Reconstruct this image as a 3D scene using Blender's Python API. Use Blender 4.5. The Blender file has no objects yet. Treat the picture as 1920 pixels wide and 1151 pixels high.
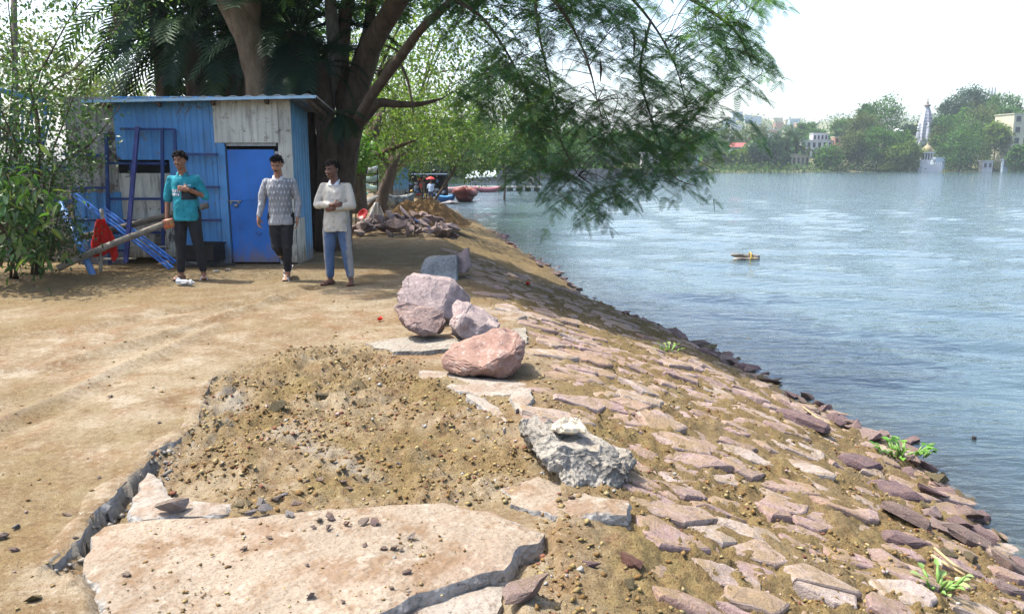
import bpy, bmesh, math, random
import numpy as np
from mathutils import Vector, Matrix, noise as mnoise
R = math.radians
S = bpy.context.scene
COL = S.collection
rng = random.Random(7)
nr = np.random.default_rng(11)

# ------------------------------------------------------------------ camera, sky, sun, exposure
CAM_Z, FPX, PITCH = 1.65, 1500.0, math.atan(270.5 / 1500.0)
cam_d = bpy.data.cameras.new('camera'); cam = bpy.data.objects.new('camera', cam_d); COL.objects.link(cam)
cam.location = (0, 0, CAM_Z); cam.rotation_euler = (math.pi / 2 - PITCH, 0, 0)
cam_d.sensor_width = 36.0; cam_d.lens = 36.0 * FPX / 1920.0; cam_d.clip_start = 0.05; cam_d.clip_end = 6000
S.camera = cam
SUN_EL, SUN_AZ = R(62), R(16)           # high sun from the left, a little beyond the scene
SUNV = Vector((-math.cos(SUN_EL) * math.cos(SUN_AZ), math.cos(SUN_EL) * math.sin(SUN_AZ), math.sin(SUN_EL)))
W = bpy.data.worlds.new('World'); S.world = W; W.use_nodes = True
wn = W.node_tree; wn.nodes.clear()
sky = wn.nodes.new('ShaderNodeTexSky'); sky.sky_type = 'NISHITA'; sky.sun_disc = False
sky.sun_elevation = SUN_EL; sky.sun_rotation = math.atan2(SUNV.x, SUNV.y)
sky.altitude = 400; sky.air_density = 1.0; sky.dust_density = 5.0; sky.ozone_density = 0.4
bg = wn.nodes.new('ShaderNodeBackground'); bg.inputs['Strength'].default_value = 0.15
wo = wn.nodes.new('ShaderNodeOutputWorld')
wn.links.new(sky.outputs[0], bg.inputs[0]); wn.links.new(bg.outputs[0], wo.inputs[0])
sun_d = bpy.data.lights.new('sun', 'SUN'); sun = bpy.data.objects.new('sun', sun_d); COL.objects.link(sun)
sun_d.energy = 3.0; sun_d.angle = R(0.6); sun_d.color = (1.0, 0.95, 0.86)
sun.rotation_euler = SUNV.to_track_quat('Z', 'Y').to_euler(); sun.location = (-20, 10, 40)
S.view_settings.view_transform = 'Standard'; S.view_settings.look = 'None'
S.view_settings.exposure = 1.55; S.view_settings.gamma = 1.0; S.view_settings.use_curve_mapping = False
S.render.engine = 'CYCLES'
S.cycles.max_bounces = 6; S.cycles.diffuse_bounces = 2; S.cycles.glossy_bounces = 2
S.cycles.transmission_bounces = 4; S.cycles.transparent_max_bounces = 6; S.cycles.volume_bounces = 1
S.cycles.caustics_reflective = False; S.cycles.caustics_refractive = False; S.cycles.use_denoising = True; S.cycles.denoising_input_passes = 'RGB_ALBEDO_NORMAL'; S.cycles.denoising_prefilter = 'NONE'; S.cycles.use_adaptive_sampling = True; S.cycles.adaptive_threshold = 0.012
S.cycles.sample_clamp_indirect = 1.0

# ------------------------------------------------------------------ pixel <-> world
WATER_Z = -1.15
def ray(px, py):
    a = (px - 960.0) / FPX; b = (575.5 - py) / FPX
    return Vector((a, math.cos(PITCH) + math.sin(PITCH) * b, -math.sin(PITCH) + math.cos(PITCH) * b))
def at(px, py, Y):
    d = ray(px, py); return Vector((0, 0, CAM_Z)) + d * (Y / d.y)
def gp(px, py, z=0.0):
    d = ray(px, py); return Vector((0, 0, CAM_Z)) + d * ((z - CAM_Z) / d.z)

# ------------------------------------------------------------------ numpy noise and polygons
def _h(ix, iy, seed):
    n = (ix.astype(np.int64) * 374761393 + iy.astype(np.int64) * 668265263 + seed * 974634777) & 0xFFFFFFFF
    n = ((n ^ (n >> 13)) * 1274126177) & 0xFFFFFFFF
    return ((n ^ (n >> 16)) & 0xFFFF) / 65535.0
def vnoise(x, y, seed=0):
    ix = np.floor(x); iy = np.floor(y); fx = x - ix; fy = y - iy
    fx = fx * fx * (3 - 2 * fx); fy = fy * fy * (3 - 2 * fy)
    a = _h(ix, iy, seed); b = _h(ix + 1, iy, seed); c = _h(ix, iy + 1, seed); d = _h(ix + 1, iy + 1, seed)
    return (a * (1 - fx) + b * fx) * (1 - fy) + (c * (1 - fx) + d * fx) * fy - 0.5
def fbm(x, y, o=4, seed=0, g=0.5):
    r = 0; a = 1.0
    for i in range(o):
        r = r + a * vnoise(x, y, seed + i * 7); x = x * 2.03 + 3.1; y = y * 2.03 - 1.7; a *= g
    return r
def sst(a, b, x):
    t = np.clip((x - a) / (b - a), 0, 1); return t * t * (3 - 2 * t)
def in_poly(x, y, P):
    c = np.zeros(x.shape, bool); n = len(P)
    for i in range(n):
        x0, y0 = P[i]; x1, y1 = P[(i + 1) % n]
        if y0 == y1: continue
        m = ((y0 > y) != (y1 > y)) & (x < (x1 - x0) * (y - y0) / (y1 - y0) + x0); c ^= m
    return c
def poly_dist(x, y, P, closed=False):
    d = np.full(x.shape, 1e9); n = len(P); par = np.zeros(x.shape)
    for i in range(n if closed else n - 1):
        x0, y0 = P[i]; x1, y1 = P[(i + 1) % n]
        dx, dy = x1 - x0, y1 - y0; L = dx * dx + dy * dy + 1e-12
        t = np.clip(((x - x0) * dx + (y - y0) * dy) / L, 0, 1)
        q = np.hypot(x - x0 - t * dx, y - y0 - t * dy)
        m = q < d; d = np.where(m, q, d); par = np.where(m, i + t, par)
    return d, par
def gpoly(lst, z=0.0): return [tuple(gp(a, b, z)[:2]) for a, b in lst]
def soft(x, y, P, w):                       # 1 inside, fades over w outside/inside the border
    d, _ = poly_dist(x, y, P, True); s = np.where(in_poly(x, y, P), d, -d)
    return sst(-w, w, s)

# ------------------------------------------------------------------ object helpers
def tag(o, label=None, cat=None, group=None, kind=None):
    if label: o['label'] = label
    if cat: o['category'] = cat
    if group: o['group'] = group
    if kind: o['kind'] = kind
    return o
def link(name, me, mat=None, parent=None, loc=None):
    o = bpy.data.objects.new(name, me); COL.objects.link(o)
    if mat is not None and me is not None and not me.materials:
        for m in (mat if isinstance(mat, (list, tuple)) else [mat]): me.materials.append(m)
    if parent: o.parent = parent
    if loc is not None: o.location = loc
    return o
def empty(name, loc=(0, 0, 0), rz=0.0):
    o = bpy.data.objects.new(name, None); COL.objects.link(o); o.location = loc; o.rotation_euler.z = rz
    o.empty_display_size = 0.2; return o
def np_mesh(name, V, F, cols=None, smooth=False):
    V = np.asarray(V, np.float32).reshape(-1, 3); F = np.asarray(F, np.int32); k = F.shape[1]; n = F.shape[0]
    me = bpy.data.meshes.new(name)
    me.vertices.add(len(V)); me.vertices.foreach_set('co', V.ravel())
    me.loops.add(n * k); me.loops.foreach_set('vertex_index', F.ravel())
    me.polygons.add(n); me.polygons.foreach_set('loop_start', np.arange(n, dtype=np.int32) * k)
    if smooth: me.polygons.foreach_set('use_smooth', np.ones(n, bool))
    if cols is not None:
        c = np.ones((len(V), 4), np.float32); c[:, :3] = np.asarray(cols, np.float32).reshape(-1, 3)
        a = me.attributes.new('Col', 'FLOAT_COLOR', 'POINT'); a.data.foreach_set('color', c.ravel())
    me.update(calc_edges=True); me.validate()
    return me
class MB:
    def __init__(s): s.v = []; s.f = []; s.sm = []
    def add(s, vs, fs, smooth=False):
        b = len(s.v); s.v += [tuple(v) for v in vs]; s.f += [tuple(i + b for i in f) for f in fs]; s.sm += [smooth] * len(fs); return s
    def box(s, c, d, M=None):
        x, y, z = d[0] / 2, d[1] / 2, d[2] / 2
        vs = [Vector((i * x, j * y, k * z)) for k in (-1, 1) for j in (-1, 1) for i in (-1, 1)]
        vs = [(M @ v if M else v) + Vector(c) for v in vs]
        return s.add(vs, [(0, 2, 3, 1), (4, 5, 7, 6), (0, 1, 5, 4), (2, 6, 7, 3), (0, 4, 6, 2), (1, 3, 7, 5)])
    def bar(s, a, b, w, h=None, up=(0, 0, 1)):
        a = Vector(a); b = Vector(b); d = (b - a); L = d.length; d.normalize()
        u = Vector(up); 
        if abs(d.dot(u)) > 0.95: u = Vector((0, 1, 0))
        sd = d.cross(u).normalized(); u = sd.cross(d); M = Matrix((sd, d, u)).transposed()
        return s.box((a + b) / 2, (w, L, h or w), M)
    def tube(s, pts, rad, n=8, cap=True, jit=0.0, seed=0):
        pts = [Vector(p) for p in pts]; m = len(pts)
        if not isinstance(rad, (list, tuple)): rad = [rad] * m
        prev = None; vs = []
        for i, p in enumerate(pts):
            t = (pts[min(i + 1, m - 1)] - pts[max(i - 1, 0)]).normalized()
            if prev is None: u = t.orthogonal().normalized()
            else: u = (prev - t * prev.dot(t)).normalized()
            prev = u; w = t.cross(u)
            for k in range(n):
                a = 2 * math.pi * k / n; q = (u * math.cos(a) + w * math.sin(a))
                r = rad[i] * (1 + (jit * mnoise.noise((p + q * 0.3) * 3 + Vector((seed, 0, 0))) if jit else 0))
                vs.append(p + q * r)
        fs = [(i * n + k, i * n + (k + 1) % n, (i + 1) * n + (k + 1) % n, (i + 1) * n + k) for i in range(m - 1) for k in range(n)]
        if cap: fs += [tuple(range(n))[::-1], tuple((m - 1) * n + k for k in range(n))]
        return s.add(vs, fs, True)
    def lathe(s, prof, c=(0, 0, 0), n=16, M=None):
        vs = []; m = len(prof)
        for r, z in prof:
            for k in range(n):
                a = 2 * math.pi * k / n; v = Vector((r * math.cos(a), r * math.sin(a), z)); vs.append((M @ v if M else v) + Vector(c))
        fs = [(i * n + k, i * n + (k + 1) % n, (i + 1) * n + (k + 1) % n, (i + 1) * n + k) for i in range(m - 1) for k in range(n)]
        if prof[0][0] > 1e-4: fs.append(tuple(range(n))[::-1])
        if prof[-1][0] > 1e-4: fs.append(tuple((m - 1) * n + k for k in range(n)))
        return s.add(vs, fs, True)
    def ell(s, c, r, n=12, m=8, M=None):
        vs = []; 
        for i in range(m + 1):
            th = math.pi * i / m
            for k in range(n):
                a = 2 * math.pi * k / n
                v = Vector((r[0] * math.sin(th) * math.cos(a), r[1] * math.sin(th) * math.sin(a), -r[2] * math.cos(th))); vs.append((M @ v if M else v) + Vector(c))
        fs = [(i * n + k, i * n + (k + 1) % n, (i + 1) * n + (k + 1) % n, (i + 1) * n + k) for i in range(m) for k in range(n)]
        return s.add(vs, fs, True)
    def mesh(s, name):
        me = bpy.data.meshes.new(name); me.from_pydata(s.v, [], s.f); me.polygons.foreach_set('use_smooth', s.sm); me.update()
        return me
    def build(s, name, mat, parent=None, loc=None): return link(name, s.mesh(name), mat, parent, loc)
def crom(pts, rad, k=4):                    # Catmull-Rom through points, radii interpolated
    P = [Vector(p) for p in pts]; n = len(P); o = []; r = []
    for i in range(n - 1):
        p0, p1, p2, p3 = P[max(i - 1, 0)], P[i], P[i + 1], P[min(i + 2, n - 1)]
        for j in range(k):
            t = j / k
            o.append(0.5 * ((2 * p1) + (p2 - p0) * t + (2 * p0 - 5 * p1 + 4 * p2 - p3) * t * t + (3 * p1 - p0 - 3 * p2 + p3) * t ** 3))
            r.append(rad[i] * (1 - t) + rad[i + 1] * t)
    o.append(P[-1]); r.append(rad[-1]); return o, r
def copy_tree(o, parent=None):
    c = o.copy(); COL.objects.link(c); c.parent = parent
    for ch in list(o.children): copy_tree(ch, c)
    return c

# ------------------------------------------------------------------ materials
class NM:
    def __init__(s, name):
        s.m = bpy.data.materials.new(name); s.m.use_nodes = True; s.t = s.m.node_tree; s.t.nodes.clear()
        s.out = s.n('ShaderNodeOutputMaterial'); s.b = s.n('ShaderNodeBsdfPrincipled'); s.l(s.b.outputs[0], s.out.inputs[0])
    def n(s, t, **kw):
        x = s.t.nodes.new(t)
        for k, v in kw.items(): setattr(x, k, v)
        return x
    def l(s, a, b): s.t.links.new(a, b)
    def inp(s, node, key, v):
        if hasattr(v, 'is_linked'): s.l(v, node.inputs[key])
        else: node.inputs[key].default_value = v
    def pos(s, kind='obj', scale=(1, 1, 1), rot=(0, 0, 0)):
        src = s.n('ShaderNodeNewGeometry').outputs['Position'] if kind == 'world' else s.n('ShaderNodeTexCoord').outputs['Object']
        mp = s.n('ShaderNodeMapping'); s.l(src, mp.inputs[0]); mp.inputs['Scale'].default_value = scale; mp.inputs['Rotation'].default_value = rot
        return mp.outputs[0]
    def noise(s, vec, sc, det=4, rough=0.6, dist=0.0):
        x = s.n('ShaderNodeTexNoise'); s.l(vec, x.inputs['Vector']); x.inputs['Scale'].default_value = sc
        x.inputs['Detail'].default_value = det; x.inputs['Roughness'].default_value = rough; x.inputs['Distortion'].default_value = dist
        return x.outputs[0]
    def vor(s, vec, sc, feat='F1', out='Distance'):
        x = s.n('ShaderNodeTexVoronoi', feature=feat); s.l(vec, x.inputs['Vector']); x.inputs['Scale'].default_value = sc
        return x.outputs[out]
    def ramp(s, fac, stops):
        x = s.n('ShaderNodeValToRGB'); s.l(fac, x.inputs[0]); e = x.color_ramp.elements
        while len(e) < len(stops): e.new(0.5)
        for i, (p, c) in enumerate(stops):
            e[i].position = p; e[i].color = (c[0], c[1], c[2], 1) if not isinstance(c, (int, float)) else (c, c, c, 1)
        return x.outputs[0]
    def mix(s, f, a, b, typ='MIX'):
        x = s.n('ShaderNodeMix', data_type='RGBA', blend_type=typ)
        for key, v in ((0, f), (6, a), (7, b)):
            if hasattr(v, 'is_linked'): s.l(v, x.inputs[key])
            else: x.inputs[key].default_value = v if key == 0 else (v[0], v[1], v[2], 1)
        return x.outputs[2]
    def math(s, op, a, b=0.0, c=None):
        x = s.n('ShaderNodeMath', operation=op)
        s.inp(x, 0, a); s.inp(x, 1, b)
        if c is not None: s.inp(x, 2, c)
        return x.outputs[0]
    def rnd(s): return s.n('ShaderNodeObjectInfo').outputs['Random']
    def attr(s, name='Col'): return s.n('ShaderNodeAttribute', attribute_name=name).outputs['Color']
    def sep(s, c):
        x = s.n('ShaderNodeSeparateColor'); s.l(c, x.inputs[0]); return x.outputs
    def sepv(s, c):
        x = s.n('ShaderNodeSeparateXYZ'); s.l(c, x.inputs[0]); return x.outputs
    def bump(s, h, st=0.5, dist=0.02, prev=None):
        x = s.n('ShaderNodeBump'); s.l(h, x.inputs['Height']); x.inputs['Strength'].default_value = st; x.inputs['Distance'].default_value = dist
        if prev: s.l(prev, x.inputs['Normal'])
        return x.outputs[0]
    def fin(s, col, rough=0.8, bump=None, metal=0.0, spec=0.3, **kw):
        s.inp(s.b, 'Base Color', col if hasattr(col, 'is_linked') else (col[0], col[1], col[2], 1))
        s.inp(s.b, 'Roughness', rough); s.inp(s.b, 'Metallic', metal); s.b.inputs['Specular IOR Level'].default_value = spec
        if bump is not None: s.l(bump, s.b.inputs['Normal'])
        for k, v in kw.items(): s.inp(s.b, k, v)
        return s.m
MATS = {}
def simple(name, col, rough=0.7, var=0.25, sc=8.0, bst=0.2, metal=0.0, spec=0.3, dirt=None, obj='obj'):
    if name in MATS: return MATS[name]
    k = NM(name); p = k.pos(obj); n = k.noise(p, sc, 5)
    d = dirt or [c * (1 - var) for c in col]
    c = k.mix(k.ramp(n, [(0.35, 0), (0.7, 1)]), d, [min(1, c * (1 + var * 0.5)) for c in col])
    MATS[name] = k.fin(c, rough, k.bump(k.noise(p, sc * 4, 4), bst, 0.02), metal, spec); return MATS[name]
def leafmat(name, trans=0.45, rough=0.45, gloss=0.12):
    k = NM(name); t = k.t; t.nodes.remove(k.b)
    c = k.attr()
    df = k.n('ShaderNodeBsdfDiffuse'); k.l(c, df.inputs[0])
    tr = k.n('ShaderNodeBsdfTranslucent'); k.l(k.mix(1.0, c, (1.25, 1.35, 0.55), 'MULTIPLY'), tr.inputs[0])
    gl = k.n('ShaderNodeBsdfGlossy'); gl.inputs['Roughness'].default_value = rough; gl.inputs[0].default_value = (1, 1, 1, 1)
    m1 = k.n('ShaderNodeMixShader'); m1.inputs[0].default_value = trans; k.l(df.outputs[0], m1.inputs[1]); k.l(tr.outputs[0], m1.inputs[2])
    m2 = k.n('ShaderNodeMixShader'); m2.inputs[0].default_value = gloss * .5; k.l(m1.outputs[0], m2.inputs[1]); k.l(gl.outputs[0], m2.inputs[2])
    k.l(m2.outputs[0], k.out.inputs[0]); return k.m
# ------------------------------------------------------------------ the bank: lines that shape it
SHORE_PX = [(2150, 1200), (1985, 1120), (1880, 1045), (1800, 965), (1715, 880), (1615, 815), (1535, 768), (1440, 713), (1290, 638), (1190, 600), (1115, 565),
            (1062, 525), (1012, 490), (962, 460), (905, 423), (852, 396), (828, 384), (815, 377)]
SH = [gp(a, b, WATER_Z) for a, b in SHORE_PX]
SHY = np.array([p.y for p in SH] + [75, 200]); SHX = np.array([p.x for p in SH] + [-7.5, -40])
TOP_PX = [(1150, 1400), (1040, 1151), (1030, 1010), (1040, 900), (1010, 800), (1000, 650), (905, 560), (855, 485), (800, 432)]
TP = [gp(a, b, 0) for a, b in TOP_PX]
TPY = np.array([p.y for p in TP] + [26, 36, 60, 200]); TPX = np.array([p.x for p in TP] + [-3.2, -5.2, -8.0, -44])
SHY[0] = 1.0
RIM = gpoly([(60, 1075), (95, 1052), (150, 1000), (172, 955), (215, 915), (250, 880), (272, 862), (280, 842), (330, 822), (365, 798), (376, 768), (382, 735), (402, 705), (440, 688), (520, 672)])
RIMD = [0.0, 0.06, 0.10, 0.11, 0.11, 0.10, 0.08, 0.045, 0.03, 0.022, 0.03, 0.03, 0.02, 0.01, 0.0]
SLUMP = gpoly([(60, 1075), (95, 1052), (150, 1000), (172, 955), (215, 915), (250, 880), (272, 862), (280, 842), (330, 822), (365, 798), (376, 768), (382, 735), (402, 705), (440, 688), (520, 672),
               (620, 650), (720, 640), (900, 640), (1005, 660), (1020, 800), (1050, 900), (1040, 1010), (1100, 1400), (150, 1400), (150, 1150), (120, 1080)])
SOIL = gpoly([(330, 835), (385, 775), (420, 705), (540, 655), (690, 648), (790, 690), (905, 735), (965, 800), (1010, 880), (930, 925), (700, 945), (560, 935), (430, 945), (360, 900)])
SOIL2 = gpoly([(470, 720), (560, 665), (690, 655), (760, 690), (780, 740), (700, 760), (560, 770)])
SLAB_A = gpoly([(170, 1062), (208, 990), (330, 972), (560, 962), (830, 946), (990, 985), (1035, 1000), (1000, 1040), (960, 1075), (870, 1095), (735, 1150), (640, 1320), (205, 1320), (180, 1110)])
SLAB_B = gpoly([(700, 1180), (760, 1130), (945, 1080), (965, 1100), (960, 1330), (660, 1330)])
PALE1 = gpoly([(500, 795), (560, 800), (650, 845), (720, 890), (640, 875), (560, 840)])
PALE2 = gpoly([(390, 735), (450, 725), (470, 760), (400, 765)])
TRACKS = [gpoly([(-150, 850), (0, 792), (120, 745), (215, 695), (300, 660), (410, 605)]), gpoly([(-100, 705), (80, 690), (260, 640), (420, 590), (560, 545)]),
          gpoly([(-50, 640), (150, 620), (330, 580), (520, 560)])]
def bank_t(x, y):
    xt = np.interp(y, TPY, TPX); xs = np.interp(y, SHY, SHX)
    return (x - xt) / np.maximum(xs - xt, 0.3)
def ground_z(x, y, fine=True):
    x = np.asarray(x, float); y = np.asarray(y, float)
    t = bank_t(x, y) + 0.05 * fbm(x * 1.3, y * 0.8, 2, 5)
    z = -1.15 * np.clip(t, 0, 1) ** 1.12 - 0.75 * np.clip(t - 1, 0, 3.0)
    z = z + 0.04 * fbm(x * 0.5, y * 0.5, 3, 3) * (1 - 0.6 * sst(-0.1, 0.3, t))
    plat = 1 - sst(-0.15, 0.15, t)
    drop = sst(22, 46, y) * 1.08
    z = np.maximum(z - drop * plat, np.where(t > 0.9, -9, -1.08)) if False else z - drop * np.clip(1 - t, 0, 1)
    sd = np.where(in_poly(x, y, SLUMP), 1.0, 0.0)
    near = (y < 9) & (x < 1.5)
    d, par = poly_dist(x + 0.03 * fbm(x * 9, y * 9, 3, 21), y + 0.03 * fbm(x * 9 + 5, y * 9, 3, 22), RIM)
    d = np.abs(d + 0.045 * fbm(x * 16, y * 16, 4, 23, .65))
    dep = np.interp(par, np.arange(len(RIMD)), RIMD)
    gap = sd * dep * sst(0.0, 0.035, d) * (1 - sst(0.10, 0.45, d) * 0.55)
    z = z - np.where(near, gap, 0)
    z = z - np.where(near, 0.085 * soft(x, y, SLAB_A, 0.05) + 0.10 * soft(x, y, SLAB_B, 0.05), 0)
    so = soft(x, y, SOIL, 0.12); so2 = soft(x, y, SOIL2, 0.15)
    z = z + so * (0.0 + 0.06 * fbm(x * 3.2, y * 3.2, 3, 31)) + so2 * (0.0 + 0.10 * fbm(x * 2.6 + 3, y * 2.6, 3, 35))
    # loose earth along the shore and on the slope
    sl = sst(0.0, 0.15, t) * (1 - sst(1.15, 1.4, t))
    z = z + sl * 0.06 * fbm(x * 2.5, y * 2.5, 3, 41) + np.exp(-((t - 0.78) / 0.1) ** 2) * 0.10 * np.clip(0.2 + 1.4 * fbm(x * 1.1, y * 0.9, 3, 44), 0, 1)
    for tr in TRACKS:
        q, _ = poly_dist(x, y, tr); z = z + 0.026 * np.exp(-(q / 0.07) ** 2) - 0.02 * np.exp(-((q - 0.2) / 0.12) ** 2)
    if fine:
        am = 0.0035 + 0.016 * so + 0.014 * so2 + 0.02 * sl + 0.02 * sst(0.4, 0, d) * sd
        z = z + am * fbm(x * 14, y * 14, 4, 51, 0.6) * 2 + am * 0.8 * np.clip(fbm(x * 26, y * 26, 3, 61) - 0.12, 0, 1) * 3
    return z
_G = {}
def gz(x, y):                                # height of the built ground at a point
    f = math.log(max(y, 1.31) / 1.3) / math.log(110 / 1.3) * 699; g = (x / (y + 0.6) + 1.15) / 2.15 * 509
    i = int(min(max(f, 0), 697.99)); j = int(min(max(g, 0), 507.99)); a = min(max(f - i, 0), 1); b = min(max(g - j, 0), 1); Z = _G['Z']
    return float((Z[i, j] * (1 - b) + Z[i, j + 1] * b) * (1 - a) + (Z[i + 1, j] * (1 - b) + Z[i + 1, j + 1] * b) * a)

def ground_material():
    k = NM('bank_earth'); p = k.pos('world'); a = k.sep(k.attr())
    big = k.noise(p, 0.55, 5, 0.6, 0.6); med = k.noise(p, 3.2, 6, 0.65); fin = k.noise(p, 26, 5, 0.7); spk = k.noise(p, 110, 3, 0.8)
    dry = k.mix(k.ramp(big, [(0.32, 0), (0.66, 1)]), (0.265, 0.175, 0.088), (0.43, 0.35, 0.235))
    dry = k.mix(k.ramp(med, [(0.5, 0), (0.66, 1)]), dry, (0.50, 0.42, 0.31))
    dry = k.mix(k.math('MULTIPLY', k.ramp(med, [(0.32, 1), (0.46, 0)]), 0.75), dry, (0.19, 0.105, 0.048))
    dry = k.mix(k.math('MULTIPLY', k.ramp(k.noise(p, 1.4, 6, 0.7, 1.2), [(0.5, 0), (0.62, 1)]), 0.6), dry, (0.30, 0.155, 0.07))
    dry = k.mix(k.ramp(fin, [(0.36, 0.6), (0.47, 0)]), dry, (0.20, 0.125, 0.065)); dry = k.mix(k.ramp(fin, [(0.54, 0), (0.64, 0.6)]), dry, (0.56, 0.48, 0.37))
    dry = k.mix(k.ramp(spk, [(0.36, 0.8), (0.43, 0)]), dry, (0.17, 0.10, 0.06))
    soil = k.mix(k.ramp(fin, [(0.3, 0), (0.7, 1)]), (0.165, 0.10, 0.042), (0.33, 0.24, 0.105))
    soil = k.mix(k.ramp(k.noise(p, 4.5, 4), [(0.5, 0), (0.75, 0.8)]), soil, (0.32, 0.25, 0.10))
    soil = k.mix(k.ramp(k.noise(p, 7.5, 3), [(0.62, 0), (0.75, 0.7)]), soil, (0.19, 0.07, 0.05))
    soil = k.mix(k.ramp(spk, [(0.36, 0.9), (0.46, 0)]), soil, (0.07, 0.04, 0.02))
    soil = k.mix(k.ramp(spk, [(0.56, 0), (0.66, 0.7)]), soil, (0.42, 0.34, 0.18))
    con = k.mix(k.ramp(med, [(0.3, 0), (0.7, 1)]), (0.30, 0.265, 0.22), (0.50, 0.44, 0.36))
    con = k.mix(k.ramp(fin, [(0.30, 0.7), (0.45, 0)]), con, (0.16, 0.14, 0.12))
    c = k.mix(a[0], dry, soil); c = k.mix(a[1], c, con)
    c = k.mix(1.0, c, (0.56, 0.57, 0.565), 'MULTIPLY')
    wet = k.math('MULTIPLY', a[2], 1.0)
    c = k.mix(wet, c, k.mix(0.5, (0.05, 0.04, 0.022), (0.09, 0.065, 0.035)))
    h = k.math('ADD', k.math('MULTIPLY', fin, 0.8), k.math('MULTIPLY', spk, 0.35))
    b = k.bump(h, 0.8, 0.03)
    return k.fin(c, k.math('SUBTRACT', 0.95, k.math('MULTIPLY', wet, 0.45)), b, 0, 0.2)
def build_ground():
    nv, nu = 700, 510
    ys = 1.3 * np.exp(np.linspace(0, math.log(110 / 1.3), nv)); ss = np.linspace(-1.15, 1.0, nu)
    Y, Sx = np.meshgrid(ys, ss, indexing='ij'); X = Sx * (Y + 0.6)
    Z = ground_z(X, Y); _G['Z'] = Z
    t = bank_t(X, Y); so = np.maximum(soft(X, Y, SOIL, 0.4), soft(X, Y, SOIL2, 0.2))
    sl = sst(-0.05, 0.12, t)
    soil = np.clip(np.maximum(so * (0.62 + 1.1 * fbm(X * 3, Y * 3, 3, 71)), sl * (0.95 + 0.4 * fbm(X * 3, Y * 3, 3, 72))), 0, 1)
    pl = np.clip(fbm(X * 1.4, Y * 1.1, 4, 73) * 2 - 0.1, 0, 0.6) * (1 - sl)
    soil = np.maximum(soil, pl)
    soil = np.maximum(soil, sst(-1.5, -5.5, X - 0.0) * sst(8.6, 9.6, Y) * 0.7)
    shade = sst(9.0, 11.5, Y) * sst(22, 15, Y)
    soil = np.maximum(soil, shade * 0.55 * np.clip(1 + fbm(X, Y * 2, 3, 75), 0, 1))  # band of tree shade painted into the ground colour as darker soil
    d, par = poly_dist(X, Y, RIM); dep = np.interp(par, np.arange(len(RIMD)), RIMD)
    con = sst(0.025, 0.0, d) * (dep > 0.02) * 0.6 * np.clip(0.5 + 2 * fbm(X * 8, Y * 8, 3, 78), 0, 1)
    Zx = np.abs(np.gradient(Z, axis=1)) / (np.abs(np.gradient(X, axis=1)) + 1e-6); Zy = np.abs(np.gradient(Z, axis=0)) / (np.abs(np.gradient(Y, axis=0)) + 1e-6)
    steep = sst(0.7, 1.6, np.hypot(Zx, Zy)) * (d < 0.25)
    con = np.maximum(con, steep)
    con = np.maximum(con, np.maximum(soft(X, Y, PALE1, 0.1), soft(X, Y, PALE2, 0.1)) * np.clip(0.9 + 1.6 * fbm(X * 6, Y * 6, 3, 76), 0, 1) * 0.8)
    for tr in TRACKS[:1]:
        q, _ = poly_dist(X, Y, tr); con = np.maximum(con, 0.45 * np.exp(-(q / 0.05) ** 2) * np.clip(0.6 + 2 * fbm(X * 2, Y * 2, 3, 77), 0, 1))
    wet = sst(0.12, -0.03, Z - WATER_Z)
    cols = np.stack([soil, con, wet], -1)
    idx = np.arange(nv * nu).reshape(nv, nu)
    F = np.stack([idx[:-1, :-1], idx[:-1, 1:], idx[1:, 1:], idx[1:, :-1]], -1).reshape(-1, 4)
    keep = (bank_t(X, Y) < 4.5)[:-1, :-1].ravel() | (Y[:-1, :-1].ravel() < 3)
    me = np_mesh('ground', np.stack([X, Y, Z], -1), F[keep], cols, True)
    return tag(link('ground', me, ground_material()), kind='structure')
GROUND = build_ground()

def build_bed():
    k = NM('lake_bed_mud'); p = k.pos('world')
    m = k.fin(k.mix(k.noise(p, 0.4, 4), (0.05, 0.05, 0.035), (0.10, 0.09, 0.06)), 0.9)
    v = [(-900, -30, -4.2), (900, -30, -4.2), (900, 1500, -4.2), (-900, 1500, -4.2)]
    tag(link('lake_bed', np_mesh('lake_bed', v, [(0, 1, 2, 3)]), m), kind='structure')
build_bed()

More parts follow.
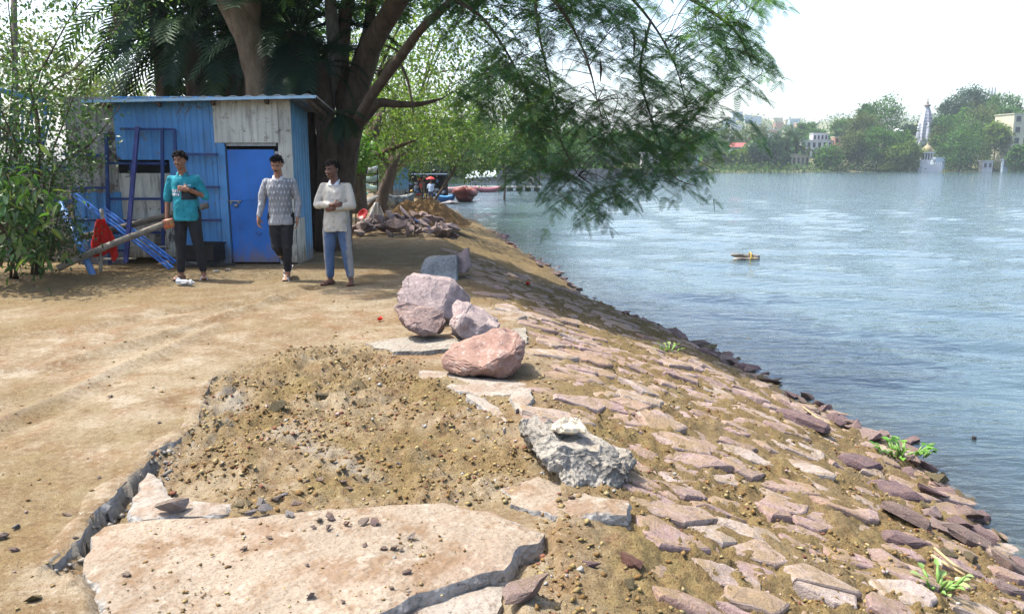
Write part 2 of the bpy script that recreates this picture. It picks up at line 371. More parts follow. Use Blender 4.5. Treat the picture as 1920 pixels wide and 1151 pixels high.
def build_lake():
    k = NM('lake_water'); t = k.t; t.nodes.remove(k.b)
    p = k.pos('world', (1, 1, 1)); a = k.sep(k.attr())
    h1 = k.noise(k.pos('world', (1.3, 3.4, 1), (0, 0, R(-10))), 1.6, 3, 0.5, 0.3)
    h2 = k.noise(k.pos('world', (1.2, 3.0, 1), (0, 0, R(14))), 5.0, 3, 0.55, 0.5)
    b1 = k.bump(h1, 0.5, 0.11); b2 = k.bump(h2, 0.35, 0.020, b1)
    yy = k.sepv(p)[1]; dist = k.n('ShaderNodeMapRange'); k.l(yy, dist.inputs[0]); [setattr(dist.inputs[i], 'default_value', v) for i, v in ((1, 6.0), (2, 70.0), (3, 0.30), (4, 0.45))]
    for q in (b1, b2): k.l(dist.outputs[0], q.node.inputs['Strength'])
    gl = k.n('ShaderNodeBsdfGlossy'); gl.inputs['Roughness'].default_value = 0.035; k.l(b2, gl.inputs['Normal']); gl.inputs[0].default_value = (0.95, 0.98, 1, 1)
    df = k.n('ShaderNodeBsdfDiffuse'); k.l(b2, df.inputs['Normal'])
    k.l(k.mix(k.noise(p, 0.12, 3), (0.042, 0.072, 0.082), (0.056, 0.088, 0.098)), df.inputs[0])
    tp = k.n('ShaderNodeBsdfTransparent'); tp.inputs[0].default_value = (0.72, 0.80, 0.72, 1)
    body = k.n('ShaderNodeMixShader'); k.l(a[0], body.inputs[0]); k.l(tp.outputs[0], body.inputs[1]); k.l(df.outputs[0], body.inputs[2])
    fr = k.n('ShaderNodeFresnel'); fr.inputs[0].default_value = 1.48; k.l(b2, fr.inputs['Normal'])
    mx = k.n('ShaderNodeMixShader'); k.l(fr.outputs[0], mx.inputs[0]); k.l(body.outputs[0], mx.inputs[1]); k.l(gl.outputs[0], mx.inputs[2])
    k.l(mx.outputs[0], k.out.inputs[0])
    nv, nu = 450, 380
    ys = 2.2 * np.exp(np.linspace(0, math.log(420 / 2.2), nv)); ss = np.linspace(-1.2, 1.6, nu)
    Y, Sx = np.meshgrid(ys, ss, indexing='ij'); X = Sx * (Y + 1.5) + 0.2
    sp = ys * (math.log(420 / 2.2) / nv)
    Z = np.zeros_like(X); g = np.random.default_rng(5)
    for i in range(26):
        lam = 0.28 * (1.13 ** i) if i < 18 else 0.4 + 0.1 * i
        th = R(90 - 8) + g.normal(0, 0.33); ph = g.uniform(0, 6.28)
        am = 0.0036 * lam ** 0.8 * np.clip(lam / (3.0 * sp) - 0.6, 0, 1)[:, None]
        Z += am * np.sin((X * math.cos(th) + Y * math.sin(th)) * 2 * math.pi / lam + ph + 1.3 * fbm(X * 0.22 + i, Y * 0.22, 2, 90 + i)) * (0.55 + 0.9 * (0.5 + fbm(X * 0.13, Y * 0.1 + i, 2, 140 + i)))
    bed = ground_z(X, Y, False); depth = WATER_Z - bed
    far = Y > 100
    murk = np.where(far, 1, np.clip(0.12 + depth / 0.55, 0, 1))
    sh = np.clip(depth / 0.5, 0.15, 1); Z = Z * np.where(far, 1, sh)
    idx = np.arange(nv * nu).reshape(nv, nu)
    F = np.stack([idx[:-1, :-1], idx[:-1, 1:], idx[1:, 1:], idx[1:, :-1]], -1).reshape(-1, 4)
    tt = bank_t(X, Y)
    keep = (tt > 0.6)[:-1, :-1].ravel()
    me = np_mesh('lake', np.stack([X, Y, Z + WATER_Z], -1), F[keep], np.stack([murk] * 3, -1), True)
    tag(link('lake', me, k.m), kind='structure')
build_lake()

# ------------------------------------------------------------------ far shore terrain
FS_PX = [(500, 352), (700, 348), (830, 345), (950, 341), (1050, 337), (1200, 333), (1270, 330), (1330, 325), (1450, 323.5), (1600, 322.5), (1800, 322), (2100, 321.5), (2500, 321)]
FS = [gp(a, b, WATER_Z) for a, b in FS_PX]
FSA = np.array([p.x / p.y for p in FS]); FSD = np.array([p.y for p in FS])
def far_z(a, y):                            # a = x / y
    d0 = np.interp(a, FSA, FSD); s = (y - d0) / d0
    px = 960 + a * 1500
    hr = np.interp(px, [600, 1000, 1250, 1350, 1480, 1560, 1640, 1800, 2000, 2400], [4, 4, 5, 6, 8, 11, 14, 20, 21, 18])
    hill = np.interp(px, [600, 1100, 1300, 1360, 1400, 1460, 1500, 1600, 2400], [3, 5, 20, 34, 42, 38, 38, 30, 25])
    return WATER_Z + 0.5 * sst(0, 0.01, s) + hr * sst(0.02, 0.45, s) + hill * sst(0.8, 2.6, s) * (1 + 0.35 * fbm(px * 0.012, y * 0.003, 3, 8))
def build_far_land():
    aa = np.linspace(-0.5, 1.1, 260); ssx = np.concatenate([[-0.02], np.linspace(0, 0.5, 30), np.linspace(0.55, 3.2, 30)])
    A, Q = np.meshgrid(aa, ssx, indexing='ij'); D0 = np.interp(A, FSA, FSD)
    Y = D0 * (1 + Q); X = A * Y; Z = far_z(A, Y) + np.where(Q < 0, -1.5, 0) + np.where(Q > 0.02, 0.8 * fbm(X * 0.05, Y * 0.05, 3, 9), 0)
    k = NM('far_hillside'); p = k.pos('world'); n = k.noise(p, 0.05, 5); n2 = k.noise(p, 0.35, 5)
    c = k.mix(k.ramp(n, [(0.4, 0), (0.6, 1)]), (0.045, 0.075, 0.03), (0.16, 0.15, 0.075)); c = k.mix(k.ramp(n2, [(0.5, 0), (0.7, 0.7)]), c, (0.05, 0.09, 0.03))
    idx = np.arange(A.size).reshape(A.shape)
    F = np.stack([idx[:-1, :-1], idx[1:, :-1], idx[1:, 1:], idx[:-1, 1:]], -1).reshape(-1, 4)
    tag(link('far_hills', np_mesh('far_hills', np.stack([X, Y, Z], -1), F, None, True), k.fin(c, 0.95)), kind='structure')
build_far_land()

# ------------------------------------------------------------------ air
def build_haze():
    k = NM('haze_air'); k.t.nodes.remove(k.b)
    v = k.n('ShaderNodeVolumePrincipled'); v.inputs['Color'].default_value = (0.80, 0.90, 1.0, 1); v.inputs['Density'].default_value = HAZE; v.inputs['Anisotropy'].default_value = 0.2
    k.l(v.outputs[0], k.out.inputs['Volume']); k.m.cycles.volume_sampling = 'DISTANCE'; k.m.cycles.homogeneous_volume = True
    mb = MB(); mb.box((0, 660, 30), (2600, 1400, 72)); o = mb.build('haze', k.m); tag(o, kind='stuff')
HAZE = 0.00028
if HAZE: build_haze()
# ------------------------------------------------------------------ stone and concrete
def rock_material(name, pal, dust=(0.42, 0.32, 0.2), dustamt=0.6, sc=6.0):
    k = NM(name); p = k.pos('obj'); r = k.rnd()
    base = k.ramp(r, [(i / max(1, len(pal) - 1), c) for i, c in enumerate(pal)])
    loc = k.n('ShaderNodeTexCoord'); 
    off = k.n('ShaderNodeVectorMath', operation='ADD'); k.l(p, off.inputs[0])
    cx = k.n('ShaderNodeCombineXYZ'); k.l(k.math('MULTIPLY', r, 37.0), cx.inputs[0]); k.l(k.math('MULTIPLY', r, 91.0), cx.inputs[1]); k.l(cx.outputs[0], off.inputs[1]); p = off.outputs[0]
    n1 = k.noise(p, sc, 8, 0.7, 0.8); n2 = k.noise(p, sc * 6, 6, 0.75); n3 = k.noise(p, sc * 0.35, 5, .6, 1.0)
    c = k.mix(k.ramp(n1, [(0.3, 0.0), (0.7, 1)]), k.mix(1.0, base, (0.72, 0.68, 0.70), 'MULTIPLY'), base)
    c = k.mix(k.ramp(n3, [(0.55, 0), (0.72, 0.55)]), c, (0.52, 0.30, 0.19))
    c = k.mix(k.ramp(n2, [(0.53, 0), (0.64, 0.6)]), c, (0.72, 0.62, 0.58))
    c = k.mix(k.ramp(n2, [(0.34, 0.7), (0.43, 0)]), c, (0.16, 0.10, 0.09))
    nz = k.sepv(k.n('ShaderNodeNewGeometry').outputs['Normal'])[2]
    up = k.math('MULTIPLY', k.ramp(nz, [(0.55, 0), (0.95, 1)]), k.math('MULTIPLY', k.ramp(n1, [(0.40, 0), (0.56, 1)]), dustamt))
    c = k.mix(up, c, dust)
    c = k.mix(1.0, c, (0.62, 0.61, 0.60), 'MULTIPLY')
    b = k.bump(k.math('ADD', n1, k.math('MULTIPLY', n2, 0.45)), 0.9, 0.05)
    return k.fin(c, 0.85, b, 0, 0.25)
PINK = [(0.50, 0.37, 0.34), (0.56, 0.42, 0.39), (0.66, 0.56, 0.48), (0.44, 0.32, 0.32), (0.58, 0.41, 0.31), (0.72, 0.64, 0.57), (0.52, 0.37, 0.36), (0.60, 0.47, 0.42)]
M_STONE = rock_material('pink_sandstone', PINK, (0.33, 0.24, 0.13), 0.85, 4.0)
M_SHORE = rock_material('shore_stone', [(0.40, 0.27, 0.28), (0.32, 0.22, 0.24), (0.50, 0.35, 0.33), (0.34, 0.26, 0.23), (0.56, 0.43, 0.41)], dustamt=0.25)
M_PILE = rock_material('quarry_stone', [(0.40, 0.32, 0.34), (0.56, 0.44, 0.43), (0.44, 0.38, 0.41), (0.66, 0.55, 0.50), (0.52, 0.38, 0.35)], dustamt=0.2)
M_LILAC = rock_material('lilac_boulder', [(0.52, 0.43, 0.43), (0.56, 0.47, 0.46)], dustamt=0.15, sc=3.5)
M_ORANGE = rock_material('orange_boulder', [(0.46, 0.29, 0.23), (0.48, 0.31, 0.25)], dustamt=0.15, sc=3.0)
M_GREYST = rock_material('grey_stone', [(0.40, 0.39, 0.40), (0.66, 0.65, 0.65), (0.52, 0.49, 0.46)], dustamt=0.2)
M_OLIVE = rock_material('algae_stone', [(0.26, 0.22, 0.08), (0.20, 0.18, 0.09), (0.30, 0.25, 0.10)], dustamt=0.1)
M_RED = rock_material('maroon_stone', [(0.19, 0.075, 0.055), (0.24, 0.10, 0.07)], dustamt=0.1)
def concrete_material(name, dust, amt, pit=1.0, base=(0.34, 0.34, 0.34)):
    k = NM(name); p = k.pos('obj'); n1 = k.noise(p, 5, 6, 0.65); n2 = k.noise(p, 32, 5, 0.75); v = k.vor(p, 34); n0 = k.noise(p, 1.6, 5, 0.6, 0.8)
    c = k.mix(k.ramp(n1, [(0.3, 0), (0.7, 1)]), [b * 0.62 for b in base], [b * 1.5 for b in base])
    c = k.mix(k.ramp(n2, [(0.35, 0.85), (0.45, 0)]), c, (0.12, 0.115, 0.11)); c = k.mix(k.ramp(n2, [(0.55, 0), (0.66, 0.7)]), c, (0.62, 0.58, 0.52))
    nz = k.sepv(k.n('ShaderNodeNewGeometry').outputs['Normal'])[2]
    top = k.ramp(nz, [(0.72, 0), (0.93, 1)])
    dc = k.mix(k.ramp(n0, [(0.38, 0), (0.62, 1)]), dust, [min(1, q * 1.25 + .02) for q in dust]); dc = k.mix(k.ramp(n2, [(0.36, 0.7), (0.45, 0)]), dc, (0.22, 0.14, 0.08))
    dc = k.mix(k.ramp(k.noise(p, 3.1, 5, 0.7), [(0.48, 0), (0.6, 0.85)]), dc, (0.27, 0.165, 0.085))
    dc = k.mix(k.ramp(k.noise(p, 2.3, 4, 0.6), [(0.52, 0), (0.66, 0.6)]), dc, (0.36, 0.255, 0.18))
    dc = k.mix(k.ramp(k.noise(p, 75, 4, .8), [(0.37, 0.85), (0.44, 0)]), dc, (0.17, 0.11, 0.06)); dc = k.mix(k.ramp(k.noise(p, 9, 5, .7), [(0.56, 0), (0.68, 0.8)]), dc, (0.58, 0.51, 0.42))
    c = k.mix(k.math('MULTIPLY', top, amt), c, dc)
    c = k.mix(1.0, c, (0.54, 0.535, 0.53), 'MULTIPLY')
    h = k.math('ADD', k.math('MULTIPLY', v, 0.6 * pit), k.math('ADD', n1, k.math('MULTIPLY', n2, 0.5)))
    hs = k.math('MULTIPLY', h, k.math('SUBTRACT', 1.0, k.math('MULTIPLY', top, 0.45)))
    return k.fin(c, 0.9, k.bump(hs, 0.8, 0.03), 0, 0.2)
M_SLAB = concrete_material('dusty_concrete', (0.37, 0.305, 0.23), 0.95, 1.0, (0.46, 0.45, 0.43))
M_CONC = concrete_material('broken_concrete', (0.46, 0.42, 0.34), 0.4, 1.4, (0.37, 0.35, 0.31))
M_PALE = concrete_material('pale_concrete', (0.42, 0.37, 0.31), 0.8, 0.8, (0.46, 0.45, 0.43))

def hull_mesh(pts, bev=0.06, cuts=1, amp=0.02, freq=3.0, seed=0, name='rock', smooth=True):
    bm = bmesh.new()
    for p in pts: bm.verts.new(p)
    bmesh.ops.convex_hull(bm, input=bm.verts[:])
    for v in [v for v in bm.verts if not v.link_faces]: bm.verts.remove(v)
    bmesh.ops.dissolve_limit(bm, angle_limit=R(9), verts=bm.verts[:], edges=bm.edges[:])
    if bev: bmesh.ops.bevel(bm, geom=bm.edges[:], offset=bev, segments=1, affect='EDGES', clamp_overlap=True)
    bmesh.ops.triangulate(bm, faces=bm.faces[:])
    if cuts: 
        bmesh.ops.subdivide_edges(bm, edges=bm.edges[:], cuts=cuts, use_grid_fill=True); bmesh.ops.triangulate(bm, faces=bm.faces[:])
    if amp:
        bm.normal_update(); o = Vector((seed * 3.7, seed * 1.3, -seed))
        for v in bm.verts:
            q = v.co * freq + o
            d = mnoise.fractal(q, 0.8, 2.1, 5) * amp + (abs(mnoise.noise(q * 0.6)) - 0.2) * amp * 1.6; st = mnoise.noise(q * 0.45 + Vector((7, 3, 1))) * 3; d += (round(st) - st) * amp * .4
            v.co += v.normal * d
    me = bpy.data.meshes.new(name); bm.to_mesh(me); bm.free()
    me.polygons.foreach_set('use_smooth', [smooth] * len(me.polygons))
    if smooth: me.set_sharp_from_angle(angle=R(26))
    me.update(); return me
def put(name, world_pts_mesh_fn, pts, mat, **kw):
    c = Vector((sum(p.x for p in pts) / len(pts), sum(p.y for p in pts) / len(pts), min(p.z for p in pts)))
    me = world_pts_mesh_fn([p - c for p in pts], name=name, **kw); return link(name, me, mat, None, c)
def bpts(d0, lst): return [at(a, b, d0 + c) for a, b, c in lst]

# --- the four boulders on the edge of the broken pavement
b1 = put('boulder', hull_mesh, bpts(8.2, [(744, 548, 0), (750, 520, .05), (765, 505, .1), (800, 504, .12), (848, 517, .15), (868, 532, .2), (878, 552, .3), (870, 592, .0), (862, 612, .05), (820, 592, -.22), (775, 592, -.2), (748, 590, -.02),
    (775, 500, .55), (850, 512, .6), (885, 555, .6), (760, 560, .55), (760, 600, .3), (870, 600, .5)]), M_LILAC, bev=.010, cuts=6, amp=.022, freq=7, seed=3)
b1.scale = (.96, .96, .88)
tag(b1, 'largest lilac grey boulder standing at the back of the boulder cluster', 'boulder', 'boulders on the pavement edge')
b2 = put('boulder', hull_mesh, bpts(7.30, [(738, 575, .0), (765, 569, .12), (790, 572, .15), (832, 585, .1), (836, 603, .02), (818, 626, -.12), (795, 628, -.16), (765, 612, -.2), (748, 596, -.1),
    (760, 572, .35), (825, 585, .4), (830, 622, .3), (760, 615, .3)]), M_LILAC, bev=.007, cuts=5, amp=.020, freq=9, seed=5); b2.data.materials[0] = rock_material('brown_lilac_boulder', [(0.36, 0.27, 0.255), (0.39, 0.29, 0.27)], dustamt=0.1, sc=5)
tag(b2, 'small lilac boulder leaning in front of the largest boulder', 'boulder', 'boulders on the pavement edge')
b3 = put('boulder', hull_mesh, bpts(7.3, [(856, 562, .25), (885, 570, .25), (905, 582, .3), (937, 608, .15), (930, 615, .0), (895, 634, -.15), (880, 643, -.15), (862, 630, -.18), (842, 608, -.12), (846, 590, .0), (868, 592, -.15),
    (870, 565, .5), (925, 600, .5), (920, 640, .4), (860, 640, .3)]), M_LILAC, bev=.007, cuts=5, amp=.024, freq=8, seed=9)
tag(b3, 'pinkish boulder with a chipped flat face between the largest and the orange boulder', 'boulder', 'boulders on the pavement edge')
b4 = put('boulder', hull_mesh, bpts(6.1, [(828, 670, .05), (832, 690, .02), (860, 700, -.06), (905, 705, -.1), (955, 705, -.1), (972, 690, -.08), (985, 665, .0), (987, 640, .08), (975, 625, .15), (945, 617, .18), (915, 620, .15), (870, 641, .1), (845, 655, .08),
    (850, 650, .4), (950, 622, .5), (980, 650, .45), (960, 705, .35), (850, 700, .3), (905, 690, -.16), (960, 660, -.12)]), M_ORANGE, bev=.012, cuts=6, amp=.026, freq=6, seed=14)
tag(b4, 'orange pink oblong boulder lying nearest, at the front of the boulder cluster', 'boulder', 'boulders on the pavement edge')
# --- old concrete block and the rock beside it
cb = put('concrete_block', hull_mesh, bpts(11.3, [(787, 505, .1), (795, 486, .12), (822, 479, .15), (858, 478, .12), (858, 530, -.05), (820, 535, -.08), (787, 530, 0), (800, 482, .45), (858, 478, .45), (858, 530, .4), (790, 525, .4)]),
         concrete_material('stained_concrete', (0.5, 0.5, 0.46), 0.5, 0.5, (0.36, 0.40, 0.43)), bev=.02, cuts=3, amp=.012, freq=7, seed=2)
tag(cb, 'grey square concrete block in the tree shade behind the boulders', 'block')
r5 = put('rock', hull_mesh, bpts(11.5, [(852, 485, .1), (868, 467, .15), (880, 464, .15), (884, 500, .05), (870, 512, -.05), (855, 512, 0), (875, 470, .4), (880, 510, .35), (856, 500, .35)]), M_PILE, bev=.015, cuts=3, amp=.012, freq=8, seed=4)
tag(r5, 'dark purple rock leaning on the right side of the grey concrete block', 'rock')
# --- rough broken lump of concrete with a bag on it
ck = put('concrete_chunk', hull_mesh, bpts(4.12, [(970, 780, .25), (985, 783, .3), (1010, 795, .3), (1075, 795, .55), (1130, 825, .55), (1170, 850, .4), (1186, 858, .22), (1180, 892, .05), (1172, 912, .0), (1130, 920, -.12), (1088, 922, -.18), (1060, 905, -.18), (1020, 868, -.1), (992, 840, .0), (980, 815, .1),
    (1150, 880, -.02), (1060, 845, -.05), (1000, 830, .5), (1170, 905, .5)]), M_CONC, bev=.02, cuts=7, amp=.034, freq=9, seed=21)
tag(ck, 'big rough grey lump of broken concrete with a bag on top', 'concrete chunk')
bag = put('crumpled_bag', hull_mesh, bpts(4.33, [(1036, 800, 0), (1042, 785, .0), (1062, 777, .03), (1080, 780, .05), (1092, 800, .02), (1098, 812, 0), (1060, 812, -.04), (1050, 806, .12), (1085, 790, .14)]),
          simple('cream_bag', (0.66, 0.56, 0.40), 0.5, 0.15, 14, 0.5), bev=.006, cuts=4, amp=.02, freq=14, seed=8)
tag(bag, 'crumpled cream plastic bag lying on the concrete lump', 'bag')

# --- slabs of broken pavement
def slab_mesh(poly, thick, seed=0, step=0.05, rough=0.018, und=0.006, name='slab', tilt=None):
    """poly: list of world Vectors (top outline). returns mesh local to centroid"""
    c = sum(poly, Vector()) / len(poly); P = [p - c for p in poly]
    out = []                                        # resample and jitter the outline
    for i in range(len(P)):
        a, b = P[i], P[(i + 1) % len(P)]; n = max(1, int((b - a).length / step))
        for j in range(n):
            q = a.lerp(b, j / n); o = Vector((mnoise.fractal((q + Vector((seed, 0, 0))) * 7, 1, 2, 4), mnoise.fractal((q + Vector((0, seed + 9, 0))) * 7, 1, 2, 4), 0)) * rough * 1.5
            out.append(q + o)
    bm = bmesh.new(); n = len(out)
    area = sum(out[i].x * out[(i + 1) % n].y - out[(i + 1) % n].x * out[i].y for i in range(n))
    if area < 0: out.reverse()
    ox = np.array([q.x for q in out]); oy = np.array([q.y for q in out]); OP = list(zip(ox, oy)); g2 = step * 1.5
    gx, gy = np.meshgrid(np.arange(ox.min(), ox.max(), g2), np.arange(oy.min(), oy.max(), g2)); gx = gx.ravel() + nr.uniform(-.3, .3, gx.size) * g2; gy = gy.ravel() + nr.uniform(-.3, .3, gy.size) * g2
    dd, _ = poly_dist(gx, gy, OP, True); kp = in_poly(gx, gy, OP) & (dd > step * .6)
    from mathutils.geometry import delaunay_2d_cdt
    pts2 = [Vector((q.x, q.y)) for q in out] + [Vector((a_, b_)) for a_, b_ in zip(gx[kp], gy[kp])]
    vo, eo, fo, *_r = delaunay_2d_cdt(pts2, [(i, (i + 1) % n) for i in range(n)], [], 1, 1e-7)
    A = np.array([[q.x, q.y, 1] for q in out]); sol = np.linalg.lstsq(A, np.array([q.z for q in out]), rcond=None)[0]
    bv = [bm.verts.new((q.x, q.y, sol[0] * q.x + sol[1] * q.y + sol[2])) for q in vo]
    for f in fo:
        try: bm.faces.new([bv[i] for i in f])
        except ValueError: pass
    for v in [v for v in bm.verts if not v.link_faces]: bm.verts.remove(v)
    bm.normal_update()
    be = [e for e in bm.edges if e.is_boundary]; nxt = {}
    for e in be:
        lp = e.link_loops[0]; nxt[lp.vert] = lp.link_loop_next.vert
    st = be[0].link_loops[0].vert; ring = [st]; q = nxt[st]
    while q != st and len(ring) < len(be) + 2: ring.append(q); q = nxt[q]
    n = len(ring)
    for v in bm.verts:
        w = 0.3 if v.is_boundary else 1.0
        v.co.z += und * 2 * mnoise.fractal(v.co * 3 + Vector((seed, 0, 0)), 1, 2, 4) * w - (0.010 if v.is_boundary else 0)
    levels = max(2, int(thick / 0.03)); prev = ring; cen = Vector((0, 0, 0))
    for L in range(1, levels + 1):
        cur = []
        for i, v in enumerate(ring):
            z = -thick * L / levels; q = v.co.copy(); dirn = Vector((q.x, q.y, 0)); dirn.normalize()
            s = mnoise.fractal((q + Vector((0, 0, z * 1.5 + seed))) * 11, 1, 2, 4)
            q += dirn * (s * rough * 1.6 - 0.02 * (L == levels) + 0.012); q.z += z + 0.006 * s; cur.append(bm.verts.new(q))
        for i in range(n):
            j = (i + 1) % n; bm.faces.new((prev[i], cur[i], cur[j], prev[j]))
        prev = cur
    bm.faces.new(prev[::-1]); bmesh.ops.recalc_face_normals(bm, faces=bm.faces[:])
    me = bpy.data.meshes.new(name); bm.to_mesh(me); bm.free()
    me.polygons.foreach_set('use_smooth', [True] * len(me.polygons)); me.set_sharp_from_angle(angle=R(40)); me.update(); return me, c
def slab(px, z, thick, mat, label, seed=0, name='broken_slab', plane=None, **kw):
    pts = [gp(a, b, z) for a, b in px]
    if plane: pts = [Vector((p.x, p.y, p.z + plane[0] * (p.x - pts[0].x) + plane[1] * (p.y - pts[0].y))) for p in pts]
    me, c = slab_mesh(pts, thick, seed, **kw); return tag(link(name, me, mat, None, c), label, 'slab', 'broken pavement slabs')
slab([(152, 1060), (180, 1002), (198, 984), (250, 976), (330, 968), (440, 966), (560, 957), (700, 946), (830, 941), (925, 956), (985, 985), (1018, 996), (1012, 1012), (972, 1022), (955, 1050), (940, 1062), (860, 1083), (785, 1108), (725, 1138), (690, 1160), (600, 1320), (215, 1320), (196, 1140), (180, 1105)],
     -0.02, 0.13, M_SLAB, 'widest dusty pavement slab in the foreground with a jagged grey broken edge', 3, step=0.035)
slab([(700, 1190), (745, 1140), (800, 1116), (860, 1100), (930, 1087), (940, 1100), (936, 1160), (925, 1330), (660, 1330)], -0.085, 0.10, M_PALE, 'pale grey slab fragment tucked below the front edge of the widest slab', 5, step=0.035)
slab([(244, 962), (252, 930), (276, 882), (296, 892), (325, 930), (380, 938), (432, 940), (426, 960), (340, 966), (270, 970)], -0.03, 0.13, M_PALE, 'pale broken slab piece wedged in the deep pavement crack', 7, step=0.03, rough=0.012)
slab([(940, 912), (1010, 890), (1060, 905), (1110, 925), (1182, 936), (1172, 962), (1090, 966), (1040, 964), (965, 940)], -0.015, 0.1, M_SLAB, 'dusty slab corner below the rough concrete lump', 9, step=0.04)
slab([(784, 690), (830, 694), (900, 705), (992, 714), (985, 736), (930, 738), (905, 744), (880, 732), (835, 722), (792, 708)], 0.0, 0.12, M_PALE, 'pale slab under the orange boulder', 11, step=0.05)
slab([(972, 724), (992, 726), (997, 752), (970, 765), (958, 742)], 0.03, 0.12, M_PALE, 'small white wedge of concrete right of the orange boulder', 12, step=0.04)
slab([(880, 735), (905, 745), (935, 762), (950, 785), (944, 803), (930, 775), (900, 757), (872, 742)], 0.02, 0.12, M_PALE, 'narrow curved strip of broken concrete edge below the orange boulder', 13, step=0.04, rough=0.01)
slab([(688, 641), (740, 632), (790, 628), (862, 632), (868, 650), (800, 655), (740, 657), (705, 650)], 0.045, 0.12, M_CONC, 'grey slab lifted under the lilac boulders', 15, step=0.05)
slab([(900, 622), (985, 612), (990, 640), (960, 650), (905, 645)], 0.02, 0.15, M_CONC, 'dark tilted slab behind the orange boulder', 16, step=0.06)
slab([(860, 570), (940, 578), (985, 590), (960, 602), (900, 598)], 0.015, 0.08, M_SLAB, 'sandy flat slab right of the largest boulder', 17, step=0.06)

# --- stones set in the embankment slope: parts of the ground
def stone_variant(i, flat=0.34, n=7, bev=.012, cuts=1, amp=.045):
    r = random.Random(100 + i); pts = []
    for k in range(n):
        a = 2 * math.pi * (k + r.uniform(-.3, .3)) / n; q = r.uniform(.72, 1.08); s = r.uniform(.55, .85)
        x, y = math.cos(a) * q, math.sin(a) * q * r.uniform(.55, .75)
        pts += [Vector((x, y, -flat)), Vector((x * s, y * s, flat * r.uniform(.55, 1.0))), Vector((x, y, r.uniform(-.2, .25) * flat))]
    return hull_mesh(pts, bev, cuts, amp, 3.4, i, 'stone')
FLAT = [stone_variant(i) for i in range(18)]
def lump_variant(i, bev=.014, cuts=2, amp=.045):
    r = random.Random(300 + i); pts = []
    for k in range(11):
        v = Vector((r.gauss(0, 1), r.gauss(0, 1), r.gauss(0, 1))).normalized(); pts.append(Vector((v.x, v.y * r.uniform(.6, .9), v.z * r.uniform(.5, .85))) * r.uniform(.8, 1.1))
    return hull_mesh(pts, bev, cuts, amp, 2.4, i, 'rock')
LUMP = [lump_variant(i) for i in range(20)]
def mat_copies(lst, mat):
    o = []
    for me in lst:
        c = me.copy(); c.materials.append(mat); o.append(c)
    return o
FLAT_P, LUMP_S, LUMP_Q, LUMP_G, LUMP_O, LUMP_R, LUMP_P, FLAT_S = mat_copies(FLAT, M_STONE), mat_copies(LUMP, M_SHORE), mat_copies(LUMP, M_PILE), mat_copies(LUMP, M_GREYST), mat_copies(LUMP, M_OLIVE), mat_copies(LUMP, M_RED), mat_copies(LUMP, M_STONE), mat_copies(FLAT, M_SHORE)
def on_bank(px, py):                                # where a pixel ray meets the bank
    z = 0.0
    for _ in range(25):
        p = gp(px, py, z); z = z * 0.4 + 0.6 * gz(p.x, p.y)
    return gp(px, py, z)
def bank_normal(x, y):
    e = 0.25; return Vector((gz(x - e, y) - gz(x + e, y), gz(x, y - e) - gz(x, y + e), 2 * e)).normalized()
def place(name, me, p, size, yaw, parent=None, tiltj=0.1, sink=0.0, r=rng, flatz=1.0):
    o = bpy.data.objects.new(name, me); COL.objects.link(o)
    n = bank_normal(p.x, p.y); n = (n + Vector((r.gauss(0, tiltj), r.gauss(0, tiltj), 0))).normalized()
    q = n.to_track_quat('Z', 'X').to_matrix() @ Matrix.Rotation(yaw, 3, 'Z')
    # keep yaw readable in the ground plane
    xa = Vector((math.cos(yaw), math.sin(yaw), 0)); xa = (xa - n * xa.dot(n)).normalized(); ya = n.cross(xa); q = Matrix((xa, ya, n)).transposed()
    o.matrix_world = Matrix.Translation(Vector((p.x, p.y, p.z)) + n * sink) @ q.to_4x4() @ Matrix.Diagonal((size[0], size[1], size[2], 1))
    if parent: o.parent = parent
    return o
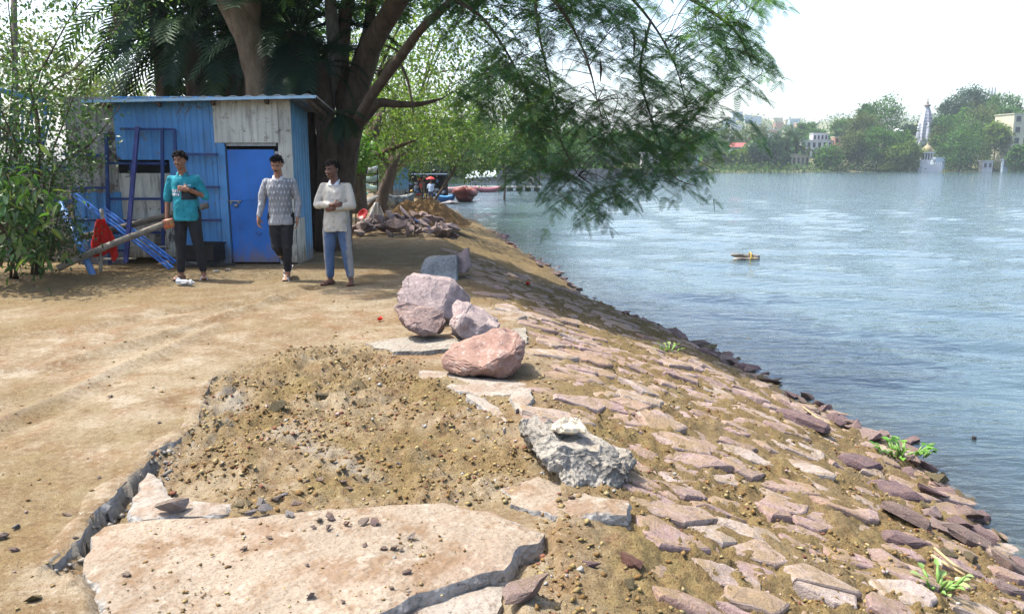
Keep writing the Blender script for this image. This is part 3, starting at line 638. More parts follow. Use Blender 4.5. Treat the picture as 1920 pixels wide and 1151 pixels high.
# prominent ones read off the photograph: px, py, width px, height px, yaw deg
HAND = [(1255, 945, 170, 60, 5), (1230, 985, 130, 75, 0), (1330, 900, 70, 26, 5), (1340, 940, 200, 60, -18), (1390, 990, 190, 60, -10), (1415, 1040, 230, 60, -14), (1290, 1035, 150, 90, -35), (1305, 1085, 130, 100, -35), (1505, 1100, 140, 70, -20),
        (1490, 1150, 150, 70, -5), (1400, 1090, 80, 45, 0), (1640, 1140, 160, 70, -8), (1535, 985, 110, 60, -20), (1610, 1015, 60, 70, -30), (1680, 955, 110, 60, -15), (1740, 985, 60, 30, -15), (1700, 1040, 120, 45, -15), (1620, 1080, 70, 50, 0), (1650, 1105, 120, 25, -10),
        (1695, 930, 120, 45, -12), (1590, 880, 80, 40, -10), (1480, 850, 40, 25, 0), (1400, 850, 90, 30, -5), (1270, 860, 110, 30, 0), (1330, 870, 140, 30, -3), (1235, 890, 120, 60, 0), (1160, 840, 70, 30, 0), (1170, 870, 50, 45, 0), (1105, 790, 60, 24, 0), (1250, 840, 60, 26, 5), (1310, 765, 100, 22, -5), (1380, 790, 90, 24, -10),
        (1345, 810, 70, 22, 0), (1290, 820, 80, 20, 0), (1225, 815, 90, 18, -5), (1230, 735, 50, 16, 0), (1210, 760, 70, 20, 5), (1150, 705, 90, 20, 0), (1180, 690, 120, 24, -8), (1110, 670, 80, 18, -10), (1270, 705, 90, 26, -15), (1090, 650, 70, 14, -5), (1150, 655, 80, 16, -5), (1040, 640, 60, 14, 0), (1110, 745, 60, 14, 0),
        (1060, 740, 40, 16, 0), (1240, 705, 60, 20, -10), (1480, 900, 50, 26, 0), (1430, 880, 80, 30, -12), (1410, 920, 120, 36, -16), (1560, 930, 50, 26, 0), (1770, 1070, 60, 26, -8), (1740, 1140, 150, 60, -10), (1560, 1050, 60, 30, -10),
        (1000, 1115, 120, 90, -20), (1030, 1055, 70, 36, 20), (1110, 1065, 40, 60, 60), (1185, 1140, 50, 40, 0), (1340, 1130, 90, 30, -10), (1600, 1180, 200, 60, -5), (1400, 1190, 160, 60, 0), (1830, 1150, 90, 40, 0)]
stone_pos = []
def add_stone(px, py, w, h, yaw, proud=0.35):
    p = on_bank(px, py); dist = (p - Vector((0, 0, CAM_Z))).length; sx = w / FPX * dist / 2
    vx = (CAM_Z - p.z) / dist; sy = min(max(h / FPX * dist / 2 / max(vx, 0.12) / 0.72, sx * 0.5), sx * 1.5)
    for q in stone_pos:
        if (q[0] - p.x) ** 2 + (q[1] - p.y) ** 2 < (0.62 * (q[2] + sx)) ** 2 and False: return
    sz = min(0.13, sx * 0.55)
    place('stone', rng.choice(FLAT_P), p, (sx, sy, sz), R(yaw), GROUND, 0.05, -sz * (0.5 - proud)*0.35 if False else sz * 0.02, rng)
    stone_pos.append((p.x, p.y, max(sx, sy * 0.7)))
def fitted_stones(nmax=300):
    """a pitching of rough flat stones: cells of a stretched point set, shrunk to leave earth joints"""
    r = random.Random(4); sites = []; AX = .62
    tries = 0; made = []
    while tries < 26000 and len(sites) < 620:
        tries += 1; y = 2.5 * math.exp(r.random() ** .8 * math.log(15.5 / 2.5)); t = r.uniform(-.02, 1.04); x = float(np.interp(y, TPY, TPX)) * (1 - t) + float(np.interp(y, SHY, SHX)) * t
        if x / y > .82 or x / y < -.3: continue
        if t < (.16 if y < 4.6 else .05): continue
        dmin = r.uniform(.13, .40)
        if all(((x - a) * AX) ** 2 + (y - b) ** 2 > (dmin * .78) ** 2 for a, b, _ in sites): sites.append((x, y, t))
    out = 0
    for i, (x, y, t) in enumerate(sites):
        bx, by = r.uniform(.24, .36), r.uniform(.15, .25); cell = [Vector((bx * math.cos(q), by * math.sin(q))) * r.uniform(.9, 1.15) for q in [2 * math.pi * (e + r.uniform(-.25, .25)) / 7 for e in range(7)]]
        for j, (a, b, _) in enumerate(sites):
            if i == j or abs(a - x) > 1.1 or abs(b - y) > 1.0: continue
            d = Vector((a - x, b - y)); nrm = Vector((d.x * AX * AX, d.y)); c = nrm.dot(d) / 2; new = []
            for q in range(len(cell)):
                p0, p1 = cell[q], cell[(q + 1) % len(cell)]; s0, s1 = nrm.dot(p0) - c, nrm.dot(p1) - c
                if s0 <= 0: new.append(p0)
                if s0 * s1 < 0: new.append(p0.lerp(p1, s0 / (s0 - s1)))
            cell = new
            if len(cell) < 3: break
        if len(cell) < 3: continue
        sh = r.uniform(.88, 1.03) * (1 if r.random() < .88 else .78); ring = []
        for q in range(len(cell)):
            p0, p1 = cell[q], cell[(q + 1) % len(cell)]
            if (p1 - p0).length < .035: continue
            ring.append(p0 * sh * r.uniform(.90, 1.04)); 
            if (p1 - p0).length > .16: ring.append(p0.lerp(p1, r.uniform(.35, .65)) * sh * r.uniform(.88, 1.03))
        if len(ring) < 4: continue
        n = len(ring); h = r.uniform(-.018, .020) - .006 * (y > 9) - (.02 if .68 < t < .86 else 0) - (.014 if r.random() < .2 else 0); th = .12; vs = []; tl = Vector((r.gauss(0, .05), r.gauss(0, .05)))
        for z, f in ((-th, .92), (h - .020, 1.0), (h - .006, .98), (h + .002, .92), (h + .006, .5)):
            for k2, p in enumerate(ring):
                e = 1 + .03 * math.sin(k2 * 2.3 + i + z * 60); zz = z + (tl.x * p.x + tl.y * p.y if z > -.1 else 0) + (.014 * mnoise.noise((p.x * 11 * f, p.y * 11 * f, i)) if z > -.1 else 0); vs.append((p.x * f * e, p.y * f * e, zz))
        fs = [(m * n + k2, m * n + (k2 + 1) % n, (m + 1) * n + (k2 + 1) % n, (m + 1) * n + k2) for m in range(4) for k2 in range(n)]; c = len(vs); vs.append((0, 0, h + .006 + r.uniform(-.010, .010))); fs += [(4 * n + k2, 4 * n + (k2 + 1) % n, c) for k2 in range(n)]
        nn = bank_normal(x, y); xa = Vector((1, 0, 0)); xa = (xa - nn * nn.x).normalized(); ya = nn.cross(xa); Mw = Matrix.Translation((x, y, gz(x, y) + .006)) @ Matrix((xa, ya, nn)).transposed().to_4x4()
        area = max(p.length for p in ring) / y; made.append((area, vs, fs, Mw))
    made.sort(key=lambda q: -q[0]); rest = MB()
    for i, (ar, vs, fs, Mw) in enumerate(made):
        if i < 300:
            me = MB().add(vs, fs).mesh('stone'); me.materials.append(M_STONE); o = bpy.data.objects.new('stone', me); COL.objects.link(o); o.matrix_world = Mw; o.parent = GROUND
        else: rest.add([Mw @ Vector(v) for v in vs], fs)
    if rest.v: o = rest.build('small_stones', M_STONE, GROUND); o['kind'] = 'stuff'
fitted_stones()

# --- loose rocks at the water's edge, each its own thing
EDGE = [(4.6, 'nearest the lower right corner'), (5.6, 'below the water hyacinth'), (6.8, 'just beyond the water hyacinth'), (8.2, 'near the pointed purple rock'), (10, 'level with the orange boulder'), (12, 'where the tree shade begins'), (14.5, 'level with the grey concrete block'), (18, 'below the red flower in the shade'), (23, 'level with the rock pile'), (99, 'before the earth heaps')]
def edge_label(y, s, col, dt):
    w = [b for a, b in EDGE if y < a][0]; z = 'large' if s > .135 else ('middling' if s > .09 else 'small'); st = 'dry above' if dt < -.03 else ('half in' if dt < .04 else 'standing in')
    return f'{z} {col} rock {st} the water {w}'
for i in range(235):
    y = 3.4 * math.exp(rng.random() ** 1.0 * math.log(34 / 3.4)); t = rng.gauss(1.0, 0.05)
    xs_ = float(np.interp(y, SHY, SHX)); xt_ = float(np.interp(y, TPY, TPX)); x = xt_ + (xs_ - xt_) * t
    if abs(x) / y > 0.75: continue
    s = rng.uniform(0.05, 0.16) * (1.0 if rng.random() < .8 else 1.45) * (.92 if y < 9 else 1.1)
    ol = rng.random() > .9; me = rng.choice(LUMP_O if ol else LUMP_S)
    o = place('rock', me, Vector((x, y, gz(x, y))), (s, s * rng.uniform(.7, 1.1), s * rng.uniform(.45, .75)), rng.uniform(0, 6.28), None, .2, s * 0.15, rng)
    tag(o, edge_label(y, s, 'olive' if ol else 'purple grey', t - 1), 'rock', 'loose rocks along the waterline')
for (px, py, w, h, lab) in [(1675, 925, 105, 60, 'broad lilac rock at the waterline just below the water hyacinth'), (1752, 930, 70, 60, 'wet brown rock standing half in the water below the hyacinth'), (1815, 1010, 100, 50, 'flat purple rock with a lit top and dark right end at the waterline'),
        (1450, 718, 42, 34, 'pointed purple rock standing at the waterline right of the loose earth'), (1895, 1115, 110, 60, 'wet dark rock at the lower right corner by the water'), (1610, 870, 90, 50, 'sandy flat rock left of the water hyacinth'),
        (1325, 662, 44, 24, 'brown block shaped rock on the shore beside dark earth'), (1400, 690, 50, 30, 'purple rock touching the water left of the pointed rock'), (1500, 790, 110, 44, 'long flat purple slab rock dipping into the water'), (1700, 1020, 110, 44, 'tilted flat purple rock above the olive stones'), (1700, 970, 100, 60, 'large purple rock beside the grey stones above the water')]:
    p = on_bank(px, py); dist = (p - cam.location).length; sx = w / FPX * dist / 2
    o = place('rock', rng.choice(FLAT_S if w / h > 1.6 else LUMP_S), p, (sx, sx * .8, max(sx * .5, h / FPX * dist / 2)), R(rng.uniform(-25, 10)), None, .1, sx * 0.12, rng); tag(o, lab, 'rock', 'loose rocks along the waterline')
for (px, py, w, lab) in [(1775, 1045, 34, 'olive algae covered stone left of the flat purple rock'), (1812, 1052, 36, 'olive algae covered stone touching the flat purple rock'), (1870, 1075, 34, 'olive stone next to the wet pebbles at the right edge'), (1732, 952, 30, 'dark olive stone at the foot of the brown wet rock')]:
    p = on_bank(px, py); s = w / FPX * (p - cam.location).length / 2
    tag(place('stone', rng.choice(LUMP_O), p, (s, s * .9, s * .8), rng.uniform(0, 6), None, .2, s * .4, rng), lab, 'stone', 'olive stones by the water')

# --- single stones and chips that can be told apart in the foreground
def thing_stone(px, py, w, me, label, group, name='stone', zoff=0.3, z=None, asp=0.9, hz=0.75):
    p = on_bank(px, py) if z is None else gp(px, py, z)
    s = w / FPX * (p - cam.location).length / 2
    o = place(name, me, p, (s, s * asp, s * hz), rng.uniform(0, 6.28), None, 0.12, s * zoff, rng); return tag(o, label, 'stone', group)
thing_stone(322, 955, 58, LUMP_P[3], 'pink stone lodged in the pavement crack', 'loose stones', z=-0.02, hz=.8)
thing_stone(1003, 1120, 122, LUMP_P[5], 'pale pink blocky stone right of the pale slab fragment at the bottom', 'loose stones', hz=.55)
thing_stone(1180, 1062, 60, LUMP_R[2], 'maroon earthy stone in the loose soil', 'loose stones')
thing_stone(1175, 1098, 40, LUMP_O[1], 'olive block of soil below the maroon stone', 'loose stones')
thing_stone(1110, 1062, 40, LUMP_S[4], 'narrow purple stone standing in the loose soil', 'loose stones')
thing_stone(745, 872, 24, LUMP_G[0], 'dark flat pebble on the dug soil', 'loose stones', hz=.35)
thing_stone(525, 765, 40, LUMP_O[6], 'brown clod at the left of the dug soil', 'loose stones')
thing_stone(605, 748, 34, LUMP_O[2], 'rounded brown clod on the dug soil ridge', 'loose stones')
thing_stone(60, 1128, 34, LUMP_O[8], 'dark soil clod at the bottom left corner', 'loose stones')
CH = [(472, 964, 24, 'G', 1), (497, 958, 36, 'G', 1), (543, 966, 26, 'G', 2), (515, 935, 26, 'P', 0), (557, 947, 30, 'P', 1), (533, 930, 18, 'G', 0), (468, 945, 22, 'O', 0), (490, 945, 30, 'G', 0), (450, 950, 26, 'O', 1), (620, 972, 26, 'P', 0), (598, 978, 22, 'P', 0), (617, 990, 18, 'P', 0), (587, 990, 14, 'P', 0),
      (652, 983, 18, 'P', 0), (681, 979, 26, 'P', 0), (703, 981, 26, 'P', 0), (640, 905, 24, 'P', 1), (577, 905, 18, 'P', 1), (655, 918, 18, 'P', 0), (600, 902, 22, 'P', 0), (685, 1024, 16, 'S', 0), (720, 1030, 18, 'S', 0), (738, 1028, 20, 'S', 0), (752, 1030, 14, 'S', 0), (775, 1008, 26, 'P', 0), (735, 1102, 16, 'S', 0), (762, 1075, 22, 'P', 0),
      (583, 1120, 26, 'S', 0), (640, 1129, 14, 'S', 0), (575, 1060, 12, 'S', 0), (456, 1030, 18, 'S', 0), (235, 1080, 22, 'S', 0), (505, 1008, 16, 'S', 0), (765, 1104, 10, 'P', 0), (1070, 935, 20, 'P', 0), (1040, 955, 18, 'P', 0), (0, 1010, 26, 'S', 0), (25, 1033, 18, 'S', 0), (30, 990, 18, 'G', 0), (125, 965, 20, 'S', 0), (140, 1010, 12, 'S', 0), (207, 745, 12, 'S', 0), (300, 793, 12, 'S', 0), (185, 897, 12, 'S', 0), (450, 757, 14, 'G', 1)]
for i, (px, py, w, kd, b) in enumerate(CH):
    me = rng.choice({'G': LUMP_G, 'P': LUMP_P, 'O': LUMP_O, 'S': LUMP_P}[kd])
    lab = 'small stone chip in the little heap behind the widest slab' if py < 1000 and 430 < px < 570 else ('small pink stone chip in the row across the widest slab' if px > 430 and py < 1040 else ('small dark chip scattered on the lower half of the widest slab' if px > 200 and py > 1040 else 'small dark chip scattered on the packed earth at the left'))
    lab = lab.replace('small ', '').replace('pink ', '').replace('dark ', ''); lab = ('tiny ' if w < 15 else 'small ' if w < 21 else 'larger ') + {'G': 'grey ', 'P': 'pink ', 'O': 'olive ', 'S': 'purple '}[kd] + lab
    thing_stone(px, py, w, me, lab, {'G': 'stone chips on the slab', 'P': 'stone chips on the slab'}.get(kd, 'stone chips on the slab'), 'stone_chip', z=(-0.015 if (200 < px < 1010 and py > 940) else None))

# --- uncountable clods, crumbs and pebbles
def clods(name, pos, size, cols, mat):
    n = len(pos); base = np.array([[1, 0, 0], [-1, 0, 0], [0, 1, 0], [0, -1, 0], [0, 0, 1], [0, 0, -0.7]], float)
    tri = np.array([[0, 2, 4], [2, 1, 4], [1, 3, 4], [3, 0, 4], [2, 0, 5], [1, 2, 5], [3, 1, 5], [0, 3, 5]])
    V = base[None] * nr.uniform(0.6, 1.15, (n, 6, 1)) + nr.normal(0, 0.16, (n, 6, 3))
    a = nr.uniform(0, 6.28, n); c, s = np.cos(a), np.sin(a)
    sx = size * nr.uniform(.75, 1.35, n); sy = size * nr.uniform(.7, 1.2, n); sz = size * nr.uniform(.45, .9, n)
    x = V[..., 0] * sx[:, None]; y = V[..., 1] * sy[:, None]; z = V[..., 2] * sz[:, None]
    P = np.stack([x * c[:, None] - y * s[:, None], x * s[:, None] + y * c[:, None], z], -1) + pos[:, None, :]
    F = (tri[None] + (np.arange(n) * 6)[:, None, None]).reshape(-1, 3)
    return link(name, np_mesh(name, P.reshape(-1, 3), F, np.repeat(cols, 6, 0)), mat)
kk = NM('soil_crumbs'); pp = kk.pos('world'); M_CLOD = kk.fin(kk.mix(1.0, kk.attr(), kk.ramp(kk.noise(pp, 60, 4), [(0.3, 0.6), (0.7, 1.15)]), 'MULTIPLY'), 0.95, kk.bump(kk.noise(pp, 120, 3), .5, .01), 0, .15)
PALS = np.array([(0.27, 0.18, 0.075), (0.22, 0.13, 0.05), (0.33, 0.25, 0.115), (0.20, 0.085, 0.055), (0.40, 0.33, 0.17), (0.17, 0.105, 0.045), (0.36, 0.27, 0.11), (0.45, 0.33, 0.3), (0.42, 0.41, 0.38)])
PW = np.array([.22, .2, .16, .08, .08, .12, .09, .03, .02])
def scatter(n, fn, smin, smax, pw=3.0):
    P = []
    xs, ys = fn(n); z = ground_z(xs, ys); sz = smin + (smax - smin) * nr.random(len(xs)) ** pw
    return np.stack([xs, ys, z + sz * 0.25], -1), sz
def in_soil(n):
    P = np.array(SOIL); x = nr.uniform(P[:, 0].min() - .2, P[:, 0].max() + .3, n * 3); y = nr.uniform(P[:, 1].min() - .1, P[:, 1].max() + .1, n * 3)
    k = (soft(x, y, SOIL, 0.2) * (0.7 + 1.2 * fbm(x * 3, y * 3, 3, 81))) > nr.random(len(x)); return x[k][:n], y[k][:n]
def in_bank(n):
    y = 2.6 * np.exp(nr.random(n * 3) * math.log(16 / 2.6)); t = nr.uniform(-0.02, 1.0, n * 3)
    x = np.interp(y, TPY, TPX) * (1 - t) + np.interp(y, SHY, SHX) * t
    k = (np.abs(x) / y < .8) & ((0.35 + 1.6 * fbm(x * 1.7, y * 1.7, 3, 83) + 0.5 * np.exp(-((t - .75) / .14) ** 2)) > nr.random(len(x)) * .9); return x[k][:n], y[k][:n]
def in_flat(n):
    y = 2.6 * np.exp(nr.random(n * 2) * math.log(14 / 2.6)); x = y * nr.uniform(-.75, .1, n * 2); k = (x < np.interp(y, TPY, TPX)) & (~in_poly(x, y, SLUMP)) & ((fbm(x * 1.2, y * 1.2, 3, 85) + .25) > nr.random(len(x)) * .8); return x[k][:n], y[k][:n]
for nm, fn, n, a, b, pw in (('soil_clods', in_soil, 17000, .0028, .022, 8.0), ('bank_clods', in_bank, 25000, .0028, .022, 7.0), ('earth_crumbs', in_flat, 2600, .003, .018, 4.0)):
    pos, sz = scatter(n, fn, a, b, pw); c = PALS[nr.choice(len(PALS), len(pos), p=PW)] * 0.80 * nr.uniform(.85, 1.15, (len(pos), 1))
    tag(clods(nm, pos, sz, c, M_CLOD), {'soil_clods': 'brown and olive crumbs of freshly dug soil', 'bank_clods': 'loose earth crumbs between the embankment stones', 'earth_crumbs': 'fine grit scattered over the packed earth'}[nm], 'soil', None, 'stuff')

def rim_edge(i0, i1, seed, label):
    pts = [Vector((*RIM[i], 0)) for i in range(i0, i1 + 1)]; off = []
    for i, p in enumerate(pts):
        d = (pts[min(i + 1, len(pts) - 1)] - pts[max(i - 1, 0)]).normalized(); off.append(p + Vector((-d.y, d.x, 0)) * (.10 + .05 * math.sin(i * 2.7 + seed)) * (.35 if i in (0, len(pts) - 1) else 1))
    poly = [p + Vector((.006, 0, 0)) for p in pts] + off[::-1]; poly = [Vector((p.x, p.y, gz(p.x - .12, p.y + .06) + .008)) for p in poly]
    me, c = slab_mesh(poly, .13, seed, .022, .016, .003, 'broken_edge'); me.materials.append(GROUND.data.materials[0]); me.materials.append(M_PALE)
    for f in me.polygons: f.material_index = 0 if f.normal.z > .75 else 1
    tag(link('pavement_edge', me, None, None, c), label, 'pavement edge')
rim_edge(1, 6, 31, 'rough broken pavement edge along the deep open crack'); rim_edge(6, 12, 33, 'thin cracked pavement edge left of the dug soil')
def slab_grit():
    P = np.array(SLAB_A); n = 5200; x = nr.uniform(P[:, 0].min(), P[:, 0].max(), n); y = nr.uniform(P[:, 1].min(), P[:, 1].max(), n)
    k = in_poly(x, y, SLAB_A) & ((0.22 + 1.5 * fbm(x * 2.2, y * 2.2, 3, 87)) > nr.random(n)); x, y = x[k], y[k]; sz = .002 + .012 * nr.random(len(x)) ** 6
    c = PALS[nr.choice(len(PALS), len(x), p=PW)] * nr.uniform(.6, 1.1, (len(x), 1)); tag(clods('slab_grit', np.stack([x, y, np.full(len(x), -.018)], -1), sz, c, M_CLOD), 'fine grit and crumbs strewn over the widest slab', 'grit', None, 'stuff')
slab_grit()
def crack_fill():
    d = []; R_ = np.array(RIM)
    for i in range(170):
        j = nr.integers(1, 8); f = nr.random(); a = R_[j] * (1 - f) + R_[j + 1] * f; x, y = a[0] + nr.uniform(.02, .16), a[1] - nr.uniform(-.02, .10); d.append((x, y, gz(x, y) + .005))
    d = np.array(d); tag(clods('crack_rubble', d, .006 + .03 * nr.random(len(d)) ** 3, np.array([(.24, .22, .19)]) * nr.uniform(.6, 1.3, (len(d), 1)), M_CLOD), 'grey rubble crumbs lying in the deep crack', 'rubble', None, 'stuff')
crack_fill()
# ------------------------------------------------------------------ the blue shed and what leans on it
SY = 13.15                                          # depth of the shed front
def paint(name, col, under=(0.30, 0.29, 0.27), chip=0.62, grime=0.5, rough=0.45, streak=True, blotch=None):
    k = NM(name); p = k.pos('world'); pv = k.pos('world', (6, 6, 0.7)); n = k.noise(p, 5, 6, .7); st = k.noise(pv, 2.2, 5, .65); sp = k.noise(p, 34, 4, .75)
    c = k.mix(k.ramp(k.noise(p, 1.3, 4), [(.3, 0), (.7, 1)]), [q * .8 for q in col], [min(1, q * 1.18 + .01) for q in col])
    c = k.mix(k.ramp(st, [(.52, 0), (.74, grime)]), c, (0.10, 0.085, 0.07))
    c = k.mix(k.ramp(n, [(chip, 0), (chip + .05, .85)]), c, under)
    c = k.mix(k.ramp(sp, [(.25, .5), (.34, 0)]), c, (0.06, 0.05, 0.04))
    zz = k.sepv(p)[2]; mud = k.math('ADD', zz, k.math('MULTIPLY', k.math('SUBTRACT', k.noise(k.pos('world', (3, 3, 1)), 2.4, 5, .7), .5), .9)); c = k.mix(k.ramp(mud, [(.06, .75), (.34, 0)]), c, (0.20, 0.145, 0.09))
    if blotch: c = k.mix(k.ramp(k.noise(p, 2.4, 6, .75, 1.0), [(blotch[0], 0), (blotch[0] + .06, .9)]), c, blotch[1])
    return k.fin(c, rough, k.bump(n, .25, .01), 0, .4)
M_BLUE = paint('blue_sheet_paint', (0.075, 0.25, 0.52), (0.16, 0.17, 0.19), .60, .65, blotch=(.60, (0.10, 0.085, 0.075)))
M_DOOR = paint('blue_door_paint', (0.018, 0.15, 0.52), (0.015, 0.035, 0.11), .64, .25, .38)
M_LBLUE = paint('pale_blue_sheet', (0.10, 0.28, 0.47), (0.2, 0.24, 0.26), .63, .55)
M_WSHEET = paint('dirty_white_sheet', (0.50, 0.49, 0.43), (0.20, 0.17, 0.13), .6, .85, .6, blotch=(.60, (0.045, 0.04, 0.035)))
M_GSHEET = paint('grey_rusty_sheet', (0.30, 0.29, 0.26), (0.12, 0.09, 0.065), .52, .9, .7, blotch=(.54, (0.03, 0.026, 0.022)))
M_NAVY = simple('navy_pipe', (0.018, 0.045, 0.17), .35, .35, 9, .1, 0, .5)
M_PIPE = simple('blue_pipe', (0.03, 0.12, 0.42), .3, .45, 12, .1, 0, .5, dirt=(0.045, 0.14, 0.42))
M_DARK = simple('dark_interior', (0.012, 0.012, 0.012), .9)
M_ZINC = simple('zinc_roof', (0.42, 0.46, 0.50), .35, .25, 6, .15, .7, .5, dirt=(0.2, 0.19, 0.18))
M_BAMBOO = simple('weathered_pole', (0.30, 0.26, 0.21), .8, .4, 9, .5)
M_STICK = simple('pale_stick', (0.40, 0.36, 0.30), .8, .3, 12, .5)
M_STEEL = simple('worn_steel', (0.35, 0.36, 0.38), .4, .3, 20, .1, .8, .5)
M_REDC = simple('red_cloth', (0.62, 0.02, 0.012), .75, .3, 9, .4)
M_BLACKP = simple('black_plastic', (0.018, 0.017, 0.017), .6, .4, 14, .3)
def wx(px, Y=SY): return (px - 960) / FPX * Y * (1 / (math.cos(PITCH))) if False else at(px, 400, Y).x
def wz(py, Y=SY): return at(960, py, Y).z
def corr(x0, x1, z0, z1, pitch=0.2, depth=0.022, rib=0.45):
    """corrugated sheet in the XZ plane (local), front towards -Y, real thickness"""
    xs = []; x = x0; k = 0
    prof = []
    while x < x1 - 1e-4:
        for (u, d) in ((0, 0), (rib, 0), (rib + .12, 1), (1 - .12, 1)):
            q = x + u * pitch
            if q < x1: prof.append((q, -d * depth))
        x += pitch
    prof.append((x1, 0)); th = 0.004; mb = MB(); n = len(prof); vs = []
    for zz in (z0, z1):
        for q, d in prof: vs.append((q, d, zz))
        for q, d in prof: vs.append((q, d + th, zz))
    fs = []
    for i in range(n - 1):
        fs += [(i, i + 1, 2 * n + i + 1, 2 * n + i), (n + i + 1, n + i, 3 * n + i, 3 * n + i + 1), (i, n + i, n + i + 1, i + 1), (2 * n + i, 2 * n + i + 1, 3 * n + i + 1, 3 * n + i)]
    fs += [(0, 2 * n, 3 * n, n), (n - 1, 2 * n - 1, 4 * n - 1, 3 * n - 1)]
    mb.add(vs, fs); return mb
shed = empty('shed', (wx(380), SY, 0)); tag(shed, 'blue corrugated metal shed with a flat roof and closed blue door', 'shed')
def sp(mb, name, mat, loc=(0, 0, 0), par=None, rz=0.0):   # part of the shed, given in world coordinates
    o = mb.build(name, mat, par or shed); o.location = Vector(loc) - (shed.location if not par else Vector()); o.rotation_euler.z = rz; return o
XL, XR = wx(138), wx(553); ZT = wz(181); DX0, DX1 = wx(431), wx(521)
def sheet(a, b, top, bot, mat, dy=0.0, pitch=0.2, label=None):
    o = sp(corr(wx(a), wx(b), wz(bot), wz(top), pitch), 'corrugated_sheet', mat, (0, SY + dy, 0))
    if label: o['label'] = label
    return o
sheet(138, 229, 182, 362, M_GSHEET, .02, .17, 'grey stained sheet'); sheet(228, 326, 181, 300, M_BLUE, 0, .2); sheet(325, 415, 181, 496, M_BLUE, -.006, .2)
sheet(140, 230, 360, 500, M_BLUE, .012, .2); sheet(228, 326, 325, 482, M_WSHEET, .008, .2, 'peeling white sheet'); sheet(413, 531, 184, 268, M_WSHEET, -.05, .24, 'white sheet above the door')
sheet(528, 554, 186, 492, M_WSHEET, -.01, .26, 'white strip right of the door')
mb = MB(); mb.box((wx(277), SY + .08, (wz(298) + wz(330)) / 2), (wx(328) - wx(226), .02, wz(296) - wz(332))); sp(mb, 'window_shade_panel', M_DARK)  # near-black panel stands in for the shade inside the open window
mb = MB(); mb.box((wx(423), SY - .02, wz(495) / 2 + wz(265) / 2), (.13, .05, wz(265) - wz(495))); sp(mb, 'door_post', M_BLUE)
mb = MB(); mb.box((wx(525), SY + .02, wz(400)), (.07, .05, wz(265) - wz(495))); mb.box((wx(477), SY + .03, wz(271)), (wx(524) - wx(430), .05, .05)); mb.box((DX0 - .012, SY + .03, wz(382)), (.024, .05, wz(275) - wz(492))); sp(mb, 'door_frame', M_STEEL)
mb = MB(); mb.box((wx(477), SY + .12, wz(300)), (wx(524) - wx(430), .02, 1.2)); sp(mb, 'gap_shade_panel', M_DARK)  # added black panel, paints the shade seen through the gap over the door
dz0, dz1 = wz(491), wz(281); mb = MB(); mb.box(((DX0 + DX1) / 2, SY + .01, (dz0 + wz(376)) / 2 - .002), (DX1 - DX0 - .03, .035, wz(376) - dz0)); mb.box(((DX0 + DX1) / 2, SY + .014, (dz1 + wz(376)) / 2 + .002), (DX1 - DX0 - .03, .035, dz1 - wz(376)))
door = sp(mb, 'door', M_DOOR)
mb = MB(); mb.tube([(DX0 - .03, SY - .03, wz(377)), (DX0 + .21, SY - .03, wz(377))], .012, 8); mb.box((DX0 + .04, SY - .02, wz(379)), (.03, .03, .06)); mb.box((DX0 + .16, SY - .02, wz(379)), (.03, .03, .05)); h = mb.build('bolt', M_STEEL, door)
mb = MB(); mb.lathe([(.0, -.02), (.03, -.015), (.035, .02), (.02, .03), (0.0, .03)], (DX0 + .12, SY - .03, wz(386)), 10); mb.build('padlock', M_STEEL, door)
# right side wall runs back from the corner
def side(y0, y1, z0, z1, mat, dx=0.0, label=None):
    o = corr(0, y1 - y0, z0, z1, .16, .02); o = sp(o, 'corrugated_sheet', mat, (XR + dx, y0, 0), None, math.pi / 2)
    if label: o['label'] = label
side(SY + .02, SY + 0.6, 0.72, ZT - .06, M_LBLUE); side(SY + .02, SY + .55, -.02, .74, M_WSHEET, .012, 'white patch low on the side wall'); side(SY + .56, SY + 1.05, -.02, ZT - .14, M_LBLUE, -.004); side(SY + .54, SY + 1.0, -.02, .73, M_LBLUE, .004)
o = sp(corr(0, 1.05, -.02, ZT - .16, .2), 'corrugated_sheet', M_GSHEET, (XL, SY + 1.05, 0), None, -math.pi / 2)
o = sp(corr(0, XR - XL, -.02, ZT - .2, .2), 'corrugated_sheet', M_BLUE, (XR, SY + 1.06, 0), None, math.pi)
# roof: a gently falling corrugated sheet with a pale front edge
c0, c1, c2, c3 = at(150, 187, SY - .3), at(592, 178, SY - .3), at(630, 211, SY + 1.05), at(175, 212, SY + 1.05)
def roof_mesh():
    n = 64; vs = []; fs = []
    for i in range(n + 1):
        u = i / n; d = (.016 if (i % 4) in (1, 2) else -.006); a = c0.lerp(c1, u); b = c3.lerp(c2, u)
        for q in (a, b): vs += [q + Vector((0, 0, d)), q + Vector((0, 0, d - .012))]
    for i in range(n):
        a = 4 * i; b = a + 4; fs += [(a, b, b + 2, a + 2), (a + 1, a + 3, b + 3, b + 1), (a, a + 1, b + 1, b), (a + 2, b + 2, b + 3, a + 3)]
    fs += [(0, 2, 3, 1), (4 * n, 4 * n + 1, 4 * n + 3, 4 * n + 2)]
    return MB().add(vs, fs)
roof = sp(roof_mesh(), 'roof', M_ZINC)
mb = MB(); mb.bar(c0 + Vector((0, -.005, -.03)), c1 + Vector((0, -.005, -.03)), .02, .045); roof_edge = mb.build('edge_trim', simple('pale_blue_trim', (0.30, 0.46, 0.62), .3, .2, 6, .05, .3, .5), roof)
for u in (.1, .32, .55, .78, .96):
    mb = MB(); mb.bar(c0.lerp(c1, u) + Vector((0, .08, -.06)), c3.lerp(c2, u) + Vector((0, -.1, -.06)), .05, .07); mb.build('rafter', simple('old_wood', (0.14, 0.10, 0.07), .8, .35, 9, .4), roof)

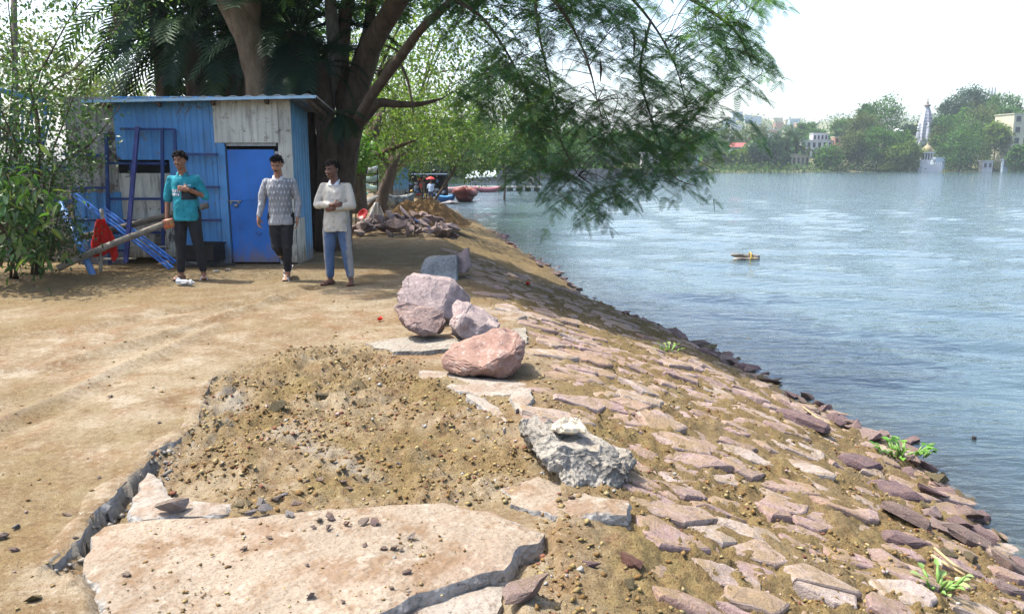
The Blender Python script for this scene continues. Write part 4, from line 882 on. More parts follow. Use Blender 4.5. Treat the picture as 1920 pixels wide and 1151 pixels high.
# --- blue pipe rack standing against the front wall
rack = empty('pipe_rack', (wx(260), SY - .12, 0)); tag(rack, 'navy blue pipe rack of posts and rails against the shed wall', 'rack')
def rk(a, b, w=.04, nm='rail', dy=-.12):
    mb = MB(); mb.bar(at(a[0], a[1], SY + dy), at(b[0], b[1], SY + dy), w, w); o = mb.build(nm, M_NAVY, rack); o.location = -rack.location; return o
for a, b in (((226, 242), (328, 243)), ((328, 289), (408, 290)), ((205, 306), (312, 307)), ((118, 290), (200, 292)), ((120, 353), (200, 352)), ((378, 351), (412, 351)), ((204, 373), (312, 373)), ((140, 413), (200, 413)), ((205, 414), (415, 413)), ((205, 437), (310, 436)), ((330, 475), (412, 474)), ((150, 470), (240, 470))): rk(a, b)
for a, b in (((199, 250), (206, 498)), ((327, 242), (329, 300)), ((246, 306), (247, 330)), ((304, 240), (306, 480))): rk(a, b, .045, 'post', -.16)
def leaner(name, pts, r, mat, label, cat, n=8, group=None, ends=None):
    P, rr = crom(pts, [r] * len(pts), 3) if len(pts) > 2 else (pts, [r] * len(pts)); c = Vector(P[0] if P[0].z < P[-1].z else P[-1])
    mb = MB(); mb.tube([p - c for p in P], rr, n, True); return tag(mb.build(name, mat, None, c), label, cat, group)
o = MB(); a = at(258, 238, SY - .2); b = at(236, 492, SY - .75); o.bar(b - b, a - b, .06, .05); tag(o.build('steel_bar', simple('violet_steel', (0.05, 0.06, 0.20), .4, .3, 9, .1), None, b), 'violet blue flat steel bar leaning upright on the shed wall', 'bar')
for (a, b, lab) in (((134, 364, -.15), (318, 504, -1.0), 'longer lower thin blue tube slanting down to the right'), ((189, 391, -.2), (326, 494, -.85), 'shorter upper thin blue tube slanting down to the right')):
    tb = empty('blue_tube', at(b[0], b[1], SY + b[2])); tag(tb, lab, 'tube', 'slanting blue tubes'); p0 = at(a[0], a[1], SY + a[2]) - tb.location
    for off in (0, .055):
        q = MB(); q.bar(Vector((off, 0, off * .3)), p0 + Vector((off, 0, off * .3)), .024, .024); q.build('bar', M_PIPE, tb)
leaner('fat_blue_pipe', [at(113, 381, SY - .45), at(176, 519, SY - 1.2)], .05, simple('streaked_blue_pipe', (0.05, 0.17, 0.48), .35, .4, 7, .15, 0, .5, dirt=(0.12, 0.25, 0.5)), 'thick short blue pipe with pale streaks leaning left of the red cloth', 'pipe', 12)
leaner('wooden_pole', [at(108, 503, SY - 1.4), at(200, 462, SY - 1.1), at(306, 421, SY - .7)], .05, M_BAMBOO, 'grey wooden pole in front, propped on the crossed sticks', 'pole', 10, 'wooden poles')
leaner('wooden_pole', [at(20, 468, SY - .6), at(150, 445, SY - .5), at(260, 418, SY - .4), at(390, 385, SY - .3)], .05, simple('dark_pole', (0.17, 0.145, 0.115), .85, .4, 9, .5), 'darker wooden pole behind, reaching past the man in the teal shirt', 'pole', 10, 'wooden poles')
leaner('stick', [at(190, 392, SY - .85), at(194, 430, SY - .88), at(187, 522, SY - .95)], .028, M_STICK, 'pale upright stick carrying the red cloth', 'stick', 8)
mb = MB(); mb.bar(at(330, 499, SY - .5), at(442, 496, SY - .2), .05, .04); tag(mb.build('timber', simple('dark_timber', (0.06, 0.05, 0.045), .8, .3, 9, .3)), 'thin dark timber on the ground before the shed door', 'timber')
for a, b, l in (((235, 465), (312, 462), 'upper pale lath lying behind the slanting tubes'), ((190, 486), (255, 485), 'lower pale lath lying behind the slanting tubes')):
    mb = MB(); mb.bar(at(a[0], a[1], SY - .45), at(b[0], b[1], SY - .4), .05, .022); tag(mb.build('lath', M_STICK), l, 'lath', 'pale laths')
def cloth(name, c, w, h, mat, label, seed, cat='cloth', thick=.006):
    n = 22; vs = []; fs = []
    for j in range(n + 1):
        for i in range(n + 1):
            u, v = i / n - .5, j / n; g = (0.35 + .65 * min(1, v * 1.6)) * (1 - .25 * max(0, v - .75)); q = mnoise.noise((u * 5, v * 2.2, seed)) 
            z = -v * h * (1 + .22 * mnoise.noise((u * 4, 3, seed))); d = q * .13 * w + .08 * w * math.sin(u * 16 + seed + 2 * v)
            vs.append((u * w * g + .06 * w * mnoise.noise((u * 3, v * 3, seed + 5)), d, z))
    m = n + 1; b = len(vs); vs += [(x, y + thick, z) for x, y, z in vs]
    for j in range(n):
        for i in range(n):
            a = j * m + i; fs += [(a, a + 1, a + m + 1, a + m), (b + a, b + a + m, b + a + m + 1, b + a + 1)]
    for i in range(n): fs += [(i, b + i, b + i + 1, i + 1), (n * m + i, n * m + i + 1, b + n * m + i + 1, b + n * m + i), (i * m, (i + 1) * m, b + (i + 1) * m, b + i * m), (i * m + n, b + i * m + n, b + (i + 1) * m + n, (i + 1) * m + n)]
    return tag(MB().add(vs, fs, True).build(name, mat, None, c), label, cat)
cloth('red_cloth', at(190, 411, SY - .93), .40, .56, M_REDC, 'bright red cloth hanging from the pale stick', 3)
cloth('plastic_bag', at(184, 420, SY - .87), .24, .20, simple('grey_film', (0.45, 0.46, 0.47), .3, .2, 9, .3), 'small grey plastic bag tied above the red cloth', 8, 'bag')
cr = empty('crate', at(386, 490, SY - .28)); tag(cr, 'broken black plastic crate on the ground left of the blue door', 'crate'); cr.rotation_euler.z = R(-12)
for nm, c, d in (('bottom', (0, 0, .02), (.5, .32, .02)), ('side', (0, -.16, .15), (.5, .015, .22)), ('side', (0, .16, .15), (.5, .015, .26)), ('end', (-.25, 0, .13), (.015, .32, .2)), ('end', (.25, 0, .16), (.015, .32, .26)), ('rim', (0, -.17, .26), (.54, .02, .03)), ('rim', (0, .17, .29), (.54, .02, .03))): mb = MB(); mb.box(c, d); mb.build(nm, M_BLACKP, cr)
# litter in front of the shed
def crumple(px, py, w, mat, label, cat='litter', name='litter', hz=.35, seed=0, z=None):
    p = gp(px, py, gz(*gp(px, py, 0)[:2])) if z is None else gp(px, py, z); s = w / FPX * (p - cam.location).length / 2; r = random.Random(seed + px)
    me = hull_mesh([Vector((r.uniform(-1, 1), r.uniform(-.7, .7), r.uniform(0, hz * 2))) for _ in range(12)], .03, 2, .22, 2.5, seed, name, False)
    o = link(name, me, mat, None, p + Vector((0, 0, .0))); o.scale = (s, s, s); return tag(o, label, cat)
M_WPL = simple('white_plastic', (0.62, 0.62, 0.62), .4, .2, 9, .2)
crumple(348, 535, 36, M_WPL, 'crumpled whitish plastic at the feet of the man in teal', seed=1); crumple(406, 510, 10, M_WPL, 'tiny white scrap on the shaded ground below the crate', seed=2)
crumple(427, 508, 14, M_BAMBOO, 'small brown lump on the ground below the door', seed=3); crumple(365, 496, 24, M_WPL, 'white scrap lying behind the man in teal', seed=4)
M_REDF = simple('red_petals', (0.62, 0.03, 0.015), .7, .3, 20, .4)
def flower(px, py, w, label, seed):
    p = on_bank(px, py); s = w / FPX * (p - cam.location).length / 2; mb = MB(); r = random.Random(seed)
    for i in range(26):
        a = r.uniform(0, 6.28); e = r.uniform(.15, 1.2); d = Vector((math.cos(a) * math.cos(e), math.sin(a) * math.cos(e), math.sin(e))); t = d.cross(Vector((0, 0, 1))).normalized() * s * .3
        q = d * s * r.uniform(.7, 1.1); mb.add([d * s * .1, q * .6 + t, q, q * .6 - t, q * .62 + d.cross(t) * .15], [(0, 1, 4), (1, 2, 4), (2, 3, 4), (3, 0, 4)])
    tag(mb.build('red_flower', M_REDF, None, p + Vector((0, 0, .01))), label, 'flower', 'red flower heads')
flower(712, 603, 18, 'red flower head left of the small lilac boulder', 1); flower(990, 535, 14, 'red flower head in the tree shade near the water', 2)

# --- grey board fence behind the left bushes, and the blue climbing frame beyond it
fence = empty('board_fence', at(40, 500, SY + .5)); tag(fence, 'weathered grey board fence behind the bushes left of the shed', 'fence')
M_BOARD = paint('weathered_boards', (0.20, 0.185, 0.165), (0.08, 0.06, 0.05), .55, .8, .8)
for i in range(19):
    x = wx(-130, SY + .5) + i * .165; h = 1.72 + .05 * math.sin(i * 2.1); mb = MB(); mb.box((x, SY + .5 + .012 * (i % 2), h / 2), (.155, .022, h)); o = mb.build('board', M_BOARD, fence); o.location = -fence.location
for z in (.35, 1.0, 1.55):
    mb = MB(); mb.bar((wx(-140, SY + .5), SY + .46, z), (wx(148, SY + .5), SY + .46, z), .05, .08); o = mb.build('rail', M_NAVY, fence); o.location = -fence.location
fr = empty('climbing_frame', at(20, 420, SY + 1.6)); tag(fr, 'teal blue metal frame with bars rising behind the bush at the left edge', 'metal frame')
M_TEAL = simple('teal_blue_pipe', (0.02, 0.12, 0.26), .35, .3, 8, .1, 0, .5)
for a, b, w in (((-90, 150), (82, 188), .09), ((-90, 255), (82, 268), .07), ((0, 170), (0, 262), .03), ((22, 172), (22, 263), .03), ((42, 178), (42, 265), .03), ((60, 183), (60, 267), .03), ((88, 190), (70, 330), .05), ((-40, 160), (-40, 420), .06), ((98, 205), (80, 280), .03)):
    mb = MB(); mb.bar(at(a[0], a[1], SY + 1.6), at(b[0], b[1], SY + 1.6), w, w); o = mb.build('bar', M_TEAL, fr); o.location = -fr.location
leaner('utility_pole', [at(34, 460, 26), at(24, -120, 26)], .09, simple('pole_wood', (0.10, 0.085, 0.07), .8), 'slim dark utility pole rising behind the left bushes', 'pole', 8)
# ------------------------------------------------------------------ people
def solid(mb, voxel, smooth_it=4, name='body'):
    """fuse overlapping closed shapes into one continuous surface"""
    me = mb.mesh('tmp'); o = bpy.data.objects.new('tmp', me); COL.objects.link(o)
    m = o.modifiers.new('r', 'REMESH'); m.mode = 'VOXEL'; m.voxel_size = voxel; m.use_smooth_shade = True
    if smooth_it: s = o.modifiers.new('s', 'SMOOTH'); s.iterations = smooth_it; s.factor = .5
    bpy.context.view_layer.update(); dg = bpy.context.evaluated_depsgraph_get()
    out = bpy.data.meshes.new_from_object(o.evaluated_get(dg)); out.name = name; bpy.data.objects.remove(o); bpy.data.meshes.remove(me)
    out.polygons.foreach_set('use_smooth', [True] * len(out.polygons)); return out
def capsule(mb, pts, rad, flat=(1, 1), n=12):
    pts = [Vector(p) for p in pts]
    for i, p in enumerate(pts): mb.ell(p, (rad[i] * flat[0], rad[i] * flat[1], rad[i]), n, 8)
    for i in range(len(pts) - 1):
        a, b = pts[i], pts[i + 1]
        mb.tube([a, a.lerp(b, .5), b], [rad[i], (rad[i] + rad[i + 1]) / 2, rad[i + 1]], n)
def loft(mb, rings, n=20):
    """rings: (center, rx, ry)"""
    vs = []; m = len(rings)
    for c, rx, ry in rings:
        for k in range(n):
            a = 2 * math.pi * k / n; ca, sa = math.cos(a), math.sin(a); e = .85
            vs.append(Vector(c) + Vector((rx * abs(ca) ** e * (1 if ca > 0 else -1), ry * abs(sa) ** e * (1 if sa > 0 else -1), 0)))
    fs = [(i * n + k, i * n + (k + 1) % n, (i + 1) * n + (k + 1) % n, (i + 1) * n + k) for i in range(m - 1) for k in range(n)]
    fs += [tuple(range(n))[::-1], tuple((m - 1) * n + k for k in range(n))]; mb.add(vs, fs, True)
def folds(me, amp, fx=9.0, fz=4.0, seed=0.0):
    n = len(me.vertices); co = np.empty(n * 3, np.float32); me.vertices.foreach_get('co', co); co = co.reshape(-1, 3)
    no = np.empty(n * 3, np.float32); me.vertices.foreach_get('normal', no); no = no.reshape(-1, 3)
    for i in range(n):
        x, y, z = co[i]; q = mnoise.noise((x * fx + z * 3 + seed, y * fx, z * fz - x * 2)); q2 = mnoise.noise((x * fx * 2.3 - z * 9, y * fx * 2 + seed, z * fz * 2.6))
        co[i] += no[i] * (amp * (q + .5 * q2))
    me.vertices.foreach_set('co', co.ravel()); me.update()
def hand(mb, wrist, d, palmn, sc=1.0, curl=.5, side=1, grip=0.0):
    """wrist point, direction d of the fingers, palm normal; thumb on `side` of d x palmn"""
    d = Vector(d).normalized(); pn = Vector(palmn); pn = (pn - d * pn.dot(d)).normalized(); s = d.cross(pn).normalized() * side; w = Vector(wrist)
    M = Matrix((s, d, pn)).transposed(); mb.ell(w + d * .045 * sc, (.040 * sc, .050 * sc, .019 * sc), 12, 8, M)
    for k, (o, L) in enumerate(((.029, .070), (.010, .078), (-.010, .073), (-.028, .058))):
        a = w + d * .082 * sc + s * o * sc; L *= sc; c = curl + grip; d1 = (d * math.cos(c * .5) + pn * math.sin(c * .5)); d2 = (d * math.cos(c * 1.3) + pn * math.sin(c * 1.3)); d3 = (d * math.cos(c * 1.9) + pn * math.sin(c * 1.9))
        p1 = a + d1 * L * .45; p2 = p1 + d2 * L * .32; p3 = p2 + d3 * L * .25
        capsule(mb, [a - d * .02 * sc, a, p1, p2, p3], [.0095 * sc, .0095 * sc, .009 * sc, .0082 * sc, .007 * sc], n=8)
    t0 = w + d * .02 * sc + s * .028 * sc; t1 = t0 + (s * .7 + d * .6 + pn * .25).normalized() * .04 * sc; t2 = t1 + (s * .25 + d * .9 + pn * (.3 + curl * .5)).normalized() * .032 * sc
    capsule(mb, [t0, t1, t2], [.014 * sc, .0105 * sc, .0085 * sc], n=8)
def skinmat(name, col):
    k = NM(name); p = k.pos('obj'); n = k.noise(p, 18, 4)
    return k.fin(k.mix(k.ramp(n, [(.3, 0), (.7, 1)]), [c * .8 for c in col], [c * 1.15 for c in col]), .5, k.bump(k.noise(p, 120, 3), .12, .004), 0, .35)
M_HAIR = simple('black_hair', (0.006, 0.0055, 0.0055), .8, .3, 60, .3, 0, .08)
M_EYEW = simple('eye_white', (0.17, 0.15, 0.14), .4, .05); M_EYE = simple('eye_dark', (0.012, 0.008, 0.006), .2, .05); M_LIP = simple('lips', (0.13, 0.045, 0.04), .5, .1); M_TEETH = simple('teeth', (0.6, 0.58, 0.52), .4, .05)
def head(mb, c, yaw, pitch, roll=0.0, s=1.0):
    M = Matrix.Rotation(yaw, 3, 'Z') @ Matrix.Rotation(roll, 3, 'Y') @ Matrix.Rotation(pitch, 3, 'X'); c = Vector(c); q = lambda x, y, z: c + M @ Vector((x * s, y * s, z * s))
    e = lambda p, r, k=12: mb.ell(q(*p), tuple(v * s for v in r), k, 10, M)
    e((0, .012, .035), (.073, .093, .085), 18); e((0, -.02, -.02), (.062, .068, .078), 16); e((0, -.036, -.068), (.042, .045, .036), 14); e((0, -.068, -.088), (.020, .018, .016))
    e((0, -.088, -.008), (.0105, .013, .026)); e((0, -.100, -.026), (.0125, .012, .010)); e((.011, -.092, -.029), (.008, .009, .007)); e((-.011, -.092, -.029), (.008, .009, .007))
    e((.034, -.072, -.022), (.021, .017, .02)); e((-.034, -.072, -.022), (.021, .017, .02)); e((0, -.070, .034), (.05, .016, .011)); e((0, -.083, -.052), (.022, .011, .009))
    e((.074, .008, -.005), (.008, .019, .030)); e((-.074, .008, -.005), (.008, .019, .030))
    return M, q
def person(name, loc, yaw, H, J, skin, shirt, pants, label, hairstyle, smile=False, sandals=None, moustache=True):
    """J: joints in metres for a 1.70 m figure facing -Y; scaled by H / 1.70"""
    root = empty(name, loc, yaw); tag(root, label, 'person'); k = H / 1.70; V = lambda p: Vector(p) * k
    j = {a: V(b) for a, b in J.items() if isinstance(b, tuple) and len(b) == 3 and not isinstance(b[0], tuple)}
    mb = MB(); sm = skin; mid = j['pelvis']
    loft(mb, [(mid + V((0, 0, -.10)), .135 * k, .10 * k), (mid, .148 * k, .108 * k), (mid + V((0, 0, .12)), .125 * k, .092 * k), (j['chest'] + V((0, .0, -.05)), .14 * k, .098 * k), (j['chest'] + V((0, 0, .08)), .132 * k, .085 * k), (j['neck'] + V((0, .01, -.03)), .10 * k, .07 * k)])
    capsule(mb, [j['neck'] + V((0, .015, -.05)), j['neck'].lerp(j['head'], .45) + V((0, .012, 0)), j['head'] + V((0, .01, -.03))], [.062 * k, .054 * k, .055 * k])
    for s in 'LR':
        capsule(mb, [j['hip' + s], j['knee' + s], j['ank' + s]], [.088 * k, .056 * k, .036 * k]); calf = j['knee' + s].lerp(j['ank' + s], .3); mb.ell(calf + V((0, .015, 0)), (.05 * k, .055 * k, .09 * k))
        a = j['ank' + s]; t = j['toe' + s]; d = (t - a); d.z = 0; d.normalize(); sd = Vector((-d.y, d.x, 0)); fb = Vector((a.x, a.y, a.z - .055 * k)); M = Matrix((sd, -d, Vector((0, 0, 1)))).transposed()
        hd = (t - fb); capsule(mb, [fb - d * .045 * k, fb + hd * .5 + V((0, 0, .012)), t - d * .02 * k], [.034 * k, .033 * k, .026 * k], n=10); capsule(mb, [a, fb + V((0, 0, .012))], [.036 * k, .036 * k], n=10)
        for i in range(5): b = t + sd * (i - 2) * .017 * k; capsule(mb, [b - d * .02 * k, b + d * (.022 - .004 * abs(i - 1)) * k + V((0, 0, -.004))], [.0105 * k, .0085 * k], n=6)
        capsule(mb, [j['sho' + s], j['elb' + s], j['wri' + s]], [.042 * k, .038 * k, .027 * k])
        h = J['hand' + s]; hand(mb, j['wri' + s], h[0], h[1], k, h[2], h[3], h[4] if len(h) > 4 else 0)
    hy = J.get('headrot', (0, 0, 0)); M, q = head(mb, j['head'], R(hy[0]), R(hy[1]), R(hy[2]), k)
    link('body', solid(mb, J.get('voxel', .0078), 3, 'body'), sm, root)
    e = lambda nm, p, r, m, kk=10: (lambda b: (b.ell(q(*p), tuple(v * k for v in r), kk, 8, M), b.build(nm, m, root)))(MB())
    for s in (-1, 1):
        e('eye', (s * .031, -.082, .004), (.0105, .006, .0042), M_EYEW); e('iris', (s * .031, -.0855, .004), (.0052, .0035, .0046), M_EYE)
        b = MB(); b.tube([q(s * .014, -.0945, .021), q(s * .034, -.0925, .027), q(s * .052, -.079, .020)], [.0035 * k, .0048 * k, .003 * k], 6); b.build('eyebrow', M_HAIR, root)
    b = MB(); b.tube([q(-.022, -.088, -.054), q(-.008, -.0955, -.0555), q(.008, -.0955, -.0555), q(.022, -.088, -.054)], [.003 * k, .0062 * k, .0062 * k, .003 * k], 8); b.build('mouth', M_LIP, root)
    if smile: b = MB(); b.tube([q(-.017, -.0925, -.0525), q(0, -.0995, -.054), q(.017, -.0925, -.0525)], [.002 * k, .004 * k, .002 * k], 8); b.build('teeth', M_TEETH, root)
    if moustache: b = MB(); b.tube([q(-.022, -.09, -.046), q(0, -.0985, -.041), q(.022, -.09, -.046)], [.002 * k, .0038 * k, .002 * k], 6); b.build('moustache', M_HAIR, root)
    # hair: a lumpy cap with a fringe
    hb = MB(); n = 30; m = 18; vs = []; fs = []
    for i in range(m + 1):
        th = math.pi * .64 * i / m
        for a_ in range(n):
            a = 2 * math.pi * a_ / n; d = Vector((math.sin(th) * math.cos(a), math.sin(th) * math.sin(a), math.cos(th)))
            low = hairstyle['front'] if d.y < -.25 else hairstyle['back']; cut = min(1.0, th / (math.pi * .64))
            tt = th if th <= low else low; d = Vector((math.sin(tt) * math.cos(a), math.sin(tt) * math.sin(a), math.cos(tt))); r = 1 + hairstyle['vol'] * (.7 + .8 * mnoise.noise((d.x * 5, d.y * 5, d.z * 5 + hairstyle['seed']))) * (1 - .5 * cut)
            vs.append(q(d.x * .079 * r, .012 + d.y * .100 * r, .035 + d.z * .092 * r))
    fs = [(i * n + a, i * n + (a + 1) % n, (i + 1) * n + (a + 1) % n, (i + 1) * n + a) for i in range(m) for a in range(n)]
    hb.add(vs, fs, True); rr = random.Random(hairstyle['seed'])
    for i in range(hairstyle.get('locks', 60)):
        a = rr.uniform(0, 6.28); th = rr.uniform(.1, 1.15 if math.sin(a) < 0 else 1.6); d = Vector((math.sin(th) * math.cos(a), math.sin(th) * math.sin(a), math.cos(th)))
        p0 = Vector((d.x * .078, .012 + d.y * .099, .035 + d.z * .091)); fl = Vector((hairstyle['sweep'], -.6, -.25)) if math.sin(a) < .2 else Vector((d.x * .5, .3, -.8)); fl = (fl - d * fl.dot(d)).normalized(); L = rr.uniform(.025, .055) * hairstyle.get('len', 1)
        P = [p0, p0 + fl * L * .5 + d * L * .35, p0 + fl * L + d * L * .05]; hb.tube([q(*x) for x in P], [.009 * k, .008 * k, .002 * k], 5)
    hb.build('hair', M_HAIR, root)
    # shirt
    mb = MB(); hz = J['hem']; c0 = Vector((mid.x, mid.y, hz * k)); ex = shirt.get('ease', .02)
    loft(mb, [(c0 + V((0, 0, 0)), (.158 + ex) * k, (.126 + ex) * k), (c0 + V((0, 0, .10)), (.156 + ex) * k, (.122 + ex) * k), (mid.lerp(j['chest'], .45), (.143 + ex) * k, (.115 + ex) * k), (j['chest'] + V((0, 0, -.04)), (.150 + ex) * k, (.112 + ex) * k), (j['chest'] + V((0, 0, .05)), (.156 + ex * .6) * k, (.108 + ex * .6) * k), (j['chest'] + V((0, 0, .11)), .150 * k, .098 * k),
              (j['neck'] + V((0, .008, -.03)), .098 * k, .076 * k), (j['neck'] + V((0, .02, -.034)), .074 * k, .060 * k)])
    for s in 'LR':
        f = shirt['sleeve'][0 if s == 'L' else 1]; el, wr, sh = j['elb' + s], j['wri' + s], j['sho' + s]; cuff = el.lerp(wr, f)
        inn = sh.lerp(j['neck'], .55) + V((0, 0, -.045))
        capsule(mb, [inn, sh + V((0, 0, -.002)), sh.lerp(el, .55), el, el.lerp(cuff, .6), cuff], [.058 * k, .061 * k, .060 * k, .053 * k, .047 * k, .042 * k])
    me = solid(mb, max(.0095, J.get('voxel', 0)), 5, 'shirt'); folds(me, shirt.get('fold', .012) * k, 8, 5, shirt.get('seed', 0)); so = link('shirt', me, shirt['mat'], root)
    for s in (-1, 1):                                       # collar leaves
        b = MB(); a = j['neck'] + V((0, .012, -.03)); P = [a + V((s * .012, -.094, -.038)), a + V((s * .070, -.078, -.030)), a + V((s * .072, -.02, .028)), a + V((s * .052, .055, .046)), a + V((s * .040, -.072, .010))]
        q2 = [p + V((0, -.008, .010)) for p in P]; b.add(P + q2, [(0, 1, 2, 4), (4, 2, 3), (9, 7, 6, 5), (8, 7, 9), (0, 5, 6, 1), (1, 6, 7, 2), (2, 7, 8, 3), (0, 4, 9, 5), (4, 3, 8, 9)]); b.build('collar', shirt.get('collar', shirt['mat']), so)
    b = MB(); x0 = mid.x; 
    for i in range(6):
        z = hz * k + (.06 + .075 * i) * k; hit, lc, nn, _ = so.ray_cast(Vector((x0, -1, z)), Vector((0, 1, 0))); 
        if hit: b = MB(); b.ell(lc + Vector((0, -.001, 0)), (.006 * k, .003, .006 * k), 8, 6); b.build('button', shirt.get('button', M_EYE), so)
    # trousers
    mb = MB(); loft(mb, [(mid + V((0, 0, -.115)), .145 * k, .11 * k), (mid + V((0, 0, -.02)), .168 * k, .122 * k), (mid + V((0, 0, .09)), .150 * k, .108 * k)])
    for s in 'LR':
        f = pants['len']; kn, an = j['knee' + s], j['ank' + s]; e_ = pants.get('ease', 1.0)
        capsule(mb, [j['hip' + s] + V((0, 0, .02)), j['hip' + s].lerp(kn, .5), kn, kn.lerp(an, f * .5), kn.lerp(an, f)], [.103 * k * min(e_, 1.08), .088 * k * e_, .071 * k * e_, .064 * k * e_, .054 * k * e_])
    me = solid(mb, max(.010, J.get('voxel', 0)), 4, 'trousers'); folds(me, .008 * k, 9, 7, 4 + shirt.get('seed', 0)); link('trousers', me, pants['mat'], root)
    for s in 'LR':                                          # footwear
        a = j['ank' + s]; t = j['toe' + s]; d = t - a; d.z = 0; d.normalize(); sd = Vector((-d.y, d.x, 0)); fb = Vector((a.x, a.y, a.z - .055 * k)); ang = (t - fb); L = ang.length
        sole = MB(); pts = [(-.075, .033), (-.02, .036), (.05, .036), (.11, .045), (L / k + .01, .047), (L / k + .055, .028)]; up = Vector((0, 0, 1)); ax = ang.normalized(); nz = sd.cross(-ax).normalized(); nz = nz if nz.z > 0 else -nz
        base = fb - nz * .036 * k; ring = [base + ax * x * k + sd * w * k for x, w in pts] + [base + ax * x * k - sd * w * k for x, w in pts[::-1]]; n = len(ring)
        sole.add(ring + [p - nz * .016 * k for p in ring], [tuple(range(n)), tuple(range(n, 2 * n))[::-1]] + [(i, i + n, (i + 1) % n + n, (i + 1) % n) for i in range(n)]); sh = sole.build('sandal', sandals[0], root)
        st = MB(); c = fb + ax * .085 * k
        for dx in (0, .022, .044) if sandals[2] else (0, .02): 
            P = [c + ax * dx * k + sd * (math.cos(u) * .043) * k + nz * (math.sin(u) * .052 - .034) * k for u in np.linspace(0, math.pi, 9)]; st.tube(P, .0115 * k, 6)
        if sandals[2]: st.tube([fb - ax * .05 * k + sd * .035 * k, a - ax * .045 * k + nz * -.02 * k, fb - ax * .05 * k - sd * .035 * k], .01 * k, 6)
        st.build('strap', sandals[1], sh)
    return root, j, k
def ground_at(px, py):
    p = gp(px, py, 0.0)
    for _ in range(4): p = gp(px, py, gz(p.x, p.y))
    return p
# cloth materials
def clothbump(k, p):
    mp = k.n('ShaderNodeMapping'); k.l(p, mp.inputs[0]); mp.inputs['Scale'].default_value = (1, 1, .55); mp.inputs['Rotation'].default_value = (0, R(24), 0)
    return k.bump(k.math('ADD', k.noise(mp.outputs[0], 9, 3, .5, 1.6), k.math('MULTIPLY', k.noise(p, 70, 2), .06)), .55, .03)
def teal_mat():
    k = NM('teal_shirt'); p = k.pos('obj'); x, y, z = k.sepv(p); n = k.noise(p, 9, 5)
    c = k.mix(k.ramp(n, [(.3, 0), (.7, 1)]), (0.010, 0.15, 0.20), (0.025, 0.26, 0.32))
    def box(x0, x1, z0, z1): return k.math('MULTIPLY', k.math('MULTIPLY', k.math('GREATER_THAN', x, x0), k.math('LESS_THAN', x, x1)), k.math('MULTIPLY', k.math('GREATER_THAN', z, z0), k.math('LESS_THAN', z, z1)))
    fr = k.math('LESS_THAN', y, -.02)
    c = k.mix(k.math('MULTIPLY', box(-.005, .17, 1.13, 1.30), fr), c, (0.022, 0.028, 0.036))
    c = k.mix(k.math('MULTIPLY', box(.03, .12, 1.325, 1.338), k.math('MULTIPLY', fr, k.math('GREATER_THAN', k.noise(k.pos('obj', (90, 1, 90)), 1, 2), .47))), c, (0.45, 0.62, 0.66))
    for i, (zz, ph) in enumerate(((1.255, 0), (1.205, .02))):
        m = k.math('MULTIPLY', box(-.145, -.02, zz - .018, zz + .018), fr); st = k.math('GREATER_THAN', k.math('SINE', k.math('MULTIPLY', k.math('ADD', x, ph), 190)), -.35)
        c = k.mix(m, c, (0.08, 0.10, 0.16)); c = k.mix(k.math('MULTIPLY', m, k.math('MULTIPLY', st, k.math('GREATER_THAN', k.noise(p, 55, 2), .43))), c, (0.62, 0.62, 0.62))
    return k.fin(c, .8, clothbump(k, p), 0, .2)
def motif_mat():
    k = NM('motif_shirt'); p = k.pos('obj'); x, y, z = k.sepv(p); a = k.n('ShaderNodeMath', operation='ARCTAN2'); 
    u = k.math('MULTIPLY', x, 22.0); v = k.math('MULTIPLY', z, 12.5); row = k.math('FLOOR', v); odd = k.math('MULTIPLY', k.math('MODULO', k.math('ABSOLUTE', row), 2.0), .5)
    fu = k.math('SUBTRACT', k.math('FRACT', k.math('ADD', u, odd)), .5); fv = k.math('SUBTRACT', k.math('FRACT', v), .5)
    d = k.math('ADD', k.math('ABSOLUTE', k.math('MULTIPLY', fu, 2.6)), k.math('ABSOLUTE', k.math('MULTIPLY', fv, 2.0))); d = k.math('ADD', d, k.math('MULTIPLY', k.math('SUBTRACT', k.noise(p, 60, 3), .5), .5))
    n = k.noise(p, 5, 3); base = k.mix(n, (0.15, 0.16, 0.175), (0.22, 0.23, 0.245))
    c = k.mix(k.ramp(d, [(.50, .9), (.68, 0)]), base, (0.42, 0.44, 0.46)); c = k.mix(k.ramp(d, [(.14, .5), (.24, 0)]), c, (0.26, 0.27, 0.29))
    sl = k.math('GREATER_THAN', k.math('ABSOLUTE', x), .205); hem = k.math('LESS_THAN', z, .93)
    c = k.mix(k.math('MULTIPLY', k.math('MAXIMUM', sl, hem), .5), c, (0.36, 0.37, 0.39))
    return k.fin(c, .8, clothbump(k, p), 0, .2)
def stained_mat(name, a, b, st, sc=4):
    k = NM(name); p = k.pos('obj'); c = k.mix(k.ramp(k.noise(p, sc, 5), [(.3, 0), (.7, 1)]), a, b); c = k.mix(k.ramp(k.noise(p, sc * 1.7, 6, .7), [(.55, 0), (.72, .7)]), c, st)
    return k.fin(c, .85, clothbump(k, p), 0, .2)
def jeans_mat():
    k = NM('dusty_jeans'); p = k.pos('obj'); x, y, z = k.sepv(p); c = k.mix(k.ramp(k.noise(p, 6, 5), [(.3, 0), (.7, 1)]), (0.038, 0.072, 0.15), (0.085, 0.135, 0.235))
    e = k.math('ADD', k.math('ABSOLUTE', k.math('ADD', x, -.0)), k.math('MULTIPLY', k.noise(p, 14, 4), .06)); c = k.mix(k.ramp(e, [(.165, 0), (.20, .8)]), c, (0.32, 0.30, 0.27))
    return k.fin(c, .9, clothbump(k, p), 0, .2)
